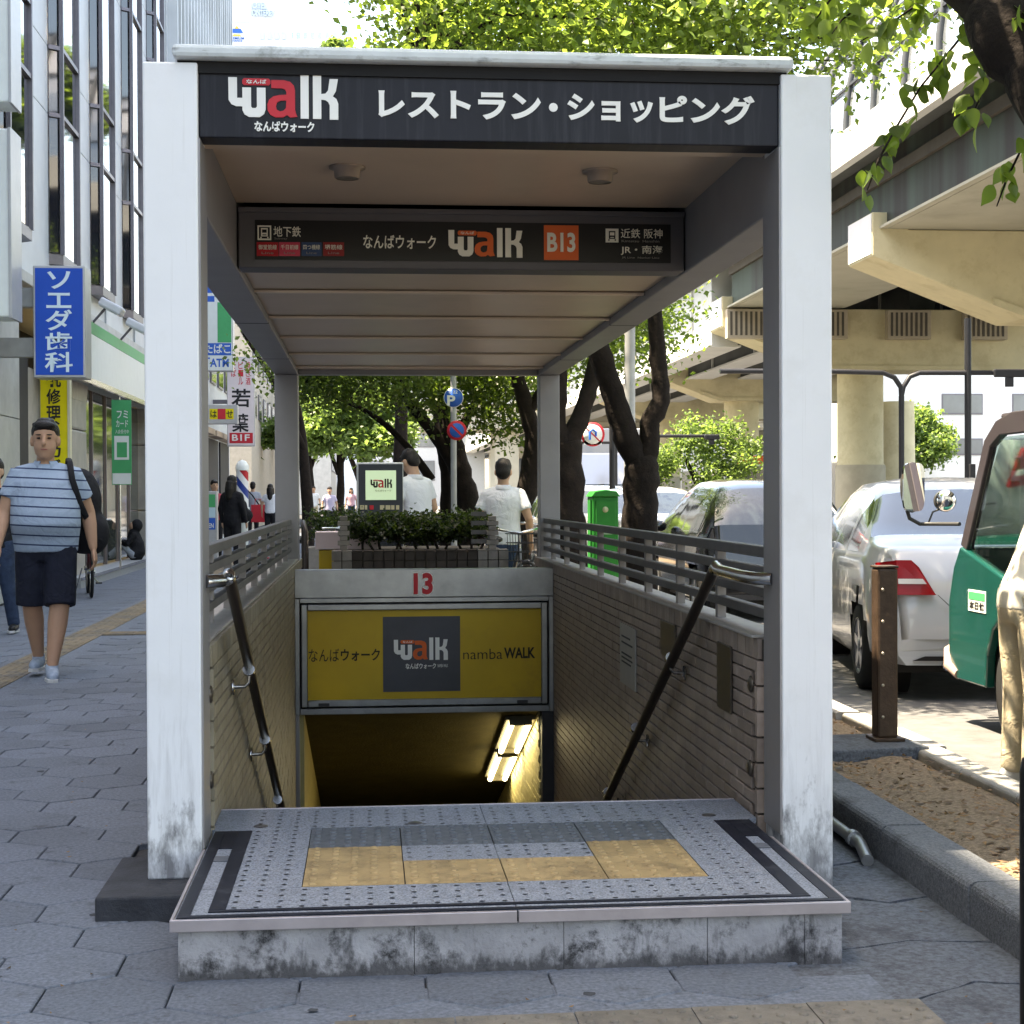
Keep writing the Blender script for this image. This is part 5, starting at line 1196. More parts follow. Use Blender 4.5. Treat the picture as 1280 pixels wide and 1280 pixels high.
boxo('cab_floor', VX0+.07, VX1-.07, 5.8, 8.9, .3+zq, .55+zq, M_blackp, vn); boxo('seat', VX0+.15, VX0+.62, 7.7, 7.9, .55+zq, 1.25+zq, M_blackp, vn, .04)
MB().tube([(VX0+.02, 9.05, .30+zq), (VX0+.0, 9.17, .34+zq), (VX0+.02, 9.22, .42+zq), (VX0+.1, 9.235, .46+zq)], .035, 10).build('bumper_corner', mat('bumper_rust', (.36, .26, .22), .5, var=.2), vn); boxo('bumper', VX0+.1, VX1-.1, 9.19, 9.26, .34+zq, .52+zq, MATS['bumper_rust'], vn, .02)
wheel(vn, VX0+.10-4.18, 8.22-9.15, .30, .30, .17, -1); wheel(vn, VX1-.10-4.18, 8.22-9.15, .30, .30, .17, 1); wheel(vn, VX0+.10-4.18, 6.3-9.15, .30, .30, .17, -1)
MB().lathe((VX0+.2, 8.22, .30+zq), [(.40, -.14), (.40, .14)], 24, 'x').build('arch_liner', M_blackp, vn)
# small sticker on the door
p = aX(1212, 745, VX0-.001); q = aX(1233, 738, VX0-.001); zz0 = aX(1222, 765, VX0).z; zz1 = aX(1222, 738, VX0).z
y0_, y1_ = sorted((aX(1211, 750, VX0).y, aX(1233, 750, VX0).y)); st = boxo('sticker', VX0-.004, VX0-.0005, y0_, y1_, zz0, zz1, M_wsign, vn)
boxo('sticker_green', VX0-.006, VX0-.0042, y0_+.01, y1_-.01, zz0+(zz1-zz0)*.55, zz1-.012, M_grn, st)
put_geo('lettering', text_geo('本日休', .03), (VX0-.0042, y1_-.02, zz0+.012), (0, -1, 0), (0, 0, 1), y1_-y0_-.04, (zz1-zz0)*.38, M_dk, st, .002)
# mirrors on a stay
M_mirc = mat('mirror_case', (.05, .05, .05), .4, var=.1); M_mirg = mat('mirror_glass', (.85, .85, .85), .02, metal=1., var=0)
YM = 9.35
ar = [aX(1207, 655, VX0+.02)]; a0 = Vector((VX0+.02, 9.05, .0)); a0.z = aY(1207, 655, 9.05).z
e1 = aY(1150, 655, YM); e2 = aY(1137, 648, YM); e3 = aY(1134, 638, YM)
MB().tube([a0, (a0+e1)/2+Vector((0, .02, 0)), e1, e2, e3], .012, 10).build('mirror_arm', M_mirc, vn)
mc = aY(1140, 609, YM)
MB().ell(mc, (.075, .035, .155), seg=20).build('mirror', M_mirc, vn)
b = MB(); P = []
for k in range(24):
    a = 2*math.pi*k/24; c, s = math.cos(a), math.sin(a); P.append((mc.x+.066*math.copysign(abs(c)**.45, c), YM-.036, mc.z+.147*math.copysign(abs(s)**.45, s)))
b.add(P+[(x, YM-.01, z) for x, y, z in P], [tuple(range(24))]+[(i, 24+i, 24+(i+1) % 24, (i+1) % 24) for i in range(24)]); b.build('mirror_face', M_mirg, vn)
rc = aY(1182, 626, YM); MB().ell(rc, (.062, .03, .068), seg=18).build('round_mirror', M_mirg, vn)
MB().lathe((rc.x, YM-.002, rc.z), [(.066, 0), (.066, .03), (.058, .03), (.058, 0), (.066, 0)], 24, 'y').build('round_mirror_rim', M_mirc, vn)
MB().tube([rc+Vector((-.03, .01, -.05)), aY(1166, 640, YM), aY(1160, 655, YM)], .006, 8).build('round_mirror_stay', M_mirc, vn)

# ------------------------------------------------------------------ poles, signs, gantries
M_pole = mat('pole_grey', (.34, .35, .36), .5, metal=.4, var=.12, scale=5); M_poleb = mat('pole_black', (.025, .026, .03), .45, metal=.3, var=.1)
def at_x(u, v, Y): return aY(u, v, Y)
p = aY(786, 690, 15.2); lp = thing('street_lamp', 'slim grey steel lamp post between the tree forks', 'street lamp', (p.x, 15.2, .08))
MB().tube([(p.x, 15.2, .0), (p.x+.02, 15.2, 3), (p.x+.03, 15.2, 6.4)], [.06, .05, .04], 14).build('pole', M_pole, lp); MB().lathe((p.x, 15.2, 0), [(.12, .05), (.12, .1), (.075, .13), (.07, .9)], 16).build('pole_base', M_pole, lp); MB().obox((p.x+.55, 15.2, 6.45), (1.2, .22, .12)).build('lamp_head', M_pole, lp, .03)
# parking sign
YPk = 20.0; p = aY(567, 497, YPk); ps = thing('parking_sign', 'round blue parking sign on a grey pole among the leaves', 'sign', (p.x, YPk, 0))
MB().tube([(p.x, YPk+.05, 0), (p.x, YPk+.05, 3.9)], .038, 12).build('pole', M_pole, ps)
def disc(c, r, d, m, nm, par, y): return MB().lathe((c.x, y, c.z), [(.001, 0), (r, 0), (r, d), (.001, d)], 28, 'y').build(nm, m, par)
disc(p, .125, .01, M_wsign, 'plate_rim', ps, YPk); disc(p, .117, .003, M_blu, 'plate', ps, YPk-.0035)
text_px('P', 559, 494, 569, 507, YPk-.004, M_wsign, ps, .03); text_px('8-22', 561, 488, 572, 492, YPk-.004, M_wsign, ps, .02)
p2 = aY(571, 538, YPk); disc(p2, .125, .01, M_red, 'no_parking_rim', ps, YPk); disc(p2, .092, .003, M_blu, 'no_parking_field', ps, YPk-.0035)
MB().obox((p2.x, YPk-.006, p2.z), (.2, .004, .028), Matrix.Rotation(R(45), 3, 'Y')).build('no_parking_bar', M_red, ps)
# no-U-turn sign on an arm
YU = 26; p = aY(741, 543, YU); us = thing('road_sign', 'round red-rimmed no turning sign on a dark arm', 'sign', (aY(766, 600, YU).x, YU, -.06))
pu = aY(766, 600, YU); MB().tube([(pu.x, YU+.05, -.06), (pu.x, YU+.05, 3.6)], .05, 12).build('pole', M_poleb, us); MB().tube([(pu.x, YU+.05, aY(766, 553, YU).z), (aY(722, 553, YU).x, YU+.05, aY(722, 553, YU).z)], .025, 8).build('arm', M_poleb, us)
disc(p, .20, .02, M_red, 'plate_rim', us, YU); disc(p, .16, .004, M_wsign, 'plate', us, YU-.005)
b = MB().tube([(p.x-.05, YU-.008, p.z-.09), (p.x-.05, YU-.008, p.z+.04), (p.x, YU-.008, p.z+.085), (p.x+.05, YU-.008, p.z+.04), (p.x+.05, YU-.008, p.z-.03)], .018, 8); b.build('turn_arrow', M_blu, us)
MB().obox((p.x, YU-.014, p.z), (.32, .004, .02), Matrix.Rotation(R(45), 3, 'Y')).build('bar', M_red, us); a = aY(730, 556, YU); e = aY(752, 550, YU); boxo('sub_plate', a.x, e.x, YU, YU+.01, a.z, e.z, M_wsign, us)
# dark pipe gantry under the expressway
YGn = 27
gn = thing('pipe_gantry', 'thin black pipe gantry over the road at the right', 'gantry', (aY(1127, 600, YGn).x, YGn, -.06))
gp = lambda u, v: aY(u, v, YGn)
x1 = gp(1127, 600).x; zt = gp(1127, 465).z
MB().tube([(x1, YGn, -.06), (x1, YGn, gp(1127, 495).z)], .05, 12).build('upright', M_poleb, gn)
MB().tube([(x1, YGn, gp(1127, 495).z), gp(1126, 484), gp(1118, 472), gp(1104, 466), gp(1030, 464), gp(900, 464)], .045, 10).build('branch', M_poleb, gn); MB().tube([(x1, YGn, gp(1127, 495).z), gp(1129, 484), gp(1137, 471), gp(1150, 466), gp(1250, 466), gp(1340, 466)], .045, 10).build('branch', M_poleb, gn)
x2 = gp(1210, 600).x; MB().tube([(x2, YGn, -.06), (x2, YGn, gp(1210, 398).z)], .06, 12).build('upright', M_poleb, gn)
a = gp(1240, 472); e = gp(1280, 462); boxo('signal_body', a.x, e.x, YGn-.12, YGn-.05, a.z, e.z, M_poleb, gn, .02); a = gp(1254, 484); e = gp(1264, 472); boxo('camera_box', a.x, e.x, YGn-.12, YGn-.06, a.z, e.z, M_poleb, gn, .01); a = gp(1209, 603); e = gp(1216, 580); boxo('meter_box', a.x, e.x, YGn-.14, YGn-.06, a.z, e.z, M_poleb, gn, .01)
# signal arm beyond the trees
YSg = 44; sgn_ = thing('signal_mast', 'dark signal camera on a long horizontal arm over the road', 'mast', (aY(768, 600, YSg).x, YSg, -.06)); q = aY(768, 600, YSg)
MB().tube([(q.x, YSg, -.06), (q.x, YSg, aY(768, 540, YSg).z)], .09, 10).build('mast', M_poleb, sgn_); MB().tube([(q.x, YSg, aY(768, 545, YSg).z), aY(890, 545, YSg)], .05, 10).build('arm', M_poleb, sgn_)
a = aY(879, 550, YSg); e = aY(898, 543, YSg); boxo('head', a.x, e.x, YSg-.2, YSg-.06, a.z, e.z, M_poleb, sgn_, .04); a = aY(885, 556, YSg); e = aY(891, 550, YSg); boxo('camera_box', a.x, e.x, YSg-.2, YSg-.06, a.z, e.z, M_poleb, sgn_)
# green utility box
pb = thing('utility_box', 'green steel utility box with sloped top beside the right fence', 'utility box', (2.2, 14.6, .08))
M_pbg = mat('box_green', (.015, .20, .035), .45, var=.12, scale=6, bump=.08, bscale=30, dirt=(.05, .16, .06), dscale=7, damt=.5)
a = aY(741, 690, 14.6); e = aY(773, 618, 14.6)
boxo('cabinet', a.x, e.x, 14.6, 14.95, .08, e.z-.02, M_pbg, pb, .01); MB().prism([(a.x-.015, e.z-.02), (e.x+.015, e.z-.02), (e.x-.02, e.z+.03), ((a.x+e.x)/2, e.z+.045), (a.x+.02, e.z+.03)], lambda x, z, d: (x, d, z), 14.58, 14.97).build('lid', M_pbg, pb, .006)
boxo('door_panel', a.x+.03, e.x-.03, 14.59, 14.5995, .2, e.z-.06, M_pbg, pb, .003); boxo('side_hinge', a.x-.02, a.x-.001, 14.62, 14.7, .6, e.z-.05, M_pbg, pb); 
q = aY(757, 637, 14.58); MB().lathe((q.x, 14.588, q.z), [(.001, 0), (.028, 0), (.028, .003), (.001, .003)], 12, 'y').build('emblem', mat('emblem_cream', (.45, .5, .3), .5, var=.2), pb)
boxo('label_plate', a.x+.05, e.x-.06, 14.584, 14.589, aY(757, 668, 14.6).z, aY(757, 662, 14.6).z, mat('plate_palegreen', (.25, .42, .28), .5, var=.1), pb)
# ================================================================== trees
M_bark = mat('bark', (.017, .012, .0095), .9, var=.35, scale=9, bump=.9, bscale=30, dirt=(.011, .008, .007), dscale=6, damt=.7, dthr=.5)
M_leaf = leafmat('leaf_green', (.050, .095, .022), (.22, .37, .05))
M_leafd = leafmat('leaf_shade', (.040, .075, .020), (.16, .27, .035))  # darker copy of the leaf green, crown shade put into the colour
M_leafy = leafmat('leaf_yellowgreen', (.060, .112, .024), (.27, .43, .07), .45)
M_leafb = leafmat('leaf_far_haze', (.085, .15, .045), (.22, .36, .08))  # paler copy for distant crowns, haze put into the leaf colour
def leaf_cloud(name, blobs, size, seed, m, parent, per=38, sig=.2, droop=.3):
    """blobs: (cx, cy, cz, rx, ry, rz, clusters). Small folded leaves in clumps, most clumps near the crown's skin."""
    rs = np.random.RandomState(seed); cs = []
    for cx, cy, cz, rx, ry, rz, k in blobs:
        d = rs.normal(size=(k, 3)); d /= np.linalg.norm(d, axis=1)[:, None]; r = (.25+.75*rs.rand(k)**.5)[:, None]*(1+.25*(rs.rand(k)[:, None]-.5))
        cs.append(np.array([cx, cy, cz])+d*r*np.array([rx, ry, rz]))
    cs = np.concatenate(cs); n = len(cs)*per
    c = np.repeat(cs, per, 0)+rs.normal(size=(n, 3))*sig*np.array([1, 1, .7])
    nrm = rs.normal(size=(n, 3))*.75+np.array([0, 0, .8]); nrm /= np.linalg.norm(nrm, axis=1)[:, None]
    a = rs.normal(size=(n, 3)); a[:, 2] -= droop; a -= nrm*(a*nrm).sum(1)[:, None]; a /= np.linalg.norm(a, axis=1)[:, None]
    b = np.cross(nrm, a); s = size*(.65+.7*rs.rand(n))[:, None]; w_ = s*(.30+.12*rs.rand(n))[:, None]
    V = np.stack([c-a*s*.5, c-a*s*.08+b*w_+nrm*w_*.25, c+a*s*.5-nrm*s*.12, c-a*s*.08-b*w_+nrm*w_*.25], 1).reshape(-1, 3)
    off = np.array(WORG.get(parent, Vector())); V = V-off
    me = bpy.data.meshes.new(name); me.vertices.add(4*n); me.vertices.foreach_set('co', V.astype(np.float32).ravel())
    tri = np.array([[0, 1, 2], [0, 2, 3]]); idx = (np.arange(n)[:, None, None]*4+tri[None]).reshape(-1)
    me.loops.add(6*n); me.loops.foreach_set('vertex_index', idx.astype(np.int32)); me.polygons.add(2*n); me.polygons.foreach_set('loop_start', (np.arange(2*n)*3).astype(np.int32))
    me.update(calc_edges=True); me.materials.append(m); o = link(name, me, parent); return o, cs
def limb(b, pts, radii, seg=10, wob=.02):
    P = [Vector(p) for p in pts]; Q = []; Rr = []
    for i in range(len(P)-1):
        for k in range(4):
            t = k/4; a = P[max(i-1, 0)]; c = P[i]; d = P[i+1]; e = P[min(i+2, len(P)-1)]
            q = .5*((2*c)+(d-a)*t+(2*a-5*c+4*d-e)*t*t+(3*c-a-3*d+e)*t**3)
            Q.append(q+Vector((rnd.uniform(-1, 1), rnd.uniform(-1, 1), 0))*wob*radii[i]*4); Rr.append((radii[i]+(radii[i+1]-radii[i])*t)*rnd.uniform(.93, 1.08))
    Q.append(P[-1]); Rr.append(radii[-1]); b.tube(Q, Rr, seg)
def tree(label, base, limbs, blobs, size, seed, m, group, per=38, sig=.2, twigs=True, name='street_tree'):
    t = thing(name, label, 'tree', base, group=group)
    limb_b = MB(); limb(limb_b, limbs[0][0], limbs[0][1], 12); limb_b.build('trunk', M_bark, t)
    for pts, rr in limbs[1:]:
        b = MB(); limb(b, pts, rr, 9); b.build('limb', M_bark, t)
    o, cs = leaf_cloud('crown', blobs, size, seed, m, t, per, sig); o['kind'] = 'stuff'
    if twigs:
        ends = [Vector(l[0][-1]) for l in limbs]+[Vector(l[0][-2]) for l in limbs]; b = MB()
        for k, c in enumerate(cs):
            if k % 3: continue
            c = Vector(c); e = min(ends, key=lambda q: (q-c).length); mid = (e+c)/2+Vector((rnd.uniform(-.2, .2), rnd.uniform(-.2, .2), rnd.uniform(0, .3)))
            b.tube([e, mid, c], [.022, .012, .004], 4, cap=False)
        o = b.build('twigs', M_bark, t, fix=False); o['kind'] = 'stuff'
    return t
GT = 'street trees along the planting strip'
# forked tree beside the fence
Y1 = 12.9; q = lambda u, v, Y=Y1: tuple(aY(u, v, Y))
bx = aY(797, 680, Y1).x
tree('dark forked street tree rising behind the right fence beside the utility box', (bx, Y1, .08),
     [([(bx, Y1, .02), q(797, 690), q(800, 640), q(801, 600), q(802, 578)], [.19, .16, .145, .15, .13]),
      ([q(803, 590), q(783, 545), q(770, 500), q(752, 450), q(736, 400), (1.2, 12.4, 3.6), (.4, 11.9, 4.4)], [.11, .105, .10, .095, .09, .07, .04]),
      ([q(803, 590), q(812, 555), q(812, 530), q(826, 500), q(824, 460), q(819, 400), (2.3, 12.9, 3.6), (2.4, 12.5, 4.6), (2.1, 12.0, 5.6)], [.10, .09, .085, .078, .072, .068, .06, .05, .03]),
      ([q(736, 400), (1.5, 13.3, 3.8), (1.3, 13.8, 4.8)], [.08, .06, .03])],
     [(1.9, 12.2, 5.2, 1.7, 2.0, 1.3, 190), (.75, 11.3, 5.0, .8, 1.4, .9, 60), (2.7, 11.2, 4.9, 1.3, 1.5, 1.1, 100), (1.6, 10.4, 4.7, 1.5, .8, .8, 100)], .060, 11, M_leafy, GT, 85, .20)
Y2 = 17.4; b2 = aY(712, 680, Y2).x
tree('thick street tree right behind the rear right post', (b2, Y2, .08),
     [([(b2, Y2, .02), q(712, 690, Y2), q(710, 640, Y2), q(711, 590, Y2), q(708, 552, Y2)], [.23, .19, .175, .165, .16]),
      ([q(708, 560, Y2), q(720, 535, Y2), q(733, 500, Y2), q(744, 460, Y2), (2.7, 17.2, 3.7), (2.9, 16.8, 4.7)], [.13, .11, .095, .09, .07, .03]),
      ([q(706, 560, Y2), q(694, 520, Y2), q(698, 470, Y2), (1.9, 17.4, 3.6), (1.3, 17, 4.8)], [.13, .11, .10, .08, .04])],
     [(2.2, 17.3, 5.3, 2.2, 1.9, 1.4, 190), (1.0, 16.8, 5.0, 1.2, 1.5, 1.1, 90), (2.6, 18.2, 3.3, 1.0, 1.0, .7, 55)], .065, 12, M_leaf, GT, 75, .22)
Y3 = 22.0; b3 = aY(655, 680, Y3).x
tree('leaning street tree between the white-shirted man and the rear post', (b3, Y3, .08),
     [([(b3-.1, Y3, .02), q(650, 680, Y3), q(652, 640, Y3), q(664, 590, Y3), q(668, 545, Y3)], [.18, .16, .15, .145, .135]),
      ([q(668, 550, Y3), q(661, 520, Y3), q(652, 490, Y3), q(645, 460, Y3), (1.9, 21.7, 4.1), (1.3, 21.2, 5.2)], [.13, .12, .11, .10, .08, .04]),
      ([q(664, 510, Y3), q(676, 490, Y3), q(690, 460, Y3), (3.1, 21.8, 4.2)], [.08, .07, .06, .04])],
     [(2.0, 21.5, 4.9, 2.3, 1.9, 1.6, 190), (.9, 20.8, 3.55, 1.2, 1.0, .6, 70), (3.0, 21, 3.9, 1.2, 1.2, .8, 60)], .075, 13, M_leaf, GT, 66, .24)
Y4 = 24.5; b4 = aY(590, 640, Y4).x
tree('multi-stemmed dark tree behind the lit sign and the hedge', (b4, Y4, .0),
     [([(b4, Y4, -.02), q(590, 680, Y4), q(588, 640, Y4), q(578, 600, Y4), q(568, 560, Y4), q(560, 525, Y4), q(552, 490, Y4), (1.0, 24.2, 3.8), (.9, 23.8, 5.0)], [.24, .21, .19, .17, .15, .14, .12, .09, .04]),
      ([q(572, 585, Y4), q(545, 545, Y4), q(518, 510, Y4), q(500, 480, Y4), (.1, 24, 3.6), (-.6, 23.5, 4.4)], [.12, .10, .09, .08, .06, .03]),
      ([q(540, 600, Y4), q(515, 565, Y4), q(492, 540, Y4), q(470, 522, Y4), q(440, 505, Y4), (-.9, 23.6, 2.9)], [.08, .06, .05, .045, .035, .02]),
      ([(b4-.35, Y4+.3, 0), q(557, 660, Y4+.3), q(558, 600, Y4+.3), q(552, 560, Y4+.3), q(545, 530, Y4+.3)], [.12, .10, .09, .085, .05]),
      ([q(565, 560, Y4), q(585, 520, Y4), q(600, 490, Y4), (2.0, 24.3, 3.8)], [.09, .07, .06, .03])],
     [(.7, 24.2, 4.4, 2.4, 1.9, 1.5, 150), (-.45, 23.5, 3.5, 1.1, 1.4, .8, 52), (.3, 23.2, 3.0, 1.5, 1.0, .45, 40), (1.7, 23.2, 3.0, 1.2, 1.0, .6, 44), (1.9, 22.8, 2.5, .6, .6, .35, 16)], .078, 14, M_leafd, GT, 78, .24)
Y5 = 30.5
tree('dark tree behind the multi-stemmed tree, trunk hidden by the man in white', (1.75, Y5, 0),
     [([(1.75, Y5, -.02), (1.7, Y5, 1.2), (1.5, Y5, 2.2), (1.2, Y5, 3.4)], [.16, .14, .12, .08]), ([(1.6, Y5, 1.9), (.9, Y5-.2, 3.0), (.2, Y5-.4, 4.2)], [.09, .07, .03])],
     [(1.2, Y5, 4.8, 2.6, 2.2, 1.6, 100), (-.6, Y5-.5, 3.9, 1.6, 1.4, .8, 40), (2.6, Y5, 3.9, 1.4, 1.4, .8, 40)], .09, 15, M_leafy, GT, 70, .28)
Y6 = 38
tree('leafy tree near the shops with branches over the restaurant sign', (-1.4, Y6, 0),
     [([(-1.4, Y6, -.02), (-1.45, Y6, 1.5), (-1.6, Y6, 3.0), (-1.9, Y6-.4, 4.6)], [.15, .13, .11, .07]), ([(-1.5, Y6, 2.4), (-2.2, Y6-.8, 4.0), (-2.8, Y6-1.8, 5.0)], [.08, .06, .03])],
     [(-.9, Y6, 5.6, 1.5, 1.8, 1.3, 90)], .085, 16, M_leafd, GT, 60, .24)
# far trees
def far_tree(label, x, y, zc, r, seed, m=M_leafb, k=90, size=.3):
    tree(label, (x, y, 0), [([(x, y, -.02), (x+.1, y, zc*.4), (x, y, zc*.8)], [.22, .18, .12]), ([(x, y, zc*.5), (x+r*.4, y, zc*.9)], [.12, .05]), ([(x, y, zc*.45), (x-r*.4, y-.2, zc*.95)], [.12, .05])],
         [(x+r*dx_, y+r*dy_, zc+r*dz_, r*q_, r*q_, r*q_*.7, max(6, int(k*q_*.55))) for dx_, dy_, dz_, q_ in ((0, 0, .1, .62), (.62, -.3, -.25, .42), (-.66, -.1, -.1, .45), (.35, .1, .48, .36), (-.3, -.3, .42, .4), (.9, .2, .12, .26), (-.95, .1, -.38, .28), (.1, -.4, -.42, .4))], size, seed, m, 'trees farther down the street', 60, r*.14, False)
far_tree('bright green round tree in the distance left of the lit sign', -.3, 62, 4.1, 2.0, 21, M_leafb, 110, .24)
far_tree('small green tree beyond the left rear post', -2.6, 70, 4.4, 1.7, 22, M_leafb, 70, .24)
far_tree('grey green tree behind the bright round tree', -1.4, 78, 5.2, 2.4, 26, M_leafd, 80, .3)
far_tree('sunny roadside tree with dark stem seen left of the right post', 10.3, 48, 2.5, 1.6, 23, M_leafb, 70, .12)
far_tree('sunny tree beside the box truck down the road', 8.7, 52, 2.2, 1.15, 24, M_leafb, 50, .12)
far_tree('sunny tree behind the expressway column at the right', 29.2, 84.5, 4.2, 2.3, 25, M_leafb, 110, .24)
far_tree('dark tree far above the canopy roof on the left', .9, 46, 12.6, 1.9, 27, M_leafd, 120, .26)
far_tree('pale bushy tree top over the hotel roof line', -1.7, 100, 28.6, 1.3, 28, M_leafb, 40, .4)
# nearest tree at the right: trunk outside the picture, limb and hanging sprigs inside
nt = thing('street_tree', 'near street tree at the upper right with hanging sprigs of big leaves', 'tree', (2.27, 4.1, .08), group=GT)
b = MB(); limb(b, [(2.27, 4.1, .02), (2.25, 4.12, 1.0), (2.24, 4.2, 1.7), (2.16, 4.5, 2.2), aY(1318, 105, 4.75), aY(1268, 40, 4.85), aY(1225, -30, 4.95), (1.35, 5.2, 3.5), (.9, 5.6, 4.3)], [.19, .165, .15, .14, .135, .13, .12, .09, .05], 14); b.build('trunk', M_bark, nt)
b = MB(); limb(b, [(2.24, 4.2, 1.7), (2.45, 3.8, 2.6), (2.6, 3.2, 3.6), (2.5, 2.4, 4.6)], [.12, .10, .08, .04], 10); b.build('limb', M_bark, nt)
b = MB(); limb(b, [(2.16, 4.5, 2.2), (2.5, 5.4, 3.1), (2.7, 6.4, 4.0)], [.09, .07, .04], 10); b.build('limb', M_bark, nt)
# leaf parts: one shared mesh each
def big_leaf(m, L_=.072):
    out = [(0, 0), (.06, .10), (.16, .24), (.30, .335), (.45, .36), (.60, .31), (.74, .21), (.87, .095), (1, 0)]
    b = MB(); P = []; n = len(out)
    for s in (1, -1): P += [(x*L_, s*w_*L_, (.16*w_-.16*x*x)*L_) for x, w_ in out]
    P += [(x*L_, 0, (-.02-.16*x*x)*L_) for x, w_ in out]
    b.add(P, [(2*n+i, i, i+1, 2*n+i+1) for i in range(n-1)]+[(2*n+i, 2*n+i+1, n+i+1, n+i) for i in range(n-1)], 0, True)
    return shared(b, 'leaf', m)
LM = [big_leaf(M_leafy), big_leaf(M_leaf), big_leaf(M_leafd)]
sprigs = [([(1190, -10), (1215, 30), (1232, 75), (1226, 120), (1210, 158)], 5.1, 34, 0), ([(1215, 30), (1178, 75), (1150, 110), (1120, 160), (1098, 200), (1084, 238)], 5.15, 40, 1),
          ([(1300, 175), (1275, 190), (1258, 225), (1246, 258)], 4.8, 13, 1), ([(1180, -25), (1140, 10), (1105, 35), (1075, 52)], 5.3, 30, 0), ([(1110, -25), (1078, 5), (1052, 25), (1040, 42)], 5.5, 24, 0),
          ([(1300, -10), (1285, 5), (1268, 25)], 4.7, 10, 1), ([(1060, -30), (1030, 10), (1012, 35)], 5.6, 22, 0)]
tw = MB()
for pts, Yv, n, kind in sprigs:
    P = [aY(u, v, Yv+.05*math.sin(u)) for u, v in pts]; tw.tube(P, [.006]+[.004]*(len(P)-2)+[.002], 5, cap=False)
    for k in range(n):
        t = (k+rnd.random())/n*(len(P)-1); i = min(int(t), len(P)-2); c = P[i].lerp(P[i+1], t-i)+Vector((rnd.uniform(-.035, .035), rnd.uniform(-.05, .05), rnd.uniform(-.02, .035)))
        o = link('leaf', LM[(kind+ (rnd.random() < .35)) if kind < 2 else 2], nt, c-WORG[nt]); s = rnd.uniform(.7, 1.2); o.scale = (s, s*rnd.uniform(.85, 1.2), s)
        o.rotation_euler = (rnd.uniform(-1.2, 1.2), rnd.uniform(.2, 1.5), rnd.uniform(0, 6.28))
o = tw.build('twigs', M_bark, nt, fix=False); o['kind'] = 'stuff'
o, cs = leaf_cloud('crown', [(1.9, 4.6, 4.6, 1.6, 1.9, .8, 110), (1.0, 5.2, 5.6, .9, 1.4, .6, 50), (2.6, 6.6, 4.4, 1.0, 1.2, .8, 60), (1.55, 6.6, 3.75, .55, .6, .28, 26)], .065, 31, M_leafy, nt, 70, .18); o['kind'] = 'stuff'
# ================================================================== people
def remesh_blob(name, prims, voxel, m, parent, smooth=4):
    """overlapping tapered limbs and ellipsoids fused into one continuous surface"""
    b = MB()
    for p in prims:
        if p[0] == 'c':                                    # tapered limb through several points: ('c', [pts], [radii], flat)
            _, pts, rr = p[:3]; fl = p[3] if len(p) > 3 else 1.
            P = [Vector(x) for x in pts]
            d0 = (P[0]-P[1]).normalized(); d1 = (P[-1]-P[-2]).normalized()
            Q = [P[0]+d0*rr[0]*.8]+P+[P[-1]+d1*rr[-1]*.8]; Rr = [rr[0]*.45]+list(rr)+[rr[-1]*.45]
            b.tube(Q, Rr, 14, flat=fl)
        elif p[0] == 'h':                                  # sleeve or trouser leg: square-cut ends
            b.tube(p[1], p[2], 16)
        elif p[0] == 'k':                                  # stack of ellipses: ('k', [(centre, rx, ry), ...])
            sg = 24; st_ = p[1]; P = [Vector(c)+Vector((rx*math.cos(6.28319*i/sg), ry*math.sin(6.28319*i/sg), 0)) for c, rx, ry in st_ for i in range(sg)]; n_ = len(st_)
            b.add(P, [(j*sg+i, j*sg+(i+1) % sg, (j+1)*sg+(i+1) % sg, (j+1)*sg+i) for j in range(n_-1) for i in range(sg)]+[tuple(range(sg))[::-1], tuple(range((n_-1)*sg, n_*sg))])
        else:
            _, c, r = p[:3]; b.ell(c, r, p[3] if len(p) > 3 else None, 18)
    me = b.mesh(name); o = bpy.data.objects.new(name, me); C.objects.link(o)
    bm = bmesh.new(); bm.from_mesh(me); bmesh.ops.recalc_face_normals(bm, faces=bm.faces); bm.to_mesh(me); bm.free()
    r = o.modifiers.new('r', 'REMESH'); r.mode = 'VOXEL'; r.voxel_size = voxel; r.use_smooth_shade = True
    s = o.modifiers.new('s', 'SMOOTH'); s.iterations = smooth; s.factor = .5
    dg = bpy.context.evaluated_depsgraph_get(); dg.update(); nm = bpy.data.meshes.new_from_object(o.evaluated_get(dg)); bpy.data.objects.remove(o); bpy.data.meshes.remove(me)
    nm.materials.clear(); nm.materials.append(m); nm.name = name
    nm.polygons.foreach_set('use_smooth', [True]*len(nm.polygons)); return link(name, nm, parent)
M_skin = mat('skin', (.50, .30, .20), .5, var=.06, scale=9); M_skin2 = mat('skin_tan', (.43, .245, .16), .5, var=.06, scale=9)
M_hair = mat('hair_black', (.012, .010, .009), .45, var=.3, scale=40, bump=.6, bscale=120)
M_lip = mat('lips', (.36, .13, .11), .5, var=.05); M_eye = mat('eye_dark', (.02, .015, .012), .2, var=0)
def fold_bump(m, sc=7, st=.5):
    N, L, b = nodes_of(m); tc = N.new('ShaderNodeTexCoord'); n = N.new('ShaderNodeTexNoise'); n.inputs['Scale'].default_value = sc; n.inputs['Detail'].default_value = 3; n.inputs['Distortion'].default_value = 1.8
    L.new(tc.outputs['Object'], n.inputs['Vector']); bp = N.new('ShaderNodeBump'); bp.inputs['Strength'].default_value = st; bp.inputs['Distance'].default_value = .03; L.new(n.outputs['Fac'], bp.inputs['Height']); L.new(bp.outputs[0], b.inputs['Normal']); return m
M_shirtw = fold_bump(mat('shirt_white', (.66, .68, .72), .8, var=.04, scale=5)); M_jean = fold_bump(mat('jeans', (.035, .055, .10), .85, var=.2, scale=20)); M_navy_c = fold_bump(mat('shorts_navy', (.012, .014, .025), .85, var=.2, scale=12))
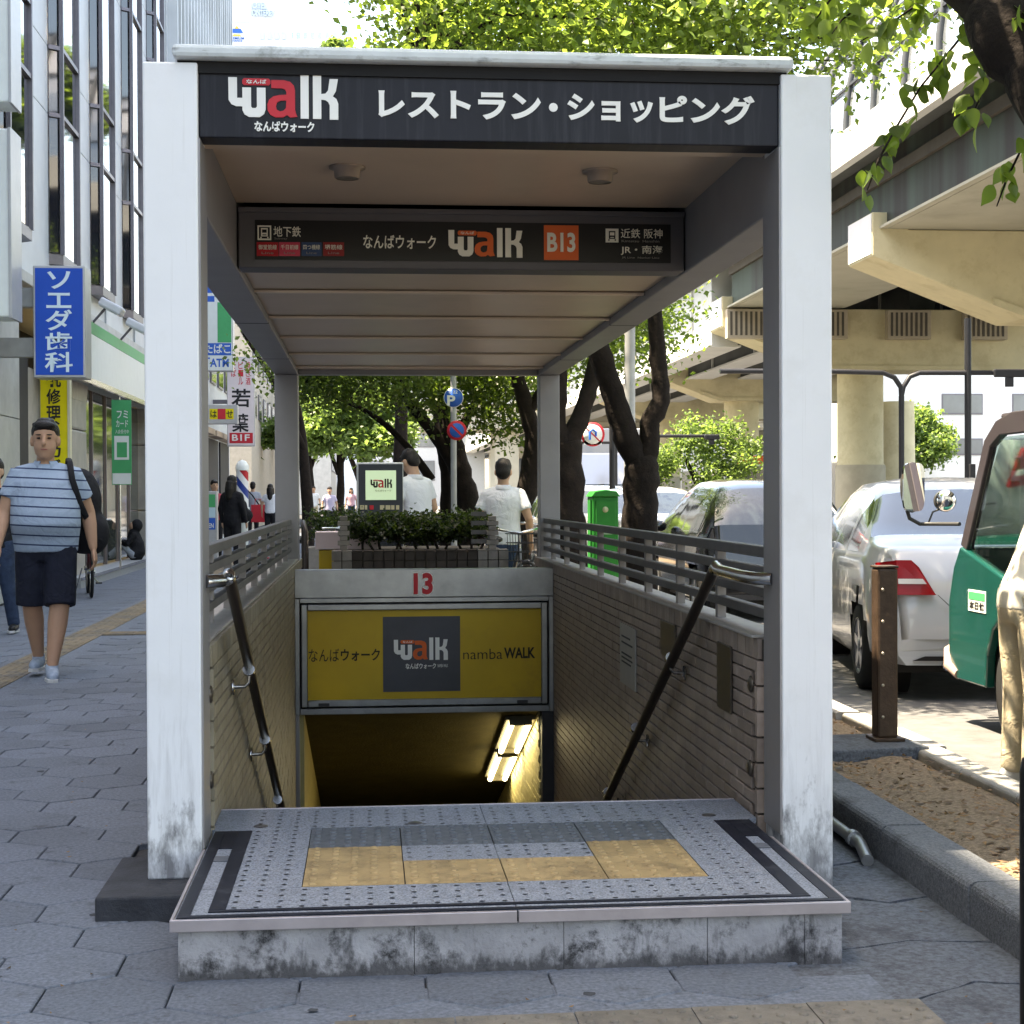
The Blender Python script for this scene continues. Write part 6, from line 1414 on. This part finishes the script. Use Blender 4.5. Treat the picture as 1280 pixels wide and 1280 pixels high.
M_khaki = fold_bump(mat('trousers_beige', (.50, .43, .31), .85, var=.08, scale=9)); M_blackc = fold_bump(mat('cloth_black', (.014, .014, .017), .85, var=.2, scale=12)); M_greyc = fold_bump(mat('cloth_grey', (.34, .37, .42), .85, var=.06))
M_shoe = mat('shoe_grey', (.30, .36, .45), .6, var=.2, scale=30); M_shoek = mat('shoe_black', (.015, .015, .016), .4, var=.1); M_sole = mat('sole_white', (.6, .6, .6), .6, var=.1)
# striped polo cloth: navy stripes woven into light blue-grey
M_polo = fold_bump(mat('polo_striped', (.30, .37, .47), .85, var=.05, scale=8))
N, L, bs = nodes_of(M_polo); tc = N.new('ShaderNodeTexCoord'); sp = N.new('ShaderNodeSeparateXYZ'); L.new(tc.outputs['Object'], sp.inputs[0])
tl_ = N.new('ShaderNodeMath'); tl_.operation = 'MULTIPLY_ADD'; L.new(sp.outputs[0], tl_.inputs[0]); tl_.inputs[1].default_value = .05; L.new(sp.outputs[2], tl_.inputs[2])
ml = N.new('ShaderNodeMath'); ml.operation = 'MULTIPLY'; ml.inputs[1].default_value = 1/.068; L.new(tl_.outputs[0], ml.inputs[0]); fr_ = N.new('ShaderNodeMath'); fr_.operation = 'FRACT'; L.new(ml.outputs[0], fr_.inputs[0])
rp = N.new('ShaderNodeValToRGB'); rp.color_ramp.interpolation = 'CONSTANT'; rp.color_ramp.elements[0].color = (.028, .045, .10, 1); rp.color_ramp.elements[1].position = .16; rp.color_ramp.elements[1].color = (.29, .36, .46, 1); L.new(fr_.outputs[0], rp.inputs[0]); L.new(rp.outputs[0], bs.inputs['Base Color'])

def person(label, loc, rz, H, top, bottom, shoe, hair_long=False, arms=None, legs=None, lean=0., head_turn=0., head_tilt=0., belly=0., shorts=False, sleeve='short', voxel=.012, skin=M_skin, group=None, skirt=False, fat=1., collar=False, hs=1.06):
    """faces -y in its own frame; +x is its left. arms/legs: dict of joint offsets"""
    p = thing('person', label, 'person', loc, rz, group); k = H/1.75
    V = lambda x, y, z: Vector((x*k, y*k, z*k))
    hipz, shz = .92, 1.43
    ly = lambda z: lean*(max(0, z-hipz))                 # forward lean moves towards -y
    sh = [V(s*.178, -ly(shz), shz-.045) for s in (-1, 1)]
    A = arms or {}
    def arm(s, i):
        e, w_ = A.get('lr'[(s+1)//2] if 0 else ('r' if s < 0 else 'l'), ((s*.26, .02, 1.13), (s*.27, -.06, .88)))
        return V(*e)+V(0, -lean*.2, 0), V(*w_)+V(0, -lean*.2, 0)
    Lg = legs or {}
    skin_pr = []; shirt_pr = []; pant_pr = []
    # head and neck
    hc = V(0, -.015-ly(1.62)-head_tilt*.05, 1.625-abs(head_tilt)*.02)
    Rh = Matrix.Rotation(head_turn, 3, 'Z')@Matrix.Rotation(head_tilt, 3, 'X')
    hp = lambda x, y, z: hc+Rh@(V(x, y, z)*hs)
    VV = V
    HV = lambda x, y, z: V(x, y, z)*hs
    skin_pr += [('e', hp(0, .012, .03), HV(.078, .096, .098), Rh), ('e', hp(0, -.018, -.035), HV(.066, .072, .088), Rh), ('e', hp(0, -.035, -.085), HV(.042, .045, .035), Rh),
                ('c', [hp(0, -.088, .02), hp(0, -.106, -.022)], [.011*k, .016*k]), ('e', hp(.078, .01, -.005), HV(.012, .022, .034), Rh), ('e', hp(-.078, .01, -.005), HV(.012, .022, .034), Rh),
                ('c', [V(0, .01-ly(1.42), 1.40), V(0, .005-ly(1.5), 1.50), hp(0, .012, -.06)], [.075*k, .060*k, .058*k])]
    f = fat
    # torso: stacked ellipses from hips to shoulders (the shirt repeats them a little wider)
    prof = [(.86, .160, .115, 0), (.95, .165, .120, .2), (1.05, .158, .115, .9), (1.14, .160, .115, .8), (1.25, .172, .118, .4), (1.34, .180, .114, .15), (1.40, .160, .098, .0), (1.44, .108, .078, 0), (1.465, .074, .064, 0)]
    def tor_k(g, z0, flare=0.):
        out = []
        for z, rx, ry, bf in prof:
            if z < z0-1e-6: continue
            ff = f if z < 1.4 else 1+(f-1)*.5
            out.append((V(0, -bf*belly*.55-ly(z)+.005, z), (rx*ff+bf*belly*.35)*k*g+flare*max(0, 1.1-z), (ry*ff+bf*belly*.55)*k*g+flare*max(0, 1.1-z)))
        return ('k', out)
    skin_pr.append(tor_k(.92, .86)); skin_pr += [('c', [S_, S_.lerp(V(0, -ly(1.44), 1.44), .55)], [.058*k, .058*k]) for S_ in sh]
    shirt_pr.append(tor_k(1.06, .86, .03)); shirt_pr += [('c', [S_, S_.lerp(V(0, -ly(1.435), 1.435), .6)], [.066*k, .064*k]) for S_ in sh]
    for s, i in ((-1, 0), (1, 1)):
        e, w_ = arm(s, i); S = sh[i]
        skin_pr.append(('c', [S, S.lerp(e, .5), e, e.lerp(w_, .35), w_], [.056*k*f, .050*k*f, .040*k*f, .040*k*f, .028*k]))
        if sleeve == 'short': c = S.lerp(e, .62); shirt_pr.append(('h', [S+(S-e)*.12, S.lerp(e, .35), c], [.058*k*f, .064*k*f, .066*k*f]))
        elif sleeve == 'long': shirt_pr.append(('c', [S, S.lerp(e, .5), e, w_], [.070*k, .064*k, .054*k, .042*k]))
        # hand: palm, four fingers of unequal length, thumb from the side
        d = (w_-e).normalized(); side = Vector((s, 0, 0)); fw_ = Vector((0, -1, 0)); fw_ = (fw_-d*fw_.dot(d)).normalized(); inn = d.cross(fw_).normalized()
        if inn.x*s > 0: inn = -inn
        pc = w_+d*.045*k; skin_pr.append(('c', [w_, pc, w_+d*.085*k], [.027*k, .034*k, .032*k], .62)); 
        for j, L_ in enumerate((.066, .076, .070, .054)):
            o0 = w_+d*.085*k+fw_*(.030-.020*j)*k; o1 = o0+d*L_*.5*k+inn*.008*k; o2 = o1+d*L_*.42*k+inn*.026*k
            skin_pr.append(('c', [o0-d*.02*k, o0, o1, o2], [.0095*k, .0095*k, .009*k, .0075*k]))
        o0 = w_+d*.03*k+fw_*.025*k; skin_pr.append(('c', [o0, o0+(d*.5+fw_*.6)*.05*k, o0+(d*.85+fw_*.45)*.085*k], [.013*k, .011*k, .009*k]))
        # legs
        hj = V(s*.092, 0, .90); kn, an = Lg.get('r' if s < 0 else 'l', ((s*.10, -.01, .49), (s*.10, .02, .085))); kn = V(*kn); an = V(*an)
        skin_pr.append(('c', [hj, hj.lerp(kn, .5), kn, kn.lerp(an, .3)+V(0, .012, 0), an], [.085*k*f, .075*k*f, .056*k*f, .056*k*f, .037*k]))
        toe = an+V(s*.02, -.15, -.05); skin_pr.append(('c', [an, an+V(0, .0, -.03)], [.034*k, .03*k]))
        if not skirt:
            if shorts: c = kn+V(0, 0, .0); pant_pr.append(('h', [hj+V(0, 0, .04), hj.lerp(kn, .5), kn+V(0, 0, -.005)], [.098*k*f, .094*k*f, .090*k*f]))
            else: pant_pr.append(('h', [hj+V(0, 0, .04), hj.lerp(kn, .5), kn, kn.lerp(an, .5), an+V(0, 0, -.02)], [.100*k*f, .092*k*f, .076*k*f, .068*k*f, .062*k*f]))
        # shoe
        sb = [('c', [an+V(0, .035, -.035), an+V(s*.008, -.05, -.045), toe+V(0, .02, -.002)], [.044*k, .046*k, .038*k]), ('c', [an+V(0, .015, .015), an+V(0, -.005, -.03)], [.043*k, .046*k])]
        remesh_blob('shoe', sb, .010, shoe, p, 2)
        z0 = -.0; MB().prism([(an.x+x*k*.95, an.y+y*k) for x, y in ((-.04, .06), (-.046, -.06), (-.036+s*.02, -.165), (s*.02, -.195), (.036+s*.02, -.165), (.046, -.06), (.04, .06))], lambda a, c, d: (a, c, d), an.z-.088*k, an.z-.066*k).build('sole', M_sole, p, local=True)
    body = remesh_blob('body', skin_pr, voxel*.8, skin, p, 3)
    if skirt: pant_pr += [('c', [V(0, 0, 1.0), V(0, .0, .75), V(0, .01, .52)], [.15*k, .19*k, .23*k], .8)]
    pant_pr += [('k', [(V(0, .01, .80), .150*f*k, .105*f*k), (V(0, .008, .86), .168*f*k, .125*f*k), (V(0, -belly*.1, .94), (.164*f+belly*.08)*k, (.116*f+belly*.1)*k), (V(0, .0, .98), (.145*f+belly*.05)*k, (.095*f+belly*.0)*k)])]
    remesh_blob('trousers' if not shorts else 'shorts', pant_pr, voxel, bottom, p, 3)
    remesh_blob('shirt', shirt_pr, voxel, top, p, 3)
    if collar:
        cb = MB(); c0 = V(0, .004-ly(1.46), 1.455); sg = 20; P_ = []
        for i in range(sg+1):
            t = -math.pi/2+.42+(2*math.pi-.84)*i/sg; cx_, sy_ = math.cos(t), math.sin(t); op = 1 if 2 < i < sg-2 else .86
            for rr_, zz_ in ((.070, .0), (.067, .034*op), (.074, .032*op), (.104, -.016), (.100, -.020)): P_.append(c0+V(rr_*cx_, rr_*.92*sy_, zz_))
        cb.add(P_, [(i*5+j, i*5+j+1, i*5+j+6, i*5+j+5) for i in range(sg) for j in range(4)], 0, True); cb.build('collar', top, p, local=True)
    # hair: cap over the back and top of the skull
    hr = [('e', hp(0, .022, .050), HV(.085, .098, .086), Rh), ('e', hp(0, .058, .0), HV(.076, .062, .085), Rh), ('e', hp(0, -.050, .088), HV(.064, .040, .030), Rh)]
    for q_ in range(22):
        a = rnd.uniform(0, 6.28); r_ = rnd.uniform(.2, .95); hr.append(('e', hp(.066*r_*math.cos(a), .02+.078*r_*math.sin(a), .062+.068*math.sqrt(max(0, 1-r_*r_*.9))), HV(.020, .024, .012), Rh))
    if hair_long: hr += [('c', [hp(0, .07, .0), hp(0, .095, -.12), hp(0, .10, -.28)], [.085*k, .09*k, .075*k]), ('c', [hp(.07, .03, .0), hp(.075, .04, -.18)], [.04*k, .035*k]), ('c', [hp(-.07, .03, .0), hp(-.075, .04, -.18)], [.04*k, .035*k])]
    remesh_blob('hair', hr, .009, M_hair, p, 2)
    for s in (-1, 1):
        MB().ell(hp(s*.031, -.083, .012), HV(.012, .008, .006), Rh, 10).build('eye', M_eye, p, local=True); MB().ell(hp(s*.032, -.086, .032), HV(.018, .007, .004), Rh, 10).build('eyebrow', M_hair, p, local=True)
    MB().ell(hp(0, -.083, -.055), HV(.022, .009, .005), Rh, 10).build('mouth', M_lip, p, local=True)
    return p, hp, V

# the walking man in the striped polo
mp_ = aZ(59, 846, 0)
man, hp_, V_ = person('man in striped polo shirt and navy shorts walking towards the entrance with backpack', (mp_.x, mp_.y, 0), R(6), 1.84, M_polo, M_navy_c, M_shoe,
    arms={'l': ((.275, .09, 1.13), (.31, .05, .88)), 'r': ((-.275, -.03, 1.13), (-.30, -.17, .91))}, legs={'l': ((.095, -.10, .50), (.05, -.20, .085)), 'r': ((-.10, .03, .50), (-.075, .20, .12))},
    belly=.10, shorts=True, voxel=.0105, skin=M_skin2, fat=1.2, collar=True, hs=1.14)
bpk = thing('backpack', 'large black backpack on the striped man\'s shoulder', 'backpack', (mp_.x, mp_.y, 0), R(6)); k_ = 1.84/1.75
remesh_blob('pack', [('e', Vector((.20, .26, 1.20))*k_, Vector((.17, .13, .26))), ('e', Vector((.24, .28, 1.0))*k_, Vector((.18, .15, .18))), ('e', Vector((.30, .24, .98))*k_, Vector((.12, .12, .16)))], .016, M_blackc, bpk, 4)
MB().tube([Vector(q)*k_ for q in ((.13, .14, 1.40), (.15, .04, 1.50), (.165, -.06, 1.475), (.185, -.13, 1.36), (.23, -.08, 1.2), (.27, .06, 1.08))], .022, 8, flat=.45).build('strap', M_blackc, bpk, local=True)
# man behind him, cut by the left edge
q2 = aZ(-5, 793, 0)
person('man in dark shirt and jeans behind the striped man at the left edge', (q2.x, q2.y, 0), R(-6), 1.66, M_blackc, M_jean, M_shoek, legs={'l': ((.10, .06, .50), (.13, .16, .10)), 'r': ((-.10, -.08, .5), (-.10, -.12, .085))}, voxel=.014)
# two men in white shirts seen from behind
YW = 17.2; pw = aY(524, 563, YW)
person('man in white short-sleeved shirt bending his head beside the lit sign', (pw.x, YW, 0), R(180+38), (pw.z)*1.005, M_shirtw, M_blackc, M_shoek, arms={'l': ((.25, -.05, 1.13), (.22, -.28, 1.02)), 'r': ((-.25, -.02, 1.13), (-.24, -.22, .98))}, lean=.16, head_tilt=.55, voxel=.012, collar=True)
YW2 = 15.6; pw = aY(629, 577, YW2)
person('man in white shirt and jeans walking away between hedge and right fence', (pw.x, YW2, 0), R(180-8), pw.z*1.01, M_shirtw, M_jean, M_shoek, arms={'l': ((.27, .0, 1.13), (.24, -.20, 1.0)), 'r': ((-.27, .04, 1.13), (-.28, -.08, .89))}, voxel=.012, head_tilt=.12, collar=True, fat=1.05)
# person by the van
pv = aZ(1284, 985, ZR)
person('person in beige trousers and pale shirt beside the green van at the right edge', (pv.x, pv.y, ZR), R(95), 1.68, mat('shirt_cream', (.66, .62, .54), .8, var=.05), M_khaki, M_sole, voxel=.013, lean=.42, arms={'r': ((-.26, -.12, 1.13), (-.22, -.34, 1.0)), 'l': ((.26, -.12, 1.13), (.22, -.34, 1.0))})
# background people near the shops
GP = 'pedestrians near the shops'
def far_person(label, u, v_head, Y, H, top, bottom, rz, **kw):
    q_ = aY(u, v_head, Y); return person(label, (q_.x, Y, 0), rz, H, top, bottom, M_shoek, voxel=.024, group=GP, **kw)
far_person('long-haired person in black with shoulder bag seen behind the left fence', 290, 600, 29, 1.66, M_blackc, M_blackc, R(150), hair_long=True, sleeve='long')
far_person('person in red top half hidden by the standing shop sign', 268, 605, 33, 1.62, mat('cloth_red', (.36, .06, .08), .8, var=.1), M_blackc, R(20))
far_person('man in light grey shirt with dark shoulder bag near the barber pole', 316, 608, 47, 1.7, M_greyc, M_blackc, R(180))
far_person('person with dark backpack beyond the left rear post', 338, 612, 45, 1.62, M_shirtw, M_blackc, R(175), hair_long=True)
far_person('person in white far away in the sunlit crossing', 392, 612, 66, 1.68, M_shirtw, M_khaki, R(0))
far_person('person in pale lilac top far away in the sunlit crossing', 412, 615, 52, 1.58, mat('cloth_lilac', (.5, .46, .6), .8, var=.05), M_blackc, R(10))
far_person('person in pink top far away in the sunlit crossing', 439, 611, 72, 1.63, mat('cloth_pink', (.6, .36, .42), .8, var=.05), M_jean, R(-10), hair_long=True)
sb_ = aY(316, 640, 46.7); bg_ = thing('shoulder_bag', 'dark shoulder bag carried by the man in light grey', 'bag', (sb_.x, 46.7, .9)); remesh_blob('bag', [('e', (.22, 0, .0), (.2, .1, .16))], .03, M_blackc, bg_); MB().tube([(.2, -.1, .12), (0, -.16, .42), (-.18, -.05, .6)], .02, 6).build('strap', M_blackc, bg_, local=True)
rb = aY(323, 640, 45.8); rg = thing('shopping_bag', 'red paper bag beside the pedestrians near the barber pole', 'bag', (rb.x, 45.8, .55)); MB().box(-.2, .2, -.08, .08, 0, .5).build('bag', M_red, rg, local=True); MB().tube([(-.1, 0, .5), (-.08, 0, .66), (.08, 0, .66), (.1, 0, .5)], .01, 6).build('handle', M_red, rg, local=True)
bb = aY(300, 630, 29.1); tb = thing('shoulder_bag', 'big black bag hanging from the long-haired person in black', 'bag', (bb.x, 29.1, .95)); remesh_blob('bag', [('e', (0, 0, .12), (.14, .1, .2)), ('e', (.04, 0, .0), (.2, .11, .14))], .02, M_blackc, tb); MB().tube([(-.02, 0, .28), (-.10, 0, .45), (-.16, 0, .5)], .02, 6).build('strap', M_blackc, tb, local=True)
# seated figure in the shop doorway
sq_ = aX(170, 680, FX+.22)
sp_ = thing('person', 'dark-clothed person sitting on the shop step behind the left post', 'person', (sq_.x, sq_.y, .157), R(-90))
remesh_blob('body', [('e', (0, .02, .62), (.095, .105, .12)), ('c', [(0, 0, .1), (0, -.02, .3), (0, -.04, .5)], [.17, .165, .10]), ('c', [(.1, 0, .1), (.12, -.3, .32), (.12, -.32, -.1)], [.09, .07, .05]), ('c', [(-.1, 0, .1), (-.12, -.3, .32), (-.12, -.32, -.1)], [.09, .07, .05]), ('c', [(.18, 0, .46), (.24, -.12, .3), (.1, -.28, .34)], [.06, .05, .04]), ('c', [(-.18, 0, .46), (-.24, -.12, .3), (-.1, -.28, .34)], [.06, .05, .04])], .02, M_blackc, sp_, 3)
remesh_blob('face', [('e', (0, -.05, .60), (.07, .07, .09))], .015, M_skin, sp_, 2); remesh_blob('trousers', [('c', [(.1, -.02, .1), (.12, -.31, .33), (.12, -.33, -.08)], [.095, .075, .06]), ('c', [(-.1, -.02, .1), (-.12, -.31, .33), (-.12, -.33, -.08)], [.095, .075, .06])], .02, M_greyc, sp_, 2)
# ================================================================== behind the stairs: planter, hedge, lit sign, bicycles, boxes
M_block = mat('planter_block', (.27, .245, .225), .8, var=.15, scale=10, bump=.3, bscale=60, rand=.15)
M_blockd = mat('planter_tile', (.06, .048, .042), .6, var=.2, scale=9, bump=.2, bscale=60, rand=.2)
YPl = 12.95
pl = thing('planter', 'tiled planter on the stair roof holding the clipped hedge', 'planter', (.4, YPl, .7))
x0 = aY(414, 700, YPl).x; x1 = aY(636, 700, YPl).x; zt = aY(500, 688, YPl).z
boxo('planter_core', x0+.02, x1-.02, YPl+.02, YPl+1.5, 0, zt-.012, M_mort, pl)
n = 17; dx = (x1-x0)/n
for k in range(n):
    m_ = M_block if (k < 2 or k >= n-3) else M_blockd
    for j in range(5): boxo('planter_tile', x0+dx*k+.004, x0+dx*(k+1)-.004, YPl-.002*rnd.random(), YPl+.019, zt-.01-.075*(j+1)+.004, zt-.01-.075*j-.001, m_, pl, .003)
    boxo('coping_tile', x0+dx*k+.004, x0+dx*(k+1)-.004, YPl-.003, YPl+.17, zt-.0095, zt+.002*rnd.random(), m_, pl, .003)
# toothed block piers and rails at both ends of the hedge
for i, (u0, u1, v0) in enumerate(((425, 434, 645), (611, 620, 645))):
    a = aY(u0, 690, YPl+.06); e = aY(u1, v0, YPl+.06); nb = 7; hz = (e.z-zt)/nb
    for j in range(nb):
        o = .018 if j % 2 else 0; boxo('pier_block', a.x-o, e.x+o, YPl+.03, YPl+.13, zt+hz*j+.002, zt+hz*(j+1)-.001, M_block, pl, .004)
a = aY(598, 690, YPl+.1)
for j in range(4): boxo('planter_rail', a.x-.06, aY(611, 690, YPl+.1).x-.02, YPl+.06, YPl+.1, zt+.05+.075*j, zt+.085+.075*j, M_slat, pl)
# hedge
M_hedge = leafmat('hedge_leaf', (.018, .036, .012), (.05, .09, .014)); M_hstem = mat('hedge_stem', (.03, .022, .017), .9, var=.3, bump=.4, bscale=60)
hd = thing('hedge', 'clipped dark green hedge with bare twisted stems in the planter', 'hedge', (.4, YPl+.4, zt))
ha = aY(440, 668, YPl+.45); hb = aY(608, 640, YPl+.45); zl = aY(500, 676, YPl+.45).z; zh = aY(500, 642, YPl+.45).z
bl_ = []
for k in range(9):
    x = ha.x+.08+(hb.x-ha.x-.16)*k/8; bl_.append((x, YPl+.5, (zl+zh)/2+rnd.uniform(-.01, .015), .13, .34, (zh-zl)*.42+rnd.uniform(-.01, .02), 26))
o, cs = leaf_cloud('foliage', bl_, .034, 41, M_hedge, hd, 46, .042); o['kind'] = 'stuff'
for k in range(12):
    x = ha.x+.06+(hb.x-ha.x-.1)*k/11+rnd.uniform(-.03, .03); y = YPl+.3+rnd.uniform(0, .3); b = MB()
    limb(b, [(x, y, zt-.02), (x+rnd.uniform(-.05, .05), y, zt+.07), (x+rnd.uniform(-.09, .09), y, zt+.15), (x+rnd.uniform(-.12, .12), y, zt+.27)], [.013, .011, .009, .006], 6); b.build('stem', M_hstem, hd)
    b = MB(); limb(b, [(x, y, zt+.06), (x+rnd.uniform(-.14, .14), y+.05, zt+.14), (x+rnd.uniform(-.2, .2), y+.05, zt+.24)], [.009, .007, .004], 5); b.build('stem', M_hstem, hd)
# second hedge clump behind
h2 = thing('hedge', 'second dark hedge behind, left of the lit sign', 'hedge', (-.4, 16, .0)); a = aY(405, 660, 16.2); leaf_cloud('foliage', [(a.x+.05*k*4, 16.3, .98+rnd.uniform(-.03, .05), .22, .4, .14, 22) for k in range(4)], .04, 42, M_hedge, h2, 44, .05)[0]['kind'] = 'stuff'; boxo('planter_base', a.x-.2, a.x+.85, 16.0, 16.6, 0, .78, M_block, h2)
for k in range(5):
    b = MB(); xx = a.x+.2*k; limb(b, [(xx, 16.3, .77), (xx+.03, 16.3, .88), (xx-.02, 16.3, 1.0)], [.014, .012, .008], 6); b.build('stem', M_hstem, h2)

# lit sign box
YL = 15.0
a = aY(446, 655, YL); e = aY(504, 578, YL)
ls = thing('lit_sign', 'standing dark sign box with a glowing pale word mark panel', 'sign', ((a.x+e.x)/2, YL, 0))
boxo('case', a.x, e.x, YL, YL+.14, 0, e.z, mat('case_white', (.6, .62, .62), .5, metal=.3, var=.05), ls, .008); boxo('front', a.x+.018, e.x-.006, YL-.008, YL-.0005, .4, e.z-.016, mat('front_slate', (.045, .052, .065), .4, var=.05), ls)
a = aY(457, 625, YL-.012); e = aY(495, 588, YL-.012)
gl_ = boxo('glowing_panel', a.x, e.x, YL-.013, YL-.0085, a.z, e.z, mat('panel_glow', (.42, .56, .42), .4, var=0, emit=(.60, .86, .62), estr=.085), ls)
wordmark(aY(463, 605, YL).x, aY(490, 605, YL).x, aY(470, 610, YL).z, aY(470, 598.5, YL).z, YL-.0135, M_dk, M_red, gl_, M_wsign); text_px('なんばウォーク', 469, 612, 489, 614.5, YL-.0135, M_dk, gl_, .0)
for k, (u0, u1) in enumerate(((450, 455), (456, 459), (462, 467), (475, 480.5), (482, 488), (489, 493), (495, 499))):
    aa = aY(u0, 637, YL-.01); ee = aY(u1, 631.5, YL-.01); boxo('small_pictogram', aa.x, ee.x, YL-.011, YL-.0085, aa.z, ee.z, M_cream if k != 2 else M_red, ls)

# bicycles
M_bframe = mat('bike_frame', (.30, .31, .33), .35, metal=.6, var=.1); M_bred = mat('bike_red', (.20, .02, .03), .35, var=.1)
def bicycle(label, loc, rz, fm, basket=True):
    b = thing('bicycle', label, 'bicycle', loc, rz, 'parked bicycles')
    r = .32
    for y in (-.52, .52):
        n = 28; pr = [(r+.022*math.cos(t), .022*math.sin(t)) for t in [2*math.pi*i/8 for i in range(9)]]
        w_ = MB().lathe((0, y, r+.022), pr, n, 'x').build('wheel', M_tyre, b, local=True); MB().lathe((0, y, r+.022), [(r-.02, -.012), (r-.02, .012), (r-.034, 0), (r-.02, -.012)], n, 'x').build('rim', M_chrome, w_, local=True)
        sp_ = MB()
        for k in range(14): t = 2*math.pi*k/14; sp_.tube([(0, y, r+.022), (0, y+math.cos(t)*(r-.02), r+.022+math.sin(t)*(r-.02))], .0022, 4, cap=False)
        sp_.build('spokes', M_chrome, w_, local=True); MB().lathe((0, y, r+.022), [(.001, -.05), (.03, -.05), (.03, .05), (.001, .05)], 12, 'x').build('hub', M_chrome, w_, local=True)
    f = MB(); P = dict(bb=(0, .05, .28), st=(0, .2, .72), ht=(0, -.36, .82), hb=(0, -.40, .62), ra=(0, .52, .342), fa=(0, -.52, .342))
    for a_, c_ in (('bb', 'st'), ('bb', 'hb'), ('hb', 'ht'), ('bb', 'ra'), ('st', 'ra'), ('hb', 'fa')): f.tube([P[a_], P[c_]], .017, 8)
    f.tube([P['ht'], (0, -.15, .5), P['bb']], .018, 8); f.build('frame', fm, b, local=True)
    MB().tube([(0, .2, .72), (0, .215, .86)], .013, 8).build('seat_post', M_chrome, b, local=True); MB().ell((0, .23, .89), (.09, .14, .04), seg=14).build('saddle', M_blackp, b, local=True)
    MB().tube([(-.27, -.12, 1.0), (-.22, -.28, 1.0), (0, -.36, .96), (.22, -.28, 1.0), (.27, -.12, 1.0)], .012, 8).build('handlebar', M_chrome, b, local=True); MB().tube([(0, -.36, .82), (0, -.36, .96)], .014, 8).build('stem', M_chrome, b, local=True)
    MB().tube([(0, .05, .28), (.12, .05, .16)], .01, 6).build('crank', M_chrome, b, local=True); MB().box(.08, .16, .02, .1, .15, .17).build('pedal', M_blackp, b, local=True)
    MB().tube([(-.08, .5, .34), (-.16, .62, .02)], .009, 6).build('kickstand', M_chrome, b, local=True)
    fd = MB()
    for y in (-.52, .52):
        Q = [(0, y+(r+.05)*math.cos(t), r+.022+(r+.05)*math.sin(t)) for t in [.2+.28*i for i in range(10)]]; fd.tube(Q, .018, 6, flat=.3)
    fd.build('mudguard', fm, b, local=True)
    if basket:
        k_ = MB()
        for z in (.72, .80, .88, .96):
            s = .15+.03*(z-.72)/.24
            for a_, c_ in (((-s, -.72), (s, -.72)), ((s, -.72), (s, -.44)), ((s, -.44), (-s, -.44)), ((-s, -.44), (-s, -.72))): k_.tube([(*a_, z), (*c_, z)], .004, 4, cap=False)
        for i in range(7):
            x = -.16+.32*i/6
            for y in (-.72, -.44): k_.tube([(x*.92, y, .72), (x, y, .96)], .003, 4, cap=False)
        for i in range(6):
            y = -.72+.28*i/5
            for x in (-.16, .16): k_.tube([(x*.92, y, .72), (x, y, .96)], .003, 4, cap=False); k_.tube([(-.15, y, .72), (.15, y, .72)], .003, 4, cap=False)
        k_.build('basket', mat('basket_wire', (.03, .03, .035), .4, metal=.5, var=.1), b, local=True)
    return b
q = aX(112, 720, FX+.75); bicycle('bicycle parked at the shop front behind the striped man', (q.x, q.y, 0), R(12), M_bred)
q = aY(646, 690, 14.4); bicycle('bicycle with wire basket behind the hedge by the man in jeans', (q.x-.12, 14.5, 0), R(20), M_bframe)
q = aY(674, 690, 16.6); bicycle('bicycle leaning behind the rear right post', (q.x+.05, 16.7, 0), R(165), M_bframe)
q = aY(400, 680, 15.6); bicycle('dark bicycle behind the pink box left of the hedge', (q.x, 15.0, .0), R(75), M_bred)
# pale pink and yellow boxes and small rail left of the planter
q0 = aY(394, 690, 13.6); q1 = aY(428, 664, 13.6)
bxp = thing('display_box', 'yellow fronted box with pale pink top behind the left rear post', 'box', ((q0.x+q1.x)/2, 13.6, 0)); boxo('yellow_front', q0.x+.03, q1.x+.25, 13.62, 13.9, .02, aY(400, 688, 13.6).z, M_yel, bxp, .005); boxo('pink_top', q0.x, q1.x+.3, 13.6, 13.95, aY(400, 687, 13.6).z, aY(400, 665, 13.6).z, mat('pale_pink', (.62, .50, .52), .5, var=.04), bxp, .006)
# back rail of the stairwell side
rl = thing('side_rail', 'thin dark rail beside the left rear post', 'rail', (-.46, 13.1, 0)); q0 = aY(383, 700, 13.3); MB().tube([(q0.x, 13.3, 0), (q0.x, 13.3, 1.0), (q0.x-.03, 13.5, 1.08), (q0.x-.06, 14.2, 1.06)], .02, 10).build('rail', M_rail, rl); MB().tube([(q0.x-.06, 14.2, 1.06), (q0.x-.06, 14.2, 0)], .02, 10).build('rail_leg', M_rail, rl)
